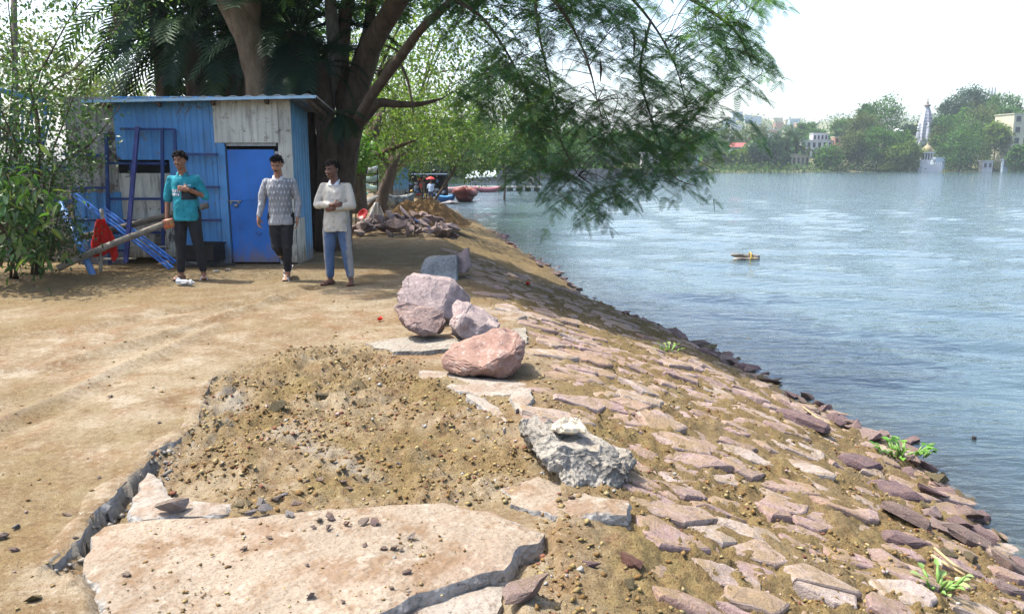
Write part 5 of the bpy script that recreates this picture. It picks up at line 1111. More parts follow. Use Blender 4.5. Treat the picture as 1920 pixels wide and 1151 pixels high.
def ripped_mat():
    k = NM('black_jeans'); p = k.pos('obj'); c = k.mix(k.noise(p, 7, 4), (0.010, 0.011, 0.013), (0.026, 0.028, 0.032)); c = k.mix(k.ramp(k.noise(p, 11, 4, .7), [(.66, 0), (.72, .6)]), c, (0.14, 0.14, 0.14))
    return k.fin(c, .9, clothbump(k, p), 0, .2)
SK1, SK2, SK3 = skinmat('skin_brown', (0.22, 0.105, 0.062)), skinmat('skin_tan', (0.28, 0.145, 0.09)), skinmat('skin_deep', (0.12, 0.056, 0.038))
BASE = dict(pelvis=(0, 0, .90), chest=(0, 0, 1.24), neck=(0, 0, 1.425), head=(0, -.02, 1.575), hipL=(.085, 0, .87), hipR=(-.085, 0, .87), shoL=(.168, .005, 1.345), shoR=(-.168, .005, 1.345))
# person in teal: right hand down with a packet, left hand at the chest
p = ground_at(358, 524)
J1 = dict(BASE, pelvis=(.015, 0, .90), chest=(.0, .0, 1.25), neck=(-.01, 0, 1.43), head=(-.025, -.025, 1.58), kneeR=(-.095, -.03, .48), ankR=(-.125, -.0, .085), toeR=(-.175, -.13, .028), kneeL=(.14, -.035, .48), ankL=(.165, .03, .085), toeL=(.205, -.10, .028), hipL=(.095, 0, .87), hipR=(-.075, 0, .87),
          elbR=(-.235, .03, 1.09), wriR=(-.245, -.03, .845), elbL=(.265, .00, 1.12), wriL=(.105, -.165, 1.215), handR=((.05, -.12, -1), (.9, -.5, .1), .75, -1), handL=((-.93, -.12, .18), (0, 1, -.1), .55, -1), hem=.80, headrot=(-8, -2, -5))
pr1, j1, k1 = person('person', p, R(4), 1.78, J1, SK1, dict(mat=teal_mat(), sleeve=(.15, .08), ease=.018, fold=.013, seed=1), dict(mat=ripped_mat(), len=.86, ease=.98), 'man in a teal shirt and black trousers holding a packet, one hand on his chest', dict(front=1.02, back=1.75, vol=.13, seed=3, sweep=.5, locks=90, len=1.2), True, (simple('tan_sole', (0.22, 0.11, 0.07), .7), simple('white_strap', (0.50, 0.49, 0.47), .6), False))
hw = pr1.matrix_basis if False else None
bpy.context.view_layer.update(); wp = pr1.matrix_world @ (j1['wriR'] + Vector((.035, -.055, -.085)))
k_ = NM('colourful_wrapper'); pq = k_.pos('obj'); vv = k_.vor(pq, 26, 'F1', 'Color'); M_PACK = k_.fin(k_.mix(.45, k_.mix(1.0, vv, (0.5, 0.22, 0.12), 'MULTIPLY'), (0.45, 0.14, 0.08)), .35)
pk = MB(); n = 8; vs = []; 
for jz in range(n + 1):
    for i in range(n + 1):
        u, v = i / n - .5, jz / n - .5; vs.append((u * .15, -.022 * (1 - 4 * u * u) * (1 - 4 * v * v) - .004, v * .13))
m_ = (n + 1); vs += [(x, -y, z) for x, y, z in vs]; fs = []
for jz in range(n):
    for i in range(n): a = jz * m_ + i; fs += [(a, a + 1, a + m_ + 1, a + m_), (m_ * m_ + a, m_ * m_ + a + m_, m_ * m_ + a + m_ + 1, m_ * m_ + a + 1)]
for i in range(n): fs += [(i, m_ * m_ + i, m_ * m_ + i + 1, i + 1), (n * m_ + i, n * m_ + i + 1, m_ * m_ + n * m_ + i + 1, m_ * m_ + n * m_ + i), (i * m_, (i + 1) * m_, m_ * m_ + (i + 1) * m_, m_ * m_ + i * m_), (i * m_ + n, m_ * m_ + i * m_ + n, m_ * m_ + (i + 1) * m_ + n, (i + 1) * m_ + n)]
o = pk.add(vs, fs, True).build('snack_packet', M_PACK, None, wp); o.rotation_euler = (R(8), R(-12), R(10)); tag(o, 'red and green snack packet in the hand of the man in teal', 'packet')
# walking man in the grey patterned shirt
p = ground_at(533, 525)
J2 = dict(BASE, chest=(0, -.03, 1.245), neck=(0, -.045, 1.43), head=(-.005, -.085, 1.575), kneeL=(.075, -.06, .47), ankL=(.055, -.02, .085), toeL=(.035, -.155, .028), kneeR=(-.075, -.03, .47), ankR=(.005, .34, .20), toeR=(-.015, .25, .085), shoL=(.168, -.02, 1.345), shoR=(-.168, -.02, 1.345),
          elbL=(.235, .02, 1.10), wriL=(.225, -.03, .86), elbR=(-.245, .0, 1.10), wriR=(-.285, -.075, .87), handL=((-.05, -.15, -1), (-.9, -.3, 0), .5, 1), handR=((.0, -.2, -1), (.9, -.35, 0), .6, -1), hem=.77, headrot=(-4, 20, 0))
person('person', p, R(5), 1.735, J2, SK2, dict(mat=motif_mat(), collar=simple('white_collar', (0.52, 0.53, 0.55), .7, .1), sleeve=(.84, .84), ease=.014, fold=.012, seed=5), dict(mat=stained_mat('black_trousers', (0.012, 0.012, 0.014), (0.024, 0.025, 0.028), (0.06, 0.06, 0.06)), len=.80, ease=.98),
       'man walking in a grey and white patterned shirt and black cropped trousers', dict(front=1.12, back=1.7, vol=.09, seed=11, sweep=.1, locks=70, len=.9), False, (simple('white_sole', (0.45, 0.46, 0.48), .6), simple('white_slipper', (0.55, 0.56, 0.58), .6), False))
# man with crossed arms
p = ground_at(636, 534)
J3 = dict(BASE, chest=(0, -.0, 1.24), neck=(-.005, -.01, 1.425), head=(-.03, -.04, 1.57), kneeR=(-.115, -.03, .47), ankR=(-.125, .0, .085), toeR=(-.20, -.115, .028), kneeL=(.13, -.02, .47), ankL=(.165, .02, .085), toeL=(.195, -.115, .028),
          elbR=(-.245, -.06, 1.105), wriR=(.03, -.205, 1.115), elbL=(.245, -.06, 1.10), wriL=(-.005, -.185, 1.06), handR=((.8, .45, .05), (0, .9, -.2), .7, 1), handL=((-.85, .35, -.05), (0, .9, .1), .6, -1), hem=.745, headrot=(-22, 2, 0))
person('person', p, R(-6), 1.665, J3, SK3, dict(mat=stained_mat('cream_stained_shirt', (0.33, 0.31, 0.26), (0.47, 0.45, 0.40), (0.23, 0.18, 0.12)), collar=simple('pale_collar', (0.50, 0.54, 0.60), .7, .1), sleeve=(.70, .72), ease=.024, fold=.014, seed=9), dict(mat=jeans_mat(), len=.84, ease=1.06),
       'man with crossed arms in a stained cream shirt and dusty blue jeans', dict(front=1.0, back=1.65, vol=.14, seed=21, sweep=-.6, locks=90, len=1.1), True, (simple('brown_sole', (0.10, 0.04, 0.025), .7), simple('brown_strap', (0.12, 0.05, 0.03), .5), True))
# ------------------------------------------------------------------ trees and plants
def barkmat(name, a, b):
    k = NM(name); p = k.pos('world', (1, 1, .35)); n = k.noise(p, 9, 6, .7, .5); n2 = k.noise(k.pos('world', (1, 1, .5)), 32, 5, .7)
    c = k.mix(k.ramp(n, [(.3, 0), (.7, 1)]), a, b); c = k.mix(k.ramp(n2, [(.25, .7), (.42, 0)]), c, [q * .4 for q in a])
    return k.fin(c, .9, k.bump(k.math('ADD', n, k.math('MULTIPLY', n2, .5)), .8, .04), 0, .2)
M_BARK = barkmat('brown_bark', (0.055, 0.038, 0.027), (0.135, 0.10, 0.075)); M_GBARK = barkmat('grey_bark', (0.10, 0.095, 0.085), (0.22, 0.205, 0.185)); M_LBARK = barkmat('tan_bark', (0.10, 0.075, 0.05), (0.24, 0.18, 0.125))
M_LEAF = leafmat('leaf', .55, .45, .05); M_LEAFS = leafmat('glossy_leaf', .3, .4, .07); M_PALM = leafmat('palm_leaf', .22, .5, .03); M_FARLEAF = leafmat('far_leaf', .3, .6, .0)
def frame(D, up):                                  # rotation matrices with x = D, z ~ up
    D = D / (np.linalg.norm(D, axis=1, keepdims=True) + 1e-9); Yv = np.cross(up, D); Yv /= np.linalg.norm(Yv, axis=1, keepdims=True) + 1e-9; Zv = np.cross(D, Yv)
    return np.stack([D, Yv, Zv], -1)
def inst(TV, TF, pos, Rm, sc, cols):
    n = len(pos); V = np.einsum('nij,vj->nvi', Rm, TV) * sc[:, None, None] + pos[:, None, :]
    F = (TF[None] + (np.arange(n) * len(TV))[:, None, None]).reshape(-1, TF.shape[1]); return V.reshape(-1, 3), F, np.repeat(cols, len(TV), 0)
def leaf_t(w=.42, fold=.12, droop=.15):            # one leaf: six-point folded blade, unit length along x
    V = np.array([(0, 0, 0), (.35, w / 2, fold * w), (.35, 0, -.02), (.35, -w / 2, fold * w), (.72, w * .38, fold * w * .8 - droop * .4), (.72, 0, -droop * .5), (.72, -w * .38, fold * w * .8 - droop * .4), (1, 0, -droop)], float)
    F = np.array([(0, 2, 1), (0, 3, 2), (1, 2, 5), (1, 5, 4), (3, 5, 2), (3, 6, 5), (4, 5, 7), (6, 7, 5)]); return V, F
def quadleaf(w=.6):
    return np.array([(0, 0, 0), (.5, w / 2, .06), (1, 0, -.08), (.5, -w / 2, .06)], float), np.array([(0, 1, 2), (0, 2, 3)])
def frond_t(pairs=9, pl=.30, w=.058, droop=.22):  # pinnate frond, unit length
    V = []; F = []
    for i in range(pairs):
        t = .12 + .86 * i / (pairs - 1); c = np.array([t, 0, -droop * t * t]); L = pl * math.sin(math.pi * (.2 + .72 * t)) ** .6
        for s in (-1, 1):
            d = np.array([.35, s * .93, -.12]); b = len(V); e = np.array([w / 2, 0, 0]); tip = c + d * L
            V += [c - e, c + e, c + d * L * .6 + e * 1.1, tip, c + d * L * .6 - e * 1.1]; F += [(b, b + 1, b + 2), (b, b + 2, b + 4), (b + 4, b + 2, b + 3)]
    b = len(V); V += [np.array([0, .008, .004]), np.array([0, -.008, .004]), np.array([1, 0, -droop])]; F += [(b, b + 1, b + 2)]
    return np.array(V), np.array(F)
def unit(n): v = nr.normal(0, 1, (n, 3)); return v / np.linalg.norm(v, axis=1, keepdims=True)
def palette(n, cs, var=.22):
    c = np.array(cs)[nr.integers(0, len(cs), n)]; return c * nr.uniform(1 - var, 1 + var, (n, 1))
def crown_pts(c, r, ncl, per, clr, hollow=.45):
    d = unit(ncl); rad = hollow + (1 - hollow) * nr.random((ncl, 1)) ** .5; bump = 1 + .22 * np.sin(d[:, :1] * 5 + c[0]) * np.cos(d[:, 2:3] * 4 + c[1]); C = np.array(c) + d * rad * np.array(r) * bump
    P = np.repeat(C, per, 0) + nr.normal(0, 1, (ncl * per, 3)) * clr * np.array([1, 1, .6]); return P, np.repeat(d, per, 0), C
def leaf_cloud(name, P, outd, size, cs, mat, parent, T=None, hang=.3, var=.25, loc=None):
    n = len(P); TV, TF = T or quadleaf(); D = unit(n) + outd * .5 + np.array([0, 0, -hang]); Rm = frame(D, unit(n) * .7 + np.array([0, 0, 1.]))
    V, F, C = inst(TV, TF, P, Rm, size * nr.uniform(.65, 1.3, n), palette(n, cs, var))
    if loc is not None: V = V - np.array(loc)
    return link(name, np_mesh(name, V, F, C), mat, parent)
def limb(tree, pts, rad, mat, name='limb', n=10, k=4, jit=.12, seed=0):
    P, r = crom(pts, rad, k); mb = MB(); mb.tube([p - tree.location for p in P], r, n, True, jit, seed); return mb.build(name, mat, tree)
def twigs(C, root, n, name, mat, tree, r0=.018):
    mb = MB(); C = np.asarray(C); R0 = np.asarray(root)
    for i in nr.choice(len(C), min(n, len(C)), False):
        a = R0[np.argmin(np.linalg.norm(R0 - C[i], axis=1))]; m = (a + C[i]) / 2 + np.array([0, 0, .12 * np.linalg.norm(C[i] - a)]) + nr.normal(0, .05, 3) * np.linalg.norm(C[i] - a)
        P, r = crom([Vector(a), Vector(m), Vector(C[i])], [r0, r0 * .6, r0 * .25], 3); mb.tube([p - tree.location for p in P], r, 5, False)
    return mb.build(name, mat, tree)
def pts_px(lst): return [at(a, b, c) for a, b, c in lst]

# ---- the big tree beside the shed, its feathery branches hang over the water
big = empty('feathery_tree', at(632, 478, 14.6)); big.location.z = gz(big.location.x, big.location.y); tag(big, 'large brown trunked tree right of the shed with feathery branches hanging over the water', 'tree')
L = {}
def bl(key, px, rad, mat=M_BARK, nm='limb', **kw):
    if key in ('t', 't2', 't3', 'g', 'b1', 'b3'): px = [(a, b, c + .9 * min(1, max(0, (c - 13.2) / 1.0))) for a, b, c in px]
    L[key] = pts_px(px); return limb(big, L[key], rad, mat, nm, **kw)
bl('t', [(628, 500, 14.6), (634, 400, 14.6), (642, 320, 14.6), (655, 240, 14.6), (672, 165, 14.5), (695, 90, 14.3), (735, 20, 14.0), (790, -60, 13.6), (860, -130, 13.2)], [.34, .28, .26, .25, .22, .20, .18, .15, .12], nm='trunk', n=14)
bl('t2', [(648, 260, 14.6), (645, 190, 14.7), (640, 110, 14.8), (648, 30, 14.9), (670, -80, 15)], [.18, .17, .15, .13, .10])
bl('t3', [(660, 200, 14.6), (668, 130, 14.8), (690, 60, 15), (700, -40, 15.3)], [.16, .13, .11, .09])
bl('b1', [(655, 250, 14.5), (690, 212, 14.3), (712, 193, 14.2), (745, 196, 14.1), (790, 195, 14.0), (830, 185, 13.9)], [.14, .11, .085, .065, .045, .015])
bl('b2', [(672, 225, 14.4), (700, 175, 14.1), (735, 128, 13.8), (760, 95, 13.6), (790, 55, 13.3), (850, 0, 12.9), (930, -70, 12.4)], [.10, .09, .085, .08, .07, .06, .05])
bl('b3', [(735, 130, 13.8), (750, 105, 13.9), (735, 90, 14.2), (700, 80, 14.4)], [.03, .028, .02, .012])
bl('b4', [(750, 118, 13.7), (764, 150, 13.6), (772, 190, 13.5), (775, 215, 13.5)], [.025, .022, .016, .008])
bl('o1', [(860, -130, 13.2), (960, -150, 12.6), (1080, -120, 12.0), (1190, -70, 11.6), (1280, -10, 11.3)], [.11, .085, .06, .035, .018])
bl('o2', [(930, -70, 12.4), (1000, -40, 11.9), (1060, 30, 11.6), (1100, 110, 11.5), (1120, 190, 11.4)], [.04, .03, .02, .013, .007])
bl('o3', [(1080, -120, 12.0), (1150, -40, 12.3), (1220, 40, 12.5), (1265, 120, 12.6), (1290, 210, 12.6)], [.04, .028, .018, .011, .006])
bl('o4', [(850, 0, 12.9), (900, 30, 12.8), (945, 90, 12.7), (985, 170, 12.6), (1000, 240, 12.5)], [.035, .026, .018, .012, .006])
bl('o5', [(1000, -40, 11.9), (1010, 60, 12.0), (1030, 150, 12.0), (1050, 260, 12.0), (1085, 330, 12.0)], [.024, .019, .014, .009, .005])
bl('o6', [(1220, 40, 12.5), (1200, 140, 12.2), (1235, 260, 12.0), (1262, 330, 11.9), (1310, 350, 11.9)], [.022, .018, .014, .01, .005])
bl('o7', [(1280, -10, 11.3), (1330, 20, 11.4), (1380, 60, 11.6), (1410, 120, 11.7)], [.03, .022, .015, .008])
bl('g', [(612, 500, 15.1), (606, 380, 15.0), (607, 260, 14.9), (616, 185, 14.7), (628, 120, 14.6), (622, 40, 14.7), (616, -60, 14.8)], [.19, .17, .155, .15, .13, .12, .10], M_GBARK, 'grey_trunk', n=12)
bl('h1', [(790, -60, 13.6), (700, -200, 15), (560, -260, 16)], [.12, .09, .05]); bl('h2', [(860, -130, 13.2), (900, -300, 14.5), (980, -420, 16)], [.1, .08, .05])
bl('h3', [(900, -300, 14.5), (1000, -260, 16.5), (1100, -200, 18.5)], [.07, .05, .03])
# sprays of fronds
HANG = [(800, -40), (1470, -40), (1440, 0), (1400, 30), (1425, 85), (1440, 110), (1400, 150), (1420, 180), (1385, 215), (1400, 245), (1330, 262), (1335, 345), (1300, 352), (1180, 340), (1150, 372), (1115, 392), (1040, 372), (1075, 335), (960, 330), (905, 270), (850, 200), (830, 100)]
LINES = np.concatenate([np.array([list(p) for p in crom(L[k], [1] * len(L[k]), 6)[0]]) for k in ('b1', 'b2', 'o1', 'o2', 'o3', 'o4', 'o5', 'o6', 'o7', 'h1', 'h2', 'h3')])
def sprays(starts, dirs, lens, nf=9, fl=.24):
    """twig with alternating fronds; returns frond pos, dir, twig polylines"""
    pos = []; dr = []; tw = []
    for s, d, l in zip(starts, dirs, lens):
        d = d / np.linalg.norm(d); p = s.copy(); pl = [p.copy()]; side = np.cross(d, [0, 0, 1]); side /= np.linalg.norm(side) + 1e-6; step = l / nf
        for i in range(nf):
            d = d + np.array([0, 0, -.055]) + nr.normal(0, .05, 3); d /= np.linalg.norm(d); p = p + d * step; pl.append(p.copy())
            q = d * .55 + side * (1 if i % 2 else -1) * nr.uniform(.5, .95) + np.array([0, 0, nr.uniform(-.15, .18)]); pos.append(p.copy()); dr.append(q)
        pos.append(p.copy()); dr.append(d); tw.append(pl)
    return np.array(pos), np.array(dr), tw
starts = []; dirs = []; hx = np.array(HANG, float); cnt = 0
while len(starts) < 640:
    x, y = nr.uniform(800, 1470), nr.uniform(-40, 395)
    if not in_poly(np.array([x]), np.array([y]), HANG)[0]: continue
    dens = .95 if (x > 900 and y < 300) else .55
    if (x > 1240 and 120 < y < 330): dens = .75
    if y > 300: dens = .85
    if vnoise(np.array([x * .018]), np.array([y * .022]), 5)[0] < -.2 or nr.random() > dens: continue
    Yd = nr.uniform(10.7, 13.6) if x > 900 else nr.uniform(12, 15); p = np.array(at(x, y, Yd)); starts.append(p); ph = nr.uniform(0, 6.28); dirs.append(np.array([math.cos(ph) + .35, math.sin(ph) * .8 - .1, nr.uniform(-.45, .1)]))
n_hang = len(starts)
for _ in range(760):                                   # the crown above the frame that shades the bank
    c = np.array([nr.uniform(-4.8, 1.4), nr.uniform(10.9, 17.9), nr.uniform(4.6, 7.0)]); starts.append(c); dirs.append(np.array([nr.normal(), nr.normal(), nr.uniform(-.3, .2)]))
starts = np.array(starts); dirs = np.array(dirs); starts -= dirs / np.linalg.norm(dirs, axis=1, keepdims=True) * .25
fp, fd, tw = sprays(starts, dirs, nr.uniform(.4, .85, len(starts)), 11)
GREEN_F = [(0.060, 0.145, 0.065), (0.080, 0.175, 0.065), (0.052, 0.130, 0.072), (0.11, 0.20, 0.055), (0.07, 0.155, 0.075)]
nh_ = n_hang * 12; half = [(fp[:nh_], fd[:nh_], frond_t(), .13, .25, 'hanging_crown'), (fp[nh_:], fd[nh_:], frond_t(6, .34, .13, .22), .18, .32, 'crown')]
for fp_, fd_, (TV, TF), s0_, s1_, nm_ in half:
    Rm = frame(fd_, unit(len(fp_)) * .35 + np.array([0, 0, 1.])); V, F, C = inst(TV, TF, fp_, Rm, nr.uniform(s0_, s1_, len(fp_)), palette(len(fp_), GREEN_F)); link(nm_, np_mesh(nm_, V - np.array(big.location), F, C), M_LEAF, big)
mb = MB()
for i, pl in enumerate(tw):
    if i > n_hang + 200: break
    a = np.array(pl[0]); mb.tube([Vector(p) - big.location for p in pl[::2]], [.004 * (1 - .1 * q_) for q_ in range(len(pl[::2]))], 4, False)
    if i < n_hang and i % 3 == 0:
        r = LINES[np.argmin(np.linalg.norm(LINES - a, axis=1) + nr.random() * .6)]; m = (r + a) / 2 + nr.normal(0, .12, 3) + np.array([0, 0, .1]); P, rr = crom([Vector(r), Vector(m), Vector(a)], [.008, .006, .004], 4); mb.tube([p - big.location for p in P], rr, 4, False)
mb.build('twigs', M_BARK, big)
# seed pods
for px, py, Yd in ((1188, 60, 11.6), (1210, 55, 11.7), (1125, 110, 11.8)):
    p = at(px, py, Yd); mb = MB(); mb.tube([p - big.location, p + Vector((.02, 0, -.15)) - big.location, p + Vector((.01, 0, -.32)) - big.location], [.008, .02, .006], 6); mb.build('seed_pod', M_BARK, big)

# ---- palms behind the shed
PT_V, PT_F = [], []
def palm_frond_t(pairs=34, pl=.20, w=.013, droop=.55):
    V = []; F = []
    for i in range(pairs):
        t = .16 + .83 * i / (pairs - 1); c = np.array([t * (1 - .12 * t * t), 0, .25 * t - droop * t * t]); tg = np.array([1 - .36 * t * t, 0, .25 - 2 * droop * t]); tg /= np.linalg.norm(tg); L = pl * math.sin(math.pi * (.12 + .8 * t)) ** .5; up = np.array([-tg[2], 0, tg[0]])
        for s in (-1, 1):
            d = tg * .62 + np.array([0, s * .72, 0]) + up * (.22 if i % 2 else .02); d /= np.linalg.norm(d); b = len(V); e = tg * w; tip = c + d * L + np.array([0, 0, -.15 * L]); V += [c - e * .6, c + e * .6, c + d * L * .5 + e, tip, c + d * L * .5 - e]; F += [(b, b + 1, b + 2), (b, b + 2, b + 4), (b + 4, b + 2, b + 3)]
    n = 8; b = len(V)
    for i in range(n + 1):
        t = i / n; c = np.array([t * (1 - .12 * t * t), 0, .25 * t - droop * t * t]); r = .012 * (1 - .85 * t); V += [c + np.array([0, r, 0]), c + np.array([0, -r, 0]), c + np.array([0, 0, -r])]
    for i in range(n):
        a = b + 3 * i; F += [(a, a + 3, a + 1), (a + 1, a + 3, a + 4), (a + 1, a + 4, a + 2), (a + 2, a + 4, a + 5), (a + 2, a + 5, a), (a, a + 5, a + 3)]
    return np.array(V), np.array(F)
PFV, PFF = palm_frond_t()
PALMC = [(0.016, 0.045, 0.026), (0.022, 0.058, 0.028), (0.018, 0.048, 0.034), (0.036, 0.070, 0.030), (0.012, 0.035, 0.022)]
def palm(top, base, nf, fl, label, cs=PALMC, r=.2, group='palms behind the shed', lo=-.75, name='palm_tree', mat=M_PALM):
    t = empty(name, base); tag(t, label, 'palm', group); b = Vector(base); tp = Vector(top); m = b.lerp(tp, .5) + Vector((.1, 0, 0))
    limb(t, [b, m, tp], [r * 1.15, r, r * .9], M_BARK, 'trunk', 10)
    az = nr.uniform(0, 6.28, nf); el = lo + (1.25 - lo) * nr.random(nf); D = np.stack([np.cos(az) * np.cos(el), np.sin(az) * np.cos(el), np.sin(el)], -1)
    V, F, C = inst(PFV, PFF, np.array(tp)[None] + D * r * .8, frame(D, np.tile([0, 0, 1.], (nf, 1)) + D * .01 + unit(nf) * .15), fl * nr.uniform(.75, 1.15, nf), palette(nf, cs)); link('fronds', np_mesh('fronds', V - np.array(base), F, C), mat, t); return t
for (px, py, Y, nf, fl, lab) in ((355, 60, 15.9, 40, 2.1, 'left palm with dark drooping fronds above the shed roof'), (455, 90, 16.4, 34, 2.0, 'palm crossed by the forked trunk above the shed'), (555, 60, 15.7, 38, 1.9, 'right palm with dark fronds next to the grey trunk'), (420, -30, 16.8, 34, 2.2, 'tallest palm at the back over the shed'), (290, -10, 17.0, 30, 2.2, 'far left palm half hidden behind the leafy shrub'), (598, 120, 15.3, 34, 1.2, 'small palm squeezed between shed and grey trunk')):
    tp = at(px, py, Y); palm(tp, (tp.x, tp.y, gz(tp.x, tp.y)), nf, fl, lab)
for (px, py, Y, nf, fl, lab) in ((640, 215, 14.1, 26, .55, 'tuft of narrow palm leaves sprouting on the big trunk'),):
    tp = at(px, py, Y); t = empty('epiphyte_tuft', tp); tag(t, lab, 'plant'); az = nr.uniform(0, 6.28, nf); el = nr.uniform(-1.2, .6, nf); D = np.stack([np.cos(az) * np.cos(el), np.sin(az) * np.cos(el) - .4, np.sin(el)], -1)
    V, F, C = inst(PFV, PFF, np.zeros((nf, 3)), frame(D, np.tile([0, 0, 1.], (nf, 1)) + unit(nf) * .1), fl * nr.uniform(.6, 1.1, nf), palette(nf, PALMC)); link('fronds', np_mesh('fronds', V, F, C), M_PALM, t)

# ---- forked trunk standing behind the shed
ft = empty('forked_tree', at(492, 480, 14.9)); ft.location.z = 0; tag(ft, 'thick brown forked trunk rising behind the shed roof', 'tree')
limb(ft, pts_px([(500, 470, 14.9), (492, 180, 14.9), (478, 110, 14.85), (458, 50, 14.8), (432, 5, 14.75), (395, -70, 14.7)]), [.33, .27, .26, .26, .22, .18], M_LBARK, 'trunk', 14)
limb(ft, pts_px([(462, 62, 14.8), (466, 20, 14.85), (478, -30, 14.9), (500, -110, 15.0)]), [.22, .20, .18, .15], M_LBARK, 'limb', 12)
P, od, Cc = crown_pts((-7.0, 16.5, 7.4), (3.6, 3.4, 1.8), 240, 26, .42); leaf_cloud('crown', P, od, .10, [(0.05, 0.12, 0.03), (0.035, 0.09, 0.03)], M_LEAF, ft, None, loc=ft.location)

# ---- left side: leafy shrub, tree over it, broad leaved bushes
SHC = [(0.055, 0.12, 0.035), (0.042, 0.095, 0.03), (0.075, 0.145, 0.04), (0.035, 0.08, 0.028)]
def shrub(name, label, base, stems, clumps, leaf, per, cs, mat, clr=.16, T=None, hang=.2, group='bushes left of the shed', cat='shrub', srad=.022):
    t = empty(name, base); tag(t, label, cat, group)
    for i, st in enumerate(stems):
        P = [Vector(base) + Vector((.05 * i, 0, 0))] + pts_px(st); limb(t, P, [srad * (1 - .7 * j / (len(P) - 1)) for j in range(len(P))], M_BARK, 'stem', 6, 3, 0)
    C = np.array([list(at(*c)) for c in clumps]); P = np.repeat(C, per, 0) + nr.normal(0, 1, (len(C) * per, 3)) * clr
    leaf_cloud('foliage', P, unit(len(P)) * .3, leaf, cs, mat, t, T, hang, loc=base); twigs(C, np.array([list(p) for st in stems for p in pts_px(st)]), 70, 'twigs', M_BARK, t, .007); return t
def clump_px(n, poly, y0, y1, thr=-.2, sd=1):
    out = []; xs = [p[0] for p in poly]; ys = [p[1] for p in poly]
    while len(out) < n:
        x, y = nr.uniform(min(xs), max(xs)), nr.uniform(min(ys), max(ys))
        if in_poly(np.array([x]), np.array([y]), poly)[0] and vnoise(np.array([x * .03]), np.array([y * .03]), sd)[0] > thr: out.append((x, y, nr.uniform(y0, y1)))
    return out
b0 = ground_at(60, 515); 
shrub('leafy_shrub', 'tall loose shrub with small glossy leaves before the left end of the shed', b0, [[(75, 270, 11.6), (60, 180, 11.6), (40, 90, 11.7)], [(85, 330, 11.7), (120, 230, 11.8), (150, 150, 11.9)], [(75, 360, 11.5), (20, 250, 11.4), (-20, 150, 11.4)], [(100, 330, 11.8), (170, 270, 12), (225, 200, 12.1)]],
      clump_px(135, [(-90, 150), (60, 120), (130, 150), (225, 195), (222, 215), (185, 250), (185, 300), (150, 345), (120, 360), (40, 340), (-90, 330)], 11.0, 12.3, -.24), .065, 40, SHC, M_LEAFS, .16, None)
b1 = ground_at(-10, 500)
shrub('slender_tree', 'slender open tree with round leaves rising above the left shrub', b1, [[(15, 250, 12.6), (25, 120, 12.7), (10, -40, 12.8)], [(30, 230, 12.6), (90, 110, 12.8), (140, 20, 13), (200, -60, 13.2)], [(60, 200, 12.6), (140, 130, 12.9), (215, 60, 13.1)]],
      clump_px(105, [(-90, -60), (330, -60), (260, 40), (225, 110), (160, 150), (60, 130), (-90, 160)], 11.9, 13.6, -.08, 3), .075, 20, [(0.07, 0.14, 0.045), (0.05, 0.105, 0.035), (0.10, 0.17, 0.06)], M_LEAFS, .17, None, .3)
b2 = ground_at(20, 522)
shrub('broad_leaved_bush', 'bush with long shiny broad leaves at the lower left edge', b2, [[(25, 420, 10.6), (20, 340, 10.6)], [(50, 430, 10.7), (75, 360, 10.7)], [(5, 430, 10.5), (-30, 350, 10.5)]],
      clump_px(66, [(-90, 300), (40, 305), (80, 345), (100, 400), (130, 440), (105, 480), (40, 505), (-90, 505)], 10.2, 11.0, -.3, 4), .17, 13, [(0.045, 0.11, 0.03), (0.06, 0.14, 0.035), (0.035, 0.085, 0.03), (0.14, 0.20, 0.05)], M_LEAFS, .15, leaf_t(.34, .15, .25), .45)
b3 = ground_at(90, 500)
shrub('low_shrub', 'low dark shrub at the foot of the grey fence', b3, [[(100, 450, 11.8), (110, 400, 11.8)], [(60, 440, 11.7), (50, 380, 11.7)]], clump_px(150, [(-60, 330), (90, 350), (135, 390), (150, 440), (120, 490), (-60, 500)], 11.2, 12.3, -.4, 5), .06, 28, [(0.03, 0.07, 0.025), (0.045, 0.095, 0.03)], M_LEAFS, .14)
# trees standing behind shed, fence and frame
def tree(label, c, r, base, cs, ncl=200, per=24, leaf=.14, clr=.4, trunk_r=.2, name='leafy_tree', group=None, mat=M_LEAF, bark=M_BARK, limbs=5, hang=.3, loc=None):
    t = empty(name, base); tag(t, label, 'tree', group); c = Vector(c); b = Vector(base)
    limb(t, [b, b.lerp(c, .45) + Vector((.15 * r[0] * nr.normal() * .5, 0, 0)), c], [trunk_r, trunk_r * .7, trunk_r * .25], bark, 'trunk', 8, 3, 0)
    P, od, C = crown_pts(tuple(c), r, ncl, per, clr); leaf_cloud('crown', P, od, leaf, cs, mat, t, None, hang, loc=base)
    for i in range(limbs):
        q = C[nr.integers(len(C))]; a = b.lerp(c, nr.uniform(.4, .8)); limb(t, [a, a.lerp(Vector(q), .5) + Vector((0, 0, .1 * r[2])), Vector(q)], [trunk_r * .4, trunk_r * .25, trunk_r * .08], bark, 'limb', 6, 3, 0)
    return t
LIME = [(0.10, 0.17, 0.035), (0.08, 0.14, 0.035), (0.14, 0.20, 0.05), (0.05, 0.10, 0.028), (0.09, 0.11, 0.045)]; MIDG = [(0.055, 0.125, 0.03), (0.075, 0.15, 0.035), (0.04, 0.095, 0.03)]; DUST = [(0.09, 0.12, 0.05), (0.075, 0.105, 0.045), (0.12, 0.14, 0.06)]
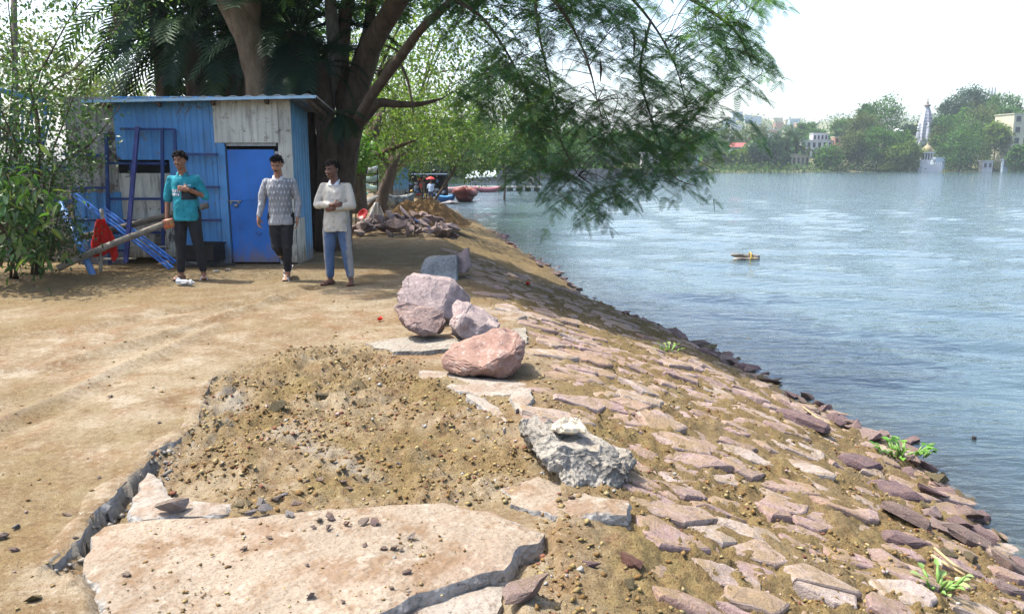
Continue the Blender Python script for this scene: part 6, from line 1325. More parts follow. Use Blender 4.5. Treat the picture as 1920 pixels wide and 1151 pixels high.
def treepx(label, px, py, Y, w, h, cs, ncl=220, per=26, leaf=.16, clr=.45, group='trees along the near bank', **kw):
    c = at(px, py, Y); s = Y / FPX; z0 = gz(c.x, c.y) if Y < 105 else WATER_Z
    kw.setdefault('trunk_r', .10); return tree(label, c, (w * s / 2, w * s / 2.2, h * s / 2), (c.x - (2.6 if 640 < px < 900 else .1), c.y, z0), cs, ncl, per, leaf, clr, group=group, **kw)
treepx('brownish green tree far behind the left fence', 60, 140, 30, 260, 150, DUST, 150, 20, .2, .5); treepx('dusty olive tree behind the fence between shrub and shed', 190, 190, 34, 150, 90, DUST, 120, 18, .2, .5)
treepx('dark tree filling the gap over the shed behind the palms', 430, 70, 24, 360, 260, [(0.05, 0.11, 0.035), (0.07, 0.14, 0.04)], 300, 26, .17, .5)
treepx('lime green tree directly right of the big trunk', 730, 110, 24, 230, 280, LIME, 220, 22, .12, .40, trunk_r=.15); treepx('yellow green tree over the small far shed', 800, 235, 30, 190, 150, LIME, 190, 22, .13, .38)
treepx('bright green tree reaching over the moored boats', 880, 275, 44, 150, 110, LIME + MIDG, 220, 24, .17, .45); treepx('mid green tree high above the far shed', 830, 60, 33, 260, 240, LIME + MIDG, 210, 22, .15, .48); treepx('olive tree behind the lime trees', 690, 200, 40, 200, 260, DUST + LIME, 220, 24, .2, .6)
treepx('shaded tree behind the kayak rack', 705, 285, 46, 130, 130, MIDG, 160, 22, .2, .5); treepx('tall green tree behind the white canopy', 945, 215, 62, 200, 180, MIDG + LIME, 260, 24, .26, .7); treepx('rounded tree past the boats', 1010, 262, 85, 140, 120, MIDG, 220, 22, .32, .8)
sb = ground_at(668, 400); sb = at(665, 378, 19); 
shrub('bright_shrub', 'bright green glossy shrub between the big trunk and the kayak rack', (sb.x, 19, gz(sb.x, 19)), [[(668, 340, 19), (672, 290, 19)]], clump_px(26, [(645, 262), (690, 262), (705, 300), (690, 320), (655, 320)], 18.6, 19.4, -.5), .10, 34, [(0.09, 0.22, 0.03), (0.12, 0.26, 0.04)], M_LEAFS, .14, group='trees along the near bank')
# second tree: leaning trunks behind the rock pile
st = empty('leaning_tree', at(712, 388, 27)); st.location.z = gz(st.location.x, st.location.y); tag(st, 'leaning grey brown trunk behind the rock pile', 'tree')
limb(st, pts_px([(712, 395, 27), (722, 350, 27), (733, 322, 27), (742, 300, 27), (762, 280, 27.2), (780, 262, 27.5)]), [.20, .18, .15, .12, .07, .02], M_BARK, 'trunk', 10); limb(st, pts_px([(738, 310, 27), (735, 275, 27.3), (748, 235, 27.6), (742, 190, 28)]), [.15, .12, .10, .06], M_BARK, 'limb', 8); limb(st, pts_px([(733, 322, 27), (722, 300, 27), (705, 290, 26.8)]), [.12, .09, .05], M_BARK, 'limb', 8)
P, od, Cc = crown_pts(tuple(at(752, 232, 27.6)), (1.5, 1.3, 1.1), 120, 24, .32); leaf_cloud('crown', P, od, .11, LIME, M_LEAF, st, None, loc=st.location)
sd = empty('shaded_tree', at(676, 395, 21)); sd.location.z = gz(sd.location.x, sd.location.y); tag(sd, 'dark trunk with a long low bough left of the kayak rack', 'tree')
limb(sd, pts_px([(672, 400, 21), (670, 350, 21), (676, 310, 21), (690, 268, 21), (708, 230, 21.2), (720, 190, 21.5)]), [.26, .22, .2, .17, .13, .08], M_BARK, 'trunk', 10); limb(sd, pts_px([(682, 300, 21), (715, 288, 20.6), (745, 275, 20.3), (778, 263, 20)]), [.12, .09, .06, .02], M_BARK, 'bough', 8)
P, od, Cc = crown_pts(tuple(at(735, 225, 21)), (1.6, 1.5, 1.0), 130, 22, .3); leaf_cloud('crown', P, od, .10, LIME, M_LEAF, sd, None, loc=sd.location)
# ------------------------------------------------------------------ middle distance on the near bank
def heap_mesh(w, d, h, seed, name, n=46):
    vs = []; fs = []
    for j in range(n + 1):
        for i in range(n + 1):
            u, v = i / n * 2 - 1, j / n * 2 - 1; r = math.hypot(u, v * 1.0); z = max(0, 1 - r) ** .85 * (1 + .35 * mnoise.noise((u * 2 + seed, v * 2, 0))) + .10 * mnoise.fractal((u * 6, v * 6, seed), 1, 2, 4) * max(0, 1.15 - r) * 2
            vs.append((u * w, v * d, z * h - .05))
    m = n + 1; fs = [(j * m + i, j * m + i + 1, (j + 1) * m + i + 1, (j + 1) * m + i) for j in range(n) for i in range(n)]
    return MB().add(vs, fs, True).mesh(name)
k = NM('heap_earth'); p_ = k.pos('world'); hn = k.noise(p_, 7, 6, .7); M_HEAP = k.fin(k.mix(k.ramp(hn, [(.3, 0), (.7, 1)]), (0.085, 0.048, 0.020), (0.19, 0.12, 0.055)), .95, k.bump(k.noise(p_, 25, 5, .7), .9, .05), 0, .15)
hp = at(792, 402, 22.6); tag(link('earth_heap', heap_mesh(1.35, 1.2, .85, 1.5, 'earth_heap'), M_HEAP, None, (hp.x, hp.y, gz(hp.x, hp.y))), 'taller brown earth heap by the water behind the rock pile', 'earth heap', 'earth heaps')
hp = at(728, 400, 22.0); tag(link('earth_heap', heap_mesh(1.0, .8, .36, 6.5, 'earth_heap'), M_HEAP, None, (hp.x, hp.y, gz(hp.x, hp.y))), 'lower brown earth heap left of the taller one', 'earth heap', 'earth heaps')
# rock pile: rocks stacked from the back down to the front
pile = []
for i in range(86):
    u = rng.random(); row = rng.random(); px = 662 + 190 * u; x = (px - 960) / FPX * 18.6; y = 18.0 + 1.9 * row; hmax = .48 * math.sin(math.pi * min(max((px - 645) / 240, 0), 1)) ** .7 * (1 - abs(row - .55) * 1.1)
    s = rng.uniform(.13, .26) * (1.0 if rng.random() < .8 else 1.25); z = gz(x, y) + max(0, hmax) * rng.random() ** .6
    big_ = 'large' if s > .22 else ('middling' if s > .16 else 'small'); wherep = 'left part' if px < 705 else ('centre left' if px < 745 else ('centre right' if px < 795 else 'end by the water')); lev = 'top' if z - gz(x, y) > .2 else 'foot'
    o = place('rock', rng.choice(LUMP_Q), Vector((x, y, z)), (s, s * rng.uniform(.65, 1), s * rng.uniform(.55, .9)), rng.uniform(0, 6.28), None, .35, s * .25, rng); tag(o, f'{big_} quarry rock at the {lev} of the rock pile, {wherep}', 'rock', 'rocks of the rock pile')
for px, py, w, lab in ((772, 435, 20, 'square brown rock lying alone in front of the rock pile'), (818, 443, 26, 'pointed dark rock in the shade right of the square brown rock'), (798, 425, 22, 'pinkish rock at the front corner of the rock pile'), (838, 430, 18, 'small orange rock at the water side of the pile')):
    p = on_bank(px, py); s = w / FPX * (p - cam.location).length / 2; tag(place('rock', rng.choice(LUMP_P), p, (s, s * .9, s * .9), rng.uniform(0, 6), None, .1, s * .5, rng), lab, 'rock', 'rocks of the rock pile')
def basin(px, py, Y, r, h, mat, label, tilt):
    mb = MB(); mb.lathe([(r * .62, 0), (r * .95, h), (r * 1.05, h), (r * 1.05, h * .92), (r * .98, h * .94), (r * .66, .03), (0.0, .03)], n=20); o = mb.build('basin', mat, None, at(px, py, Y)); o.rotation_euler = tilt; tag(o, label, 'basin')
basin(683, 404, 18.7, .13, .07, simple('red_plastic', (0.42, 0.02, 0.02), .35, .15), 'red plastic basin tilted on the rock pile', (R(58), 0, R(-28)))
basin(678, 371, 24, .2, .14, simple('green_plastic', (0.03, 0.28, 0.16), .35, .15), 'green basin on the ground below the kayak rack', (R(10), 0, 0))
cloth('white_sack', at(706, 380, 20.6), .38, .42, M_WPL, 'white sack hanging over the rocks behind the pile', 15, 'sack')
mb = MB(); mb.bar(at(674, 384, 24.5), at(704, 368, 25.2), .26, .05); tag(mb.build('plank', M_STICK), 'pale plank leaning below the kayak rack', 'plank')
mb = MB(); mb.tube([at(778, 412, 19.0), at(808, 428, 18.2)], .022, 6); tag(mb.build('iron_rod', M_NAVY), 'dark rod lying slanted on the rock pile', 'rod')
# stacked pedal boats on a rack
def hull_boat(L, Wd, H, n=14, m=9, deck=True):
    vs = []; fs = []; 
    for i in range(n + 1):
        t = i / n; w = Wd / 2 * (math.sin(math.pi * (.10 + .82 * t)) ** .55); sheer = H * (1 + .35 * (2 * t - 1) ** 2)
        for j in range(m + 1):
            a = math.pi * j / m; vs.append(((t - .5) * L, -math.cos(a) * w, sheer - (math.sin(a) ** .7) * H * (1.0 - .35 * abs(2 * t - 1) ** 3)))
    q = m + 1; fs = [(i * q + j, (i + 1) * q + j, (i + 1) * q + j + 1, i * q + j + 1) for i in range(n) for j in range(m)]
    mb = MB(); b = len(vs)
    for i in range(n + 1): t = i / n; a = vs[i * q]; c = vs[i * q + m]; vs += [(a[0], a[1] * .86, a[2] - .12 * H), (c[0], c[1] * .86, c[2] - .12 * H)]
    for i in range(n): fs += [(i * q, b + 2 * i, b + 2 * i + 2, (i + 1) * q), (b + 2 * i, b + 2 * i + 1, b + 2 * i + 3, b + 2 * i + 2), (b + 2 * i + 1, i * q + m, (i + 1) * q + m, b + 2 * i + 3)]
    fs += [tuple(range(q)), tuple(n * q + j for j in range(q))[::-1]]; mb.add(vs, fs, True); return mb
M_MINT = simple('mint_hull', (0.36, 0.50, 0.44), .4, .2); M_WHULL = simple('white_hull', (0.55, 0.57, 0.56), .4, .2)
kr = empty('kayak_rack', (at(694, 372, 36).x, 36, gz(at(694, 372, 36).x, 36))); tag(kr, 'dark steel rack with shelves holding the white boats', 'rack')
for px in (676, 708): mb = MB(); mb.bar(at(px, 382, 36) - kr.location, at(px, 316, 36) - kr.location, .05); mb.build('post', M_BLACKP, kr); mb = MB(); mb.bar(at(px, 380, 36.8) - kr.location, at(px, 316, 36.8) - kr.location, .05); mb.build('post', M_BLACKP, kr)
for py in (326, 343, 361): mb = MB(); mb.bar(at(674, py, 36) - kr.location, at(710, py, 36) - kr.location, .05); mb.build('shelf', M_BLACKP, kr)
for i, (px, py, mt, lab) in enumerate(((690, 325, M_WHULL, 'topmost white boat hull on the rack'), (693, 342, M_MINT, 'middle pale mint boat hull on the rack'), (697, 359, M_MINT, 'lowest mint boat hull, slanting, on the rack'))):
    o = hull_boat(.85, .8, .26).build('boat_hull', mt, None, at(px, py + 1, 36.4)); o.rotation_euler = (0, R((0, -3, 10)[i]), 0); tag(o, lab, 'boat', 'boats on the rack')
o = hull_boat(1.1, .7, .42).build('covered_dinghy', simple('tarp_grey', (0.22, 0.25, 0.26), .6, .5, 6, .4, dirt=(0.03, 0.03, 0.03)), None, at(745, 390, 28.5)); o.rotation_euler = (0, R(4), R(20)); tag(o, 'grey and black covered dinghy drawn up behind the earth heap', 'boat')
# small far shed
fs_ = empty('small_shed', at(735, 372, 45)); fs_.location.z = gz(fs_.location.x, 45); tag(fs_, 'small far blue and grey corrugated shed behind the leaning trunk', 'shed')
def fpart(mb, nm, m): o = mb.build(nm, m, fs_); o.location = Vector((0, 45, 0)) - fs_.location; return o
z0, z1 = -1.2, wz(306, 45); fpart(corr(wx(702, 45), wx(738, 45), z0, z1, .2, .03), 'corrugated_sheet', M_GSHEET); fpart(corr(wx(737, 45), wx(758, 45), z0, z1, .2, .03), 'corrugated_sheet', M_LBLUE)
o = corr(0, 2, z0, z1, .2, .03).build('corrugated_sheet', M_LBLUE, fs_); o.location = Vector((wx(758, 45), 45.01, 0)) - fs_.location; o.rotation_euler.z = math.pi / 2
mb = MB(); mb.box((wx(732, 45), 1.0, z1 + .03), (wx(768, 45) - wx(698, 45), 2.6, .05)); fpart(mb, 'roof', M_ZINC)
# railing, kiosk, parasol
rl = empty('railing', at(786, 378, 41)); rl.location.z = gz(rl.location.x, 41); tag(rl, 'thin dark railing by the small shed', 'railing')
for a, b in (((775, 325), (775, 380)), ((792, 352), (792, 380)), ((760, 358), (760, 380)), ((760, 362), (792, 362)), ((760, 370), (792, 370))): mb = MB(); mb.bar(at(a[0], a[1], 41) - rl.location, at(b[0], b[1], 41) - rl.location, .05); mb.build('bar', M_BLACKP, rl)
ks = empty('kiosk', at(788, 372, 62)); ks.location.z = gz(ks.location.x, 62); tag(ks, 'dark open kiosk hung with goods beyond the small shed', 'kiosk')
def kp(nm, mb, m): o = mb.build(nm, m, ks); o.location = -ks.location; return o
mb = MB(); mb.box((wx(800, 62), 63, wz(345, 62)), (wx(835, 62) - wx(758, 62), .1, 2.0)); kp('back_wall', mb, M_DARK); mb = MB(); mb.box((wx(800, 62), 62.2, wz(327, 62)), (wx(838, 62) - wx(758, 62), 2.2, .08)); kp('roof', mb, simple('slate_roof', (0.12, 0.17, 0.22), .6))
for px in (760, 800, 836): mb = MB(); mb.bar(at(px, 327, 61.2), at(px, 377, 61.2), .08); kp('post', mb, M_BLACKP)
GOODS = [simple('goods_white', (0.5, 0.52, 0.55), .5), simple('goods_red', (0.45, 0.05, 0.04), .5), simple('goods_yellow', (0.5, 0.36, 0.08), .5), simple('goods_grey', (0.25, 0.27, 0.3), .5), simple('goods_blue', (0.08, 0.2, 0.42), .5)]
for i in range(34): mb = MB(); c = at(rng.uniform(760, 834), rng.uniform(330, 368), 61.6 + rng.random()); mb.ell(c, (rng.uniform(.08, .2), .12, rng.uniform(.08, .18)), 8, 6); kp('goods', mb, rng.choice(GOODS))
ps = empty('parasol', at(808, 376, 60)); ps.location.z = gz(ps.location.x, 60); tag(ps, 'red parasol over the distant man in the pale blue shirt', 'parasol'); h = wz(334, 60) - ps.location.z
mb = MB(); mb.lathe([(.36, h - .1), (.35, h - .06), (.18, h + .06), (0, h + .12)], n=10); mb.build('canopy', simple('parasol_red', (0.55, 0.03, 0.02), .6), ps); mb = MB(); mb.tube([(0, 0, 0), (0, 0, h)], .02, 6); mb.build('pole', M_STEEL, ps)
mb = MB(); mb.box((0, 0, .04), (.35, .35, .08)); mb.build('base', M_CONC, ps)
JF = dict(BASE, voxel=.016, kneeR=(-.10, -.02, .48), ankR=(-.11, .02, .085), toeR=(-.13, -.12, .028), kneeL=(.10, -.06, .48), ankL=(.10, -.06, .085), toeL=(.11, -.19, .028), elbR=(-.23, .03, 1.09), wriR=(-.24, -.05, .86), elbL=(.25, .0, 1.1), wriL=(.14, -.12, 1.28), handR=((0, -.1, -1), (.9, 0, 0), .4, -1), handL=((-.3, -.1, .95), (0, 1, 0), .5, -1), hem=.82, headrot=(180, 0, 0))
for px, py, Y, H, yaw, sh, pn, lab in ((808, 377, 57, 1.55, 175, simple('pale_blue_shirt', (0.42, 0.52, 0.66), .7), simple('navy_trousers', (0.02, 0.035, 0.09), .8), 'distant man in a pale blue shirt and navy trousers on the far walkway'), (793, 372, 62, 1.6, 60, simple('khaki_shirt', (0.20, 0.15, 0.10), .8), simple('khaki_trousers', (0.22, 0.16, 0.10), .8), 'distant man in brown clothes beside the kiosk')):
    x = at(px, py, Y).x; J = dict(JF, headrot=(0, 5, 0)); person('person', (x, Y, gz(x, Y)), R(yaw), H, J, SK1, dict(mat=sh, sleeve=(.6, .6), ease=.02, seed=2), dict(mat=pn, len=.95), lab, dict(front=1.0, back=1.7, vol=.1, seed=5, sweep=0, locks=20), False, (M_BLACKP, M_BLACKP, False))
# boats and floats
def afloat(px, py): return gp(px, py, WATER_Z)
def boat(px, py, L, Wd, H, mat, label, yaw, rim=None, sink=.25, group='boats by the far walkway'):
    p = afloat(px, py); t = empty('moored_boat', p, R(yaw)); tag(t, label, 'boat', group); o = hull_boat(L, Wd, H).build('hull', mat, t); o.location.z = -H * sink
    mb = MB(); mb.box((0, 0, H * .55), (.22, Wd * .7, .05)); mb.box((L * .25, 0, H * .55), (.22, Wd * .6, .05)); mb.build('seat', M_STICK, t)
    if rim:
        P = [Vector(((q - .5) * L, s * Wd / 2 * math.sin(math.pi * (.10 + .82 * q)) ** .55, H * (1 + .35 * (2 * q - 1) ** 2) - H * sink)) for s, qs in ((-1, np.linspace(0, 1, 12)), (1, np.linspace(1, 0, 12))) for q in qs]; mb = MB(); mb.tube(P + [P[0]], rim[0], 8); mb.build('tube_rim', rim[1], t)
    return t
M_REDB = simple('red_rubber', (0.13, 0.02, 0.012), .5, .3, 4); boat(872, 377, 3.0, 1.35, .68, M_REDB, 'red inflatable boat seen bow on beside the walkway', 82, (.24, M_REDB), .2)
boat(836, 378, 1.3, .8, .40, simple('blue_hull', (0.03, 0.13, 0.34), .4, .2), 'small flat blue boat left of the red inflatable', 4, (.09, simple('blue_rim', (0.05, 0.22, 0.46), .4)), .2); boat(846, 361, 3.0, 1.3, .6, simple('faded_pink_hull', (0.40, 0.24, 0.24), .5, .3), 'faded pink boat moored behind the blue boat', 5, None, .2)
boat(915, 360, 2.6, 1.0, .5, simple('pink_hull', (0.38, 0.14, 0.17), .5, .2), 'pink red boat against the jetty right of the inflatable', 8, None, .2)
p = afloat(845, 382); o = hull_mesh([Vector((rng.gauss(0, .42), rng.gauss(0, .2), rng.uniform(-.1, .22))) for _ in range(14)], .03, 2, .04, 3, 5, 'grey_float'); tag(link('grey_float', o, simple('wet_sack', (0.16, 0.15, 0.15), .6), None, p), 'grey brown sack lying in the water before the blue boat', 'sack')
# jetty with a white canopy
jt = empty('jetty', gp(950, 358, WATER_Z)); tag(jt, 'long low grey floating jetty reaching out from the far walkway', 'jetty'); JY = jt.location.y
def jp(nm, mb, m): o = mb.build(nm, m, jt); o.location = -jt.location; return o
M_DECK = simple('jetty_deck', (0.36, 0.35, 0.33), .7, .3, 2); x0, x1 = wx(866, JY), wx(1014, JY); nseg = 9
for i in range(nseg):
    a, b = x0 + (x1 - x0) * i / nseg, x0 + (x1 - x0) * (i + 1) / nseg; mb = MB(); mb.box(((a + b) / 2, JY + 1 - i * .1, WATER_Z + .36), (b - a - .04, 2.2, .14)); jp('deck_panel', mb, M_DECK)
    mb = MB(); mb.box(((a + b) / 2, JY + .1 - i * .1, WATER_Z + .14), (b - a - .3, .5, .28)); jp('float', mb, M_BLACKP)
cn = empty('white_canopy', (wx(905, JY + 4), JY + 4, WATER_Z + .45)); tag(cn, 'white sheet canopy on posts over the landing behind the boats', 'canopy')
mb = MB(); a, b = wx(874, JY + 4), wx(932, JY + 4); zt = wz(324, JY + 4); mb.add([(a, JY + 3, zt - .55), (b, JY + 3, zt - .35), (b - .2, JY + 6, zt + .25), (a + .2, JY + 6, zt + .15)] + [(a, JY + 3, zt - .6), (b, JY + 3, zt - .4), (b - .2, JY + 6, zt + .2), (a + .2, JY + 6, zt + .1)], [(0, 1, 2, 3), (7, 6, 5, 4), (0, 4, 5, 1), (1, 5, 6, 2), (2, 6, 7, 3), (3, 7, 4, 0)]); o = mb.build('roof', simple('white_sheet', (0.34, 0.40, 0.40), .4, .15), cn); o.location = -cn.location
for px in (876, 895, 914, 930): mb = MB(); mb.bar(at(px, 330, JY + 4), at(px, 358, JY + 4), .07); o = mb.build('post', M_STEEL, cn); o.location = -cn.location
for i in range(7):
    px = 884 + i * 18; mb = MB(); mb.bar(at(px, 340, JY + .6), at(px, 352, JY + .6), .06); o = jp('bollard', mb, M_STEEL)
mb = MB(); mb.bar(at(884, 341, JY + .6), at(1005, 343, JY + .6), .04); jp('handrail', mb, M_STEEL)
p = at(995, 344, JY + .9); mb = MB(); mb.tube([Vector((math.cos(a) * .3, 0, math.sin(a) * .3 + .3)) for a in np.linspace(0, 2 * math.pi, 19)], .1, 8, False); tag(mb.build('lifebuoy', simple('buoy_white', (0.5, 0.45, 0.42), .5, .5, 4), None, p), 'pale ring buoy standing near the outer end of the jetty', 'buoy')

# ------------------------------------------------------------------ things afloat and plants by the water
p = afloat(1400, 488); fb = empty('floating_bundle', p, R(8)); tag(fb, 'bundle of two tied plastic rolls floating alone on the lake', 'float')
M_ROLL = simple('roll_film', (0.26, 0.24, 0.20), .5, .5, 7, .3, dirt=(0.06, 0.05, 0.04)); s_ = 1500 / p.y; w_ = 52 / s_
for (a, b, r_) in (((-.5, 0, .06), (.48, .0, .05), .085), ((-.53, .12, .30), (.52, .05, .17), .085)):
    P = [Vector(a).lerp(Vector(b), t) * Vector((w_, w_, 1)).x if False else Vector((a[0] + (b[0] - a[0]) * t, a[1] + (b[1] - a[1]) * t, a[2] + (b[2] - a[2]) * t)) for t in np.linspace(0, 1, 9)]; P = [Vector((q.x * w_ * 1.0, q.y, q.z * w_ * .62)) for q in P]
    mb = MB(); mb.tube(P, [r_ * f * w_ for f in (.5, .9, 1, .92, .7, .9, 1, .95, .55)], 12, True, .2, 3); mb.build('roll', M_ROLL, fb)
mb = MB(); mb.tube([Vector((.12 * w_ + math.cos(a) * .02, math.sin(a) * .13 * w_ + .03, .11 * w_ + math.cos(a) * .16 * w_)) for a in np.linspace(0, 6.28, 14)], .022 * w_ * 1.3, 6, False); mb.tube([Vector((.12 * w_, -.1, .12 * w_)), Vector((.3 * w_, -.14, .04))], .012, 5); mb.build('rope', simple('yellow_rope', (0.50, 0.36, 0.08), .8), fb)
p = afloat(1826, 824); mb = MB(); mb.lathe([(0, -.05), (.022, -.05), (.022, .028), (.019, .034), (.012, .034), (.012, .03), (0, .03)], n=14); tag(mb.build('floating_can', M_BLACKP, None, p), 'small black can floating upright near the right edge', 'can')
def reed(pts, lab): mb = MB(); P = [on_bank(a, b) + Vector((0, 0, c)) for a, b, c in pts]; P, r = crom(P, [.009] * len(P), 4); mb.tube([q - P[0] for q in P], r, 6); tag(mb.build('reed', simple('dry_reed', (0.42, 0.32, 0.17), .7), None, P[0]), lab, 'reed', 'dry reeds by the water')
reed([(1505, 770, .05), (1530, 790, .05), (1562, 806, .05)], 'straight dry reed dipping into the water beyond the long flat rock'); reed([(1745, 1058, .06), (1775, 1080, .07), (1815, 1098, .05)], 'curved pale reed on the stones above the small weed'); reed([(1750, 1050, .08), (1785, 1085, .09), (1820, 1096, .06)], 'second pale reed crossing the curved one')
def hyacinth(px, py, n, sz, label, seed, name='water_hyacinth', water=True, cs=((0.075, 0.20, 0.025), (0.115, 0.25, 0.035), (0.05, 0.14, 0.02)), spread=.2):
    p = afloat(px, py) if water else on_bank(px, py); p.z = max(p.z, gz(p.x, p.y)) + .02; t = empty(name, p); tag(t, label, 'plant', 'green plants by the water'); r = random.Random(seed); TVl, TFl = leaf_t(.75, .2, .15); pos = []; D = []
    for i in range(n):
        a = r.uniform(0, 6.28); q = spread * r.random() ** .6; b = Vector((math.cos(a) * q * 1.5, math.sin(a) * q * .7, 0)); tip = b + Vector((math.cos(a) * .05, math.sin(a) * .05, r.uniform(.02, .10)))
        mb = MB(); mb.tube([b, b.lerp(tip, .5) + Vector((0, 0, .01)), tip], [.006, .011, .004], 6); mb.build('stalk', simple('stalk_green', (0.16, 0.28, 0.07), .5), t); pos.append(list(tip)); D.append([math.cos(a), math.sin(a), r.uniform(.1, .9)])
    V, F, C = inst(TVl, TFl, np.array(pos), frame(np.array(D), np.tile([0, 0, 1.], (n, 1))), sz * nr.uniform(.7, 1.2, n), palette(n, cs)); link('leaves', np_mesh('leaves', V, F, C, True), M_LEAFS, t)
hyacinth(1688, 874, 40, .075, 'bright green water hyacinth floating against the shore rocks', 3, spread=.17); hyacinth(1758, 1110, 14, .05, 'small pale green weed with bulbs on the stones near the lower right', 5, 'shore_weed', False, ((0.24, 0.34, 0.12), (0.18, 0.30, 0.08)), .07); hyacinth(1256, 662, 12, .06, 'small green weed on the shore beyond the boulders', 7, 'shore_weed', False, ((0.14, 0.22, 0.05), (0.2, 0.27, 0.08)), .10)

# ------------------------------------------------------------------ far shore
def fz(x, y): return float(far_z(np.array([x / y]), np.array([float(y)]))[0])
kk2 = NM('retaining_stone'); pz = kk2.pos('world'); M_WALL = kk2.fin(kk2.mix(kk2.noise(pz, 1.2, 5), (0.10, 0.095, 0.09), (0.24, 0.22, 0.20)), .9)
mb = MB(); vs = []; fs = []
WPX = [880, 930, 980, 1030, 1080, 1130, 1180, 1230, 1280, 1325]
for i, px in enumerate(WPX):
    a = (px - 960) / FPX; d = float(np.interp(a, FSA, FSD)) - .5; a = a; x = at(px, 330, d).x; vs += [(x, d, WATER_Z - .5), (x, d, WATER_Z + 1.7), (x, d + 1, WATER_Z + 1.7), (x, d + 1, WATER_Z - .5)]
for i in range(len(WPX) - 1): b = 4 * i; fs += [(b, b + 4, b + 5, b + 1), (b + 1, b + 5, b + 6, b + 2), (b + 2, b + 6, b + 7, b + 3)]
fs += [(0, 1, 2, 3), (4 * len(WPX) - 1, 4 * len(WPX) - 2, 4 * len(WPX) - 3, 4 * len(WPX) - 4)]; tag(mb.add(vs, fs).build('retaining_wall', M_WALL), 'long grey retaining wall along the far water behind the hanging branches', 'wall')
def house(x0, x1, y0, y1, Y, wall, label, rows=2, cols=3, roof=None, depth=None, name='building', glass=None, base_to=None, parapet=True):
    """front rectangle in pixels at depth Y; the body goes down to the ground"""
    a, b = at(x0, y1, Y), at(x1, y0, Y); w = b.x - a.x; zt = b.z; zb = a.z; g = min(zb, fz((a.x + b.x) / 2, Y)) - .5; t = empty(name, ((a.x + b.x) / 2, Y, g)); tag(t, label, 'building', 'buildings on the far shore'); dp = depth or w * .7; H = zt - g
    mb = MB(); mb.box((0, dp / 2, H / 2), (w, dp, H)); mb.build('wall', wall, t); hh = zt - zb
    for r in range(rows):
        for c in range(cols):
            cx = (c + .5) / cols * w - w / 2; cz = H - hh + (r + .55) / rows * hh; ww, wh = w / cols * .5, hh / rows * .5
            mb = MB(); mb.box((cx, -.03, cz), (ww, .12, wh)); o = mb.build('window', GLASSD, t); mb = MB(); mb.box((cx, -.12, cz - wh / 2 - .06), (ww * 1.25, .22, .10)); mb.build('sill', wall, o)
    if parapet: mb = MB(); mb.box((0, dp / 2, H + .12), (w + .5, dp + .5, .24)); mb.build('roof', roof or wall, t)
    elif roof: mb = MB(); mb.add([(-w * .56, -.6, H), (w * .56, -.6, H), (w * .56, dp + .5, H), (-w * .56, dp + .5, H), (-w * .45, dp / 2, H + hh * .35), (w * .45, dp / 2, H + hh * .35)], [(0, 1, 5, 4), (2, 3, 4, 5), (1, 2, 5), (3, 0, 4), (3, 2, 1, 0)]); mb.build('roof', roof, t)
    return t
GLASSD = simple('dark_window', (0.03, 0.035, 0.045), .2, .2, 1, 0, 0, .5); BW = simple('limewash', (0.50, 0.51, 0.53), .8, .15, .3, .1, obj='world'); BC = simple('cream_wash', (0.46, 0.42, 0.30), .8, .15, .3, .1, obj='world'); BB = simple('pale_blue_wash', (0.36, 0.45, 0.54), .8, .15, .3, .1, obj='world'); BY = simple('yellow_wash', (0.42, 0.41, 0.30), .8, .1, .3, .1, obj='world'); BT = simple('terracotta_wash', (0.36, 0.19, 0.13), .8, .2, .3, .1, obj='world'); RR = simple('red_roof', (0.30, 0.09, 0.08), .7); GA = simple('green_awning', (0.03, 0.30, 0.20), .6)
house(1203, 1236, 288, 330, 176, BW, 'white house glimpsed through the hanging branches', 3, 2); house(1282, 1310, 292, 322, 215, BB, 'pale blue house half hidden by the branch tips', 2, 2); house(1336, 1360, 298, 322, 251, BC, 'cream house with a green awning at the water', 2, 2, GA)
house(1362, 1386, 290, 312, 259, BW, 'low white house right of the cream house', 1, 3); house(1372, 1402, 276, 300, 272, BB, 'pale blue house with a red roof above the shore trees', 2, 3, RR, parapet=False); house(1405, 1413, 274, 300, 270, BW, 'slim white water tank tower left of the palms', 1, 1)
house(1468, 1518, 290, 318, 253, BC, 'cream lakeside pavilion with a row of dark openings behind the palms', 1, 6); house(1500, 1562, 264, 300, 291, BW, 'long white house on the slope above the pavilion', 2, 6); house(1524, 1553, 251, 266, 302, BW, 'white upper block on top of the long white house', 1, 4); house(1564, 1592, 258, 285, 290, BT, 'terracotta house right of the long white house', 2, 3, BC)
house(1896, 1990, 214, 275, 254, BY, 'tall yellow building cut by the right edge of the picture', 3, 5); house(1842, 1862, 303, 319, 250, BW, 'small white hut at the water below the right trees', 1, 2); house(1880, 1892, 300, 318, 251, BB, 'tiny pale blue hut at the water near the right edge', 1, 1); house(1908, 1935, 300, 318, 250, BW, 'white wall cabin at the water under the yellow building', 1, 2)
for px, py, w in ((1425, 262, 10), (1440, 259, 12), (1352, 258, 12), (1375, 255, 12), (1395, 252, 10)):
    pass
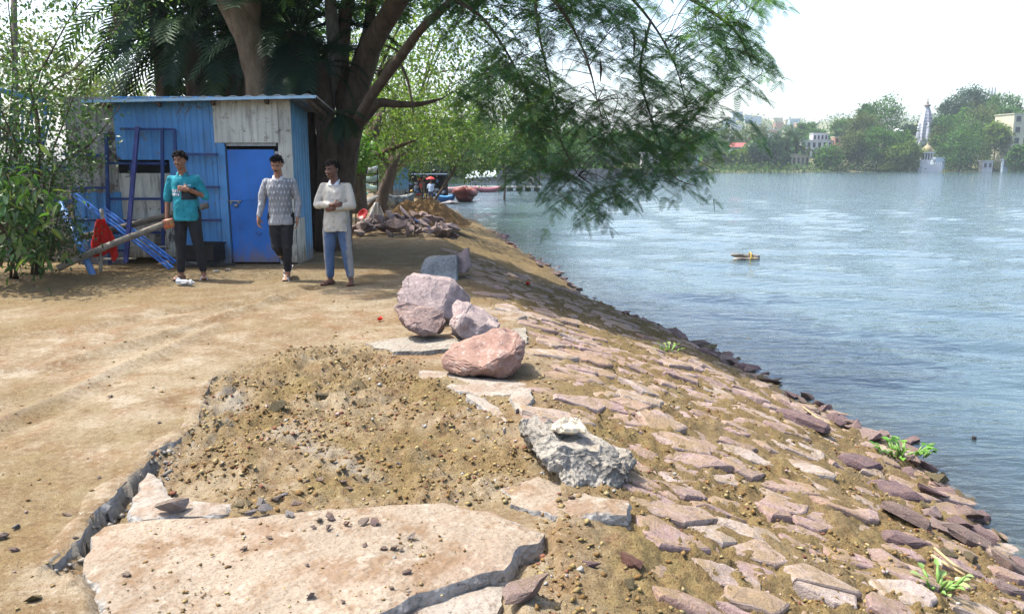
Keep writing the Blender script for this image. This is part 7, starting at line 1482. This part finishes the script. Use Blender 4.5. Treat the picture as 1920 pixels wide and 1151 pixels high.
# temple tower
tb = at(1733, 265, 312); tz = tb.z - 9; tm = empty('temple_tower', (tb.x, 312, tz)); tag(tm, 'tall pale curved temple spire above the far trees', 'temple'); s_ = 312 / FPX; Ht = (265 - 203) * s_
M_TEMPLE = simple('temple_stone', (0.34, 0.36, 0.42), .8, .2, .4, .3, obj='world')
def shikhara(r0, h, n=24, rows=22):
    vs = []; fs = []
    for i in range(rows + 1):
        t = i / rows; r = r0 * (1 - t ** 2.3 * .78) * (1.0 + (.035 if i % 2 else -.01))
        for k_ in range(n):
            a = 2 * math.pi * k_ / n; f = 1 + .07 * (1 if k_ % 3 == 0 else -.3) ; sq = 1 / max(abs(math.cos(a)), abs(math.sin(a))) ** .55; vs.append((r * f * sq * .8 * math.cos(a), r * f * sq * .8 * math.sin(a), h * t))
    fs = [(i * n + k_, i * n + (k_ + 1) % n, (i + 1) * n + (k_ + 1) % n, (i + 1) * n + k_) for i in range(rows) for k_ in range(n)] + [tuple(range(n))[::-1], tuple(rows * n + k_ for k_ in range(n))]; return MB().add(vs, fs)
mb = MB(); mb.box((0, 0, 4.5), (6.6, 6.6, 9)); mb.build('base', M_TEMPLE, tm); o = shikhara(3.1, Ht).build('spire', M_TEMPLE, tm); o.location.z = 9
for a in range(4): o = shikhara(1.15, Ht * .52, 12, 12).build('small_spire', M_TEMPLE, tm); o.location = (2.35 * math.cos(a * math.pi / 2), 2.35 * math.sin(a * math.pi / 2), 9)
mb = MB(); mb.lathe([(1.1, 0), (1.3, .35), (.9, .7), (.35, .9), (.5, 1.3), (.2, 1.7), (.12, 3.0), (0, 3.4)], (0, 0, 9 + Ht), 14); mb.build('finial', simple('dark_finial', (0.16, 0.13, 0.12), .5), tm)
# waterside shrine
sh0 = at(1741, 318, 248); sh = empty('shrine', (sh0.x, 248, WATER_Z)); tag(sh, 'small white waterside shrine with a yellowish dome on pillars', 'shrine'); s_ = 248 / FPX
mb = MB(); mb.box((0, 2, 1.0), (44 * s_, 6, 2.4)); mb.build('terrace', BW, sh); mb = MB(); mb.box((-1.2, 2, 2.9), (18 * s_, 4, 1.4)); mb.build('plinth', BW, sh)
for i in range(12): mb = MB(); mb.box(((i - 5.5) * 3.6 * s_, -1.0, 2.5), (.16, .16, .8)); mb.build('baluster', BW, sh)
for i in (-1, -.33, .33, 1): 
    for yy in (.8, 3.2): mb = MB(); mb.box((-.0 + i * 1.2 + .1, yy, 4.6), (.28, .28, 2.1)); mb.build('pillar', BW, sh)
mb = MB(); mb.box((.1, 2, 4.5), (2.0, 2.0, 2.0)); mb.build('niche', GLASSD, sh); mb = MB(); mb.box((.1, 2, 5.8), (3.4, 3.4, .35)); mb.build('cornice', BW, sh)
mb = MB(); mb.lathe([(1.35, 0), (1.45, .6), (1.2, 1.3), (.6, 1.9), (.2, 2.2), (.12, 2.8), (0, 3.0)], (.1, 2, 5.97), 16); mb.build('dome', simple('ochre_dome', (0.28, 0.23, 0.13), .7, .2, .6), sh)
mb = MB(); mb.box((4.4, 3.4, 2.6), (3.0, 3.0, 3.6)); mb.build('side_room', BB, sh)
for px, py, r_, lab in ((1682, 247, 1.05, 'larger white tank dome among the far trees'), (1691, 248, .75, 'smaller white tank dome right of the larger one')):
    c = at(px, py, 282); mb = MB(); g = fz(c.x, 282); mb.lathe([(r_ * .9, g - c.z), (r_ * .9, -r_ * .5), (r_, 0), (r_ * .8, r_ * .6), (r_ * .4, r_ * .95), (0, r_)], n=14); tag(mb.build('tank_dome', BW, None, c), lab, 'tank', 'white tanks')
ct0 = at(1857, 200, 335); ct = empty('cell_tower', (ct0.x, 335, fz(ct0.x, 335))); tag(ct, 'slim grey telephone tower with antennas above the far trees', 'tower'); zt = at(1857, 168, 335).z - ct.location.z; M_TW = simple('tower_grey', (0.30, 0.34, 0.40), .5)
mb = MB(); mb.tube([(0, 0, 0), (0, 0, zt - .5)], [.55, .42], 10); mb.build('mast', M_TW, ct)
for i in range(6): a = i * math.pi / 3; mb = MB(); mb.box((1.25 * math.cos(a), 1.25 * math.sin(a), zt - .6), (.35, .35, 2.6)); o = mb.build('antenna', M_TW, ct); mb = MB(); mb.bar((0, 0, zt - 1.2), (1.25 * math.cos(a), 1.25 * math.sin(a), zt - 1.2), .12); mb.build('arm', M_TW, o)
mb = MB(); mb.lathe([(.5, zt - 2.8), (1.3, zt - 2.2), (1.3, zt - 2.05), (.5, zt - 2.0)], n=12); mb.build('platform', M_TW, ct)
# trees of the far shore
FG = [(0.055, 0.125, 0.03), (0.075, 0.155, 0.035), (0.04, 0.095, 0.03)]; FD = [(0.035, 0.075, 0.04), (0.03, 0.06, 0.038)]; FY = [(0.11, 0.17, 0.035), (0.09, 0.15, 0.04)]; FO = [(0.085, 0.115, 0.045), (0.07, 0.095, 0.04)]
FT = [(1348, 300, 30, 246, FO, 'pale scrub tree at the far left of the open shore'), (1385, 298, 40, 249, FY, 'light green bush by the water below the red roof'), (1412, 290, 46, 252, FD, 'blue green tree left of the palm group'), (1440, 286, 46, 253, FD, 'dark tree under the palm group'), (1535, 262, 40, 330, FG, 'dark tree on the skyline above the white house'), (1512, 250, 42, 338, FG, 'rounded tree left on the skyline above the white house'), (1580, 245, 46, 334, FG, 'tree behind the terracotta house'),
      (1552, 298, 50, 250, FG, 'full tree at the water right of the pavilion'), (1598, 274, 54, 254, FO, 'broad olive tree in front of the terracotta house'), (1620, 242, 64, 272, FO, 'tall brownish green tree left of the dome trees'), (1655, 222, 84, 292, FG, 'big rounded tree on the knoll left of the temple'), (1628, 212, 30, 298, FD, 'thin open tree top above the rounded knoll tree'), (1646, 270, 66, 252, FG, 'spreading green tree at the water left of the shrine'), (1684, 268, 50, 258, FG, 'layered green tree between knoll and shrine'),
      (1676, 292, 46, 247.5, FY, 'low grey green bush at the water left of the shrine'), (1706, 285, 44, 248, FY, 'bright bush touching the shrine on its left'), (1704, 246, 24, 300, FD, 'small dark tree at the foot of the temple spire'), (1764, 236, 34, 300, FD, 'dark ragged tree right of the temple spire'), (1790, 205, 56, 306, FD, 'feathery tree on the ridge right of the spire'), (1822, 190, 60, 312, FD, 'tallest open tree on the ridge below the tower'), (1855, 205, 40, 318, FG, 'green tree around the foot of the tower'),
      (1880, 205, 66, 300, FG, 'dense green tree on the ridge near the right edge'), (1768, 258, 44, 264, FO, 'olive tree behind the shrine'), (1800, 250, 90, 262, FG, 'broad leafy tree right of the shrine'), (1840, 232, 90, 280, FO, 'olive green tree on the slope below the ridge'), (1800, 280, 80, 250, FG, 'dark low tree hanging over the water right of the shrine'), (1868, 252, 50, 256, FY, 'yellow green slim tree by the water'), (1912, 292, 40, 249, FG, 'bush in front of the yellow building'), (1885, 228, 60, 285, FG, 'green tree left of the yellow building'), (1945, 240, 80, 262, FG, 'tree beyond the right edge of the yellow building'), (1990, 225, 90, 300, FG, 'tree past the right picture edge'),
      (1460, 300, 40, 251, FD, 'low dark tree at the water below the palms'), (1488, 284, 34, 285, FG, 'tree between palms and long white house'), (1420, 262, 60, 330, FO, 'faint tree mass behind the palms'), (1365, 268, 60, 320, FO, 'faint tree on the distant slope left'), (1325, 282, 60, 260, FG, 'tree behind the cream house'),
      (1050, 298, 110, 150, FG, 'wide tree above the retaining wall behind the branches'), (1130, 300, 90, 162, FD, 'dark tree above the retaining wall, centre'), (1175, 286, 80, 190, FG, 'taller tree behind the wall left of the white house'), (1265, 296, 70, 200, FD, 'dark tree right of the hidden white house'), (1000, 290, 90, 135, FG, 'tree above the wall beyond the jetty end'), (930, 292, 90, 128, FD, 'dark tree behind the canopy roof'), (860, 290, 110, 118, MIDG, 'green tree behind the kiosk'), (780, 285, 120, 112, MIDG, 'tree closing the view behind the small shed'), (1095, 270, 80, 185, FG, 'tall tree behind the wall trees'), (1300, 270, 50, 300, FO, 'faint tree on the slope behind the blue house')]
for (px, pyc, w, Y, cs, lab) in FT:
    c = at(px, pyc, Y); s_ = Y / FPX; rx = w * s_ / 2 * .88; x = c.x; g = fz(x, Y) if Y > float(np.interp(x / Y, FSA, FSD)) else WATER_Z
    hpx = w * .42; rz = max(hpx * s_, 1.5)
    tree(lab, (c.x, c.y, c.z), (rx, rx * .9, rz), (x, Y, g - .3), cs, 110, 26, .40 + .0015 * Y, rx * .14 + .2, max(.15, rx * .06), group='trees on the far shore', mat=M_FARLEAF, limbs=0)
    if c.z - rz > g + 1.5:                               # skirt of lower foliage reaching to the ground
        q = bpy.context.scene.objects[-1]; tr = q if q.parent is None else q.parent
        P, od, Cc = crown_pts((c.x, c.y, (c.z - rz * .5 + g) / 2), (rx * .9, rx * .8, (c.z - rz * .3 - g) / 2), 60, 22, rx * .18 + .25); leaf_cloud('lower_foliage', P, od, .30 + .0010 * Y, cs, M_FARLEAF, tr, None, .2, loc=(x, Y, g - .3))
FPC = [(0.035, 0.075, 0.04), (0.045, 0.085, 0.045)]
for px, py, Y, fl, lab in ((1455, 268, 256, 5.0, 'left palm of the far palm group'), (1480, 262, 257, 5.4, 'tall middle palm of the far palm group'), (1493, 272, 254, 5.0, 'right palm of the far palm group with a pale trunk'), (1440, 275, 258, 4.6, 'low left palm in the far palm group'), (1466, 276, 254, 4.6, 'low palm between the two tall ones in the far group')):
    tp = at(px, py, Y); palm(tp, (tp.x, tp.y, fz(tp.x, Y) - .2), 26, fl, lab, FPC, .3, 'palms on the far shore', -.6, 'palm_tree', M_FARLEAF)
mb_ = None
def shore_growth():
    n = 5200; px = nr.uniform(1000, 2000, n); a = (px - 960) / FPX; d0 = np.interp(a, FSA, FSD); Y = d0 * (1 + nr.random(n) ** 2 * .05) + .5; X = a * Y; Z = far_z(X / Y, Y) + nr.random(n) ** 2 * 2.2
    leaf_cloud('shore_scrub', np.stack([X, Y, Z], -1), unit(n) * .2, .8, FG + FO + FD, M_FARLEAF, None, None, .2); o = bpy.data.objects['shore_scrub']; tag(o, 'low scrub and reeds along the far waterline', 'scrub', None, 'stuff')
    n = 26000; px = nr.uniform(700, 2300, n); a = (px - 960) / FPX; d0 = np.interp(a, FSA, FSD); Y = d0 * (1.12 + nr.random(n) * 2.2); X = a * Y; Z = far_z(X / Y, Y) + nr.random(n) ** 1.5 * 6
    k = (vnoise(X * .03, Y * .03, 4) > -.05); leaf_cloud('far_wood', np.stack([X, Y, Z], -1)[k], unit(k.sum()) * .2, 2.4, FG + FO + FD, M_FARLEAF, None, None, .2); tag(bpy.data.objects['far_wood'], 'far wooded hillsides that read as one mass', 'wood', None, 'stuff')
shore_growth()
for i in range(18):                                          # houses scattered on the faint hill at left of the open sky
    px = rng.uniform(1335, 1490); a = (px - 960) / FPX; d0 = float(np.interp(a, FSA, FSD)); Y = d0 * rng.uniform(2.2, 3.4); x = a * Y; z = fz(x, Y); w = rng.uniform(5, 9); h = rng.uniform(2.5, 5)
    t = empty('hill_house', (x, Y, z - 1)); mb = MB(); mb.box((0, 0, h / 2 + 1.5), (w, w * .8, h + 3)); cn_ = rng.choice([('white', BW), ('cream', BC), ('bluish', BB), ('brick red', BT)]); mb.build('wall', cn_[1], t); mb = MB(); mb.box((0, 0, h + 3.1), (w + .6, w * .8 + .6, .3)); mb.build('roof', BW, t); tag(t, ('wide ' if w > 7 else 'narrow ') + cn_[0] + ' house on the faint distant hill ' + ('above the blue house' if px < 1385 else ('left of the palms' if px < 1435 else 'behind the palms')), 'house', 'houses on the distant hill')
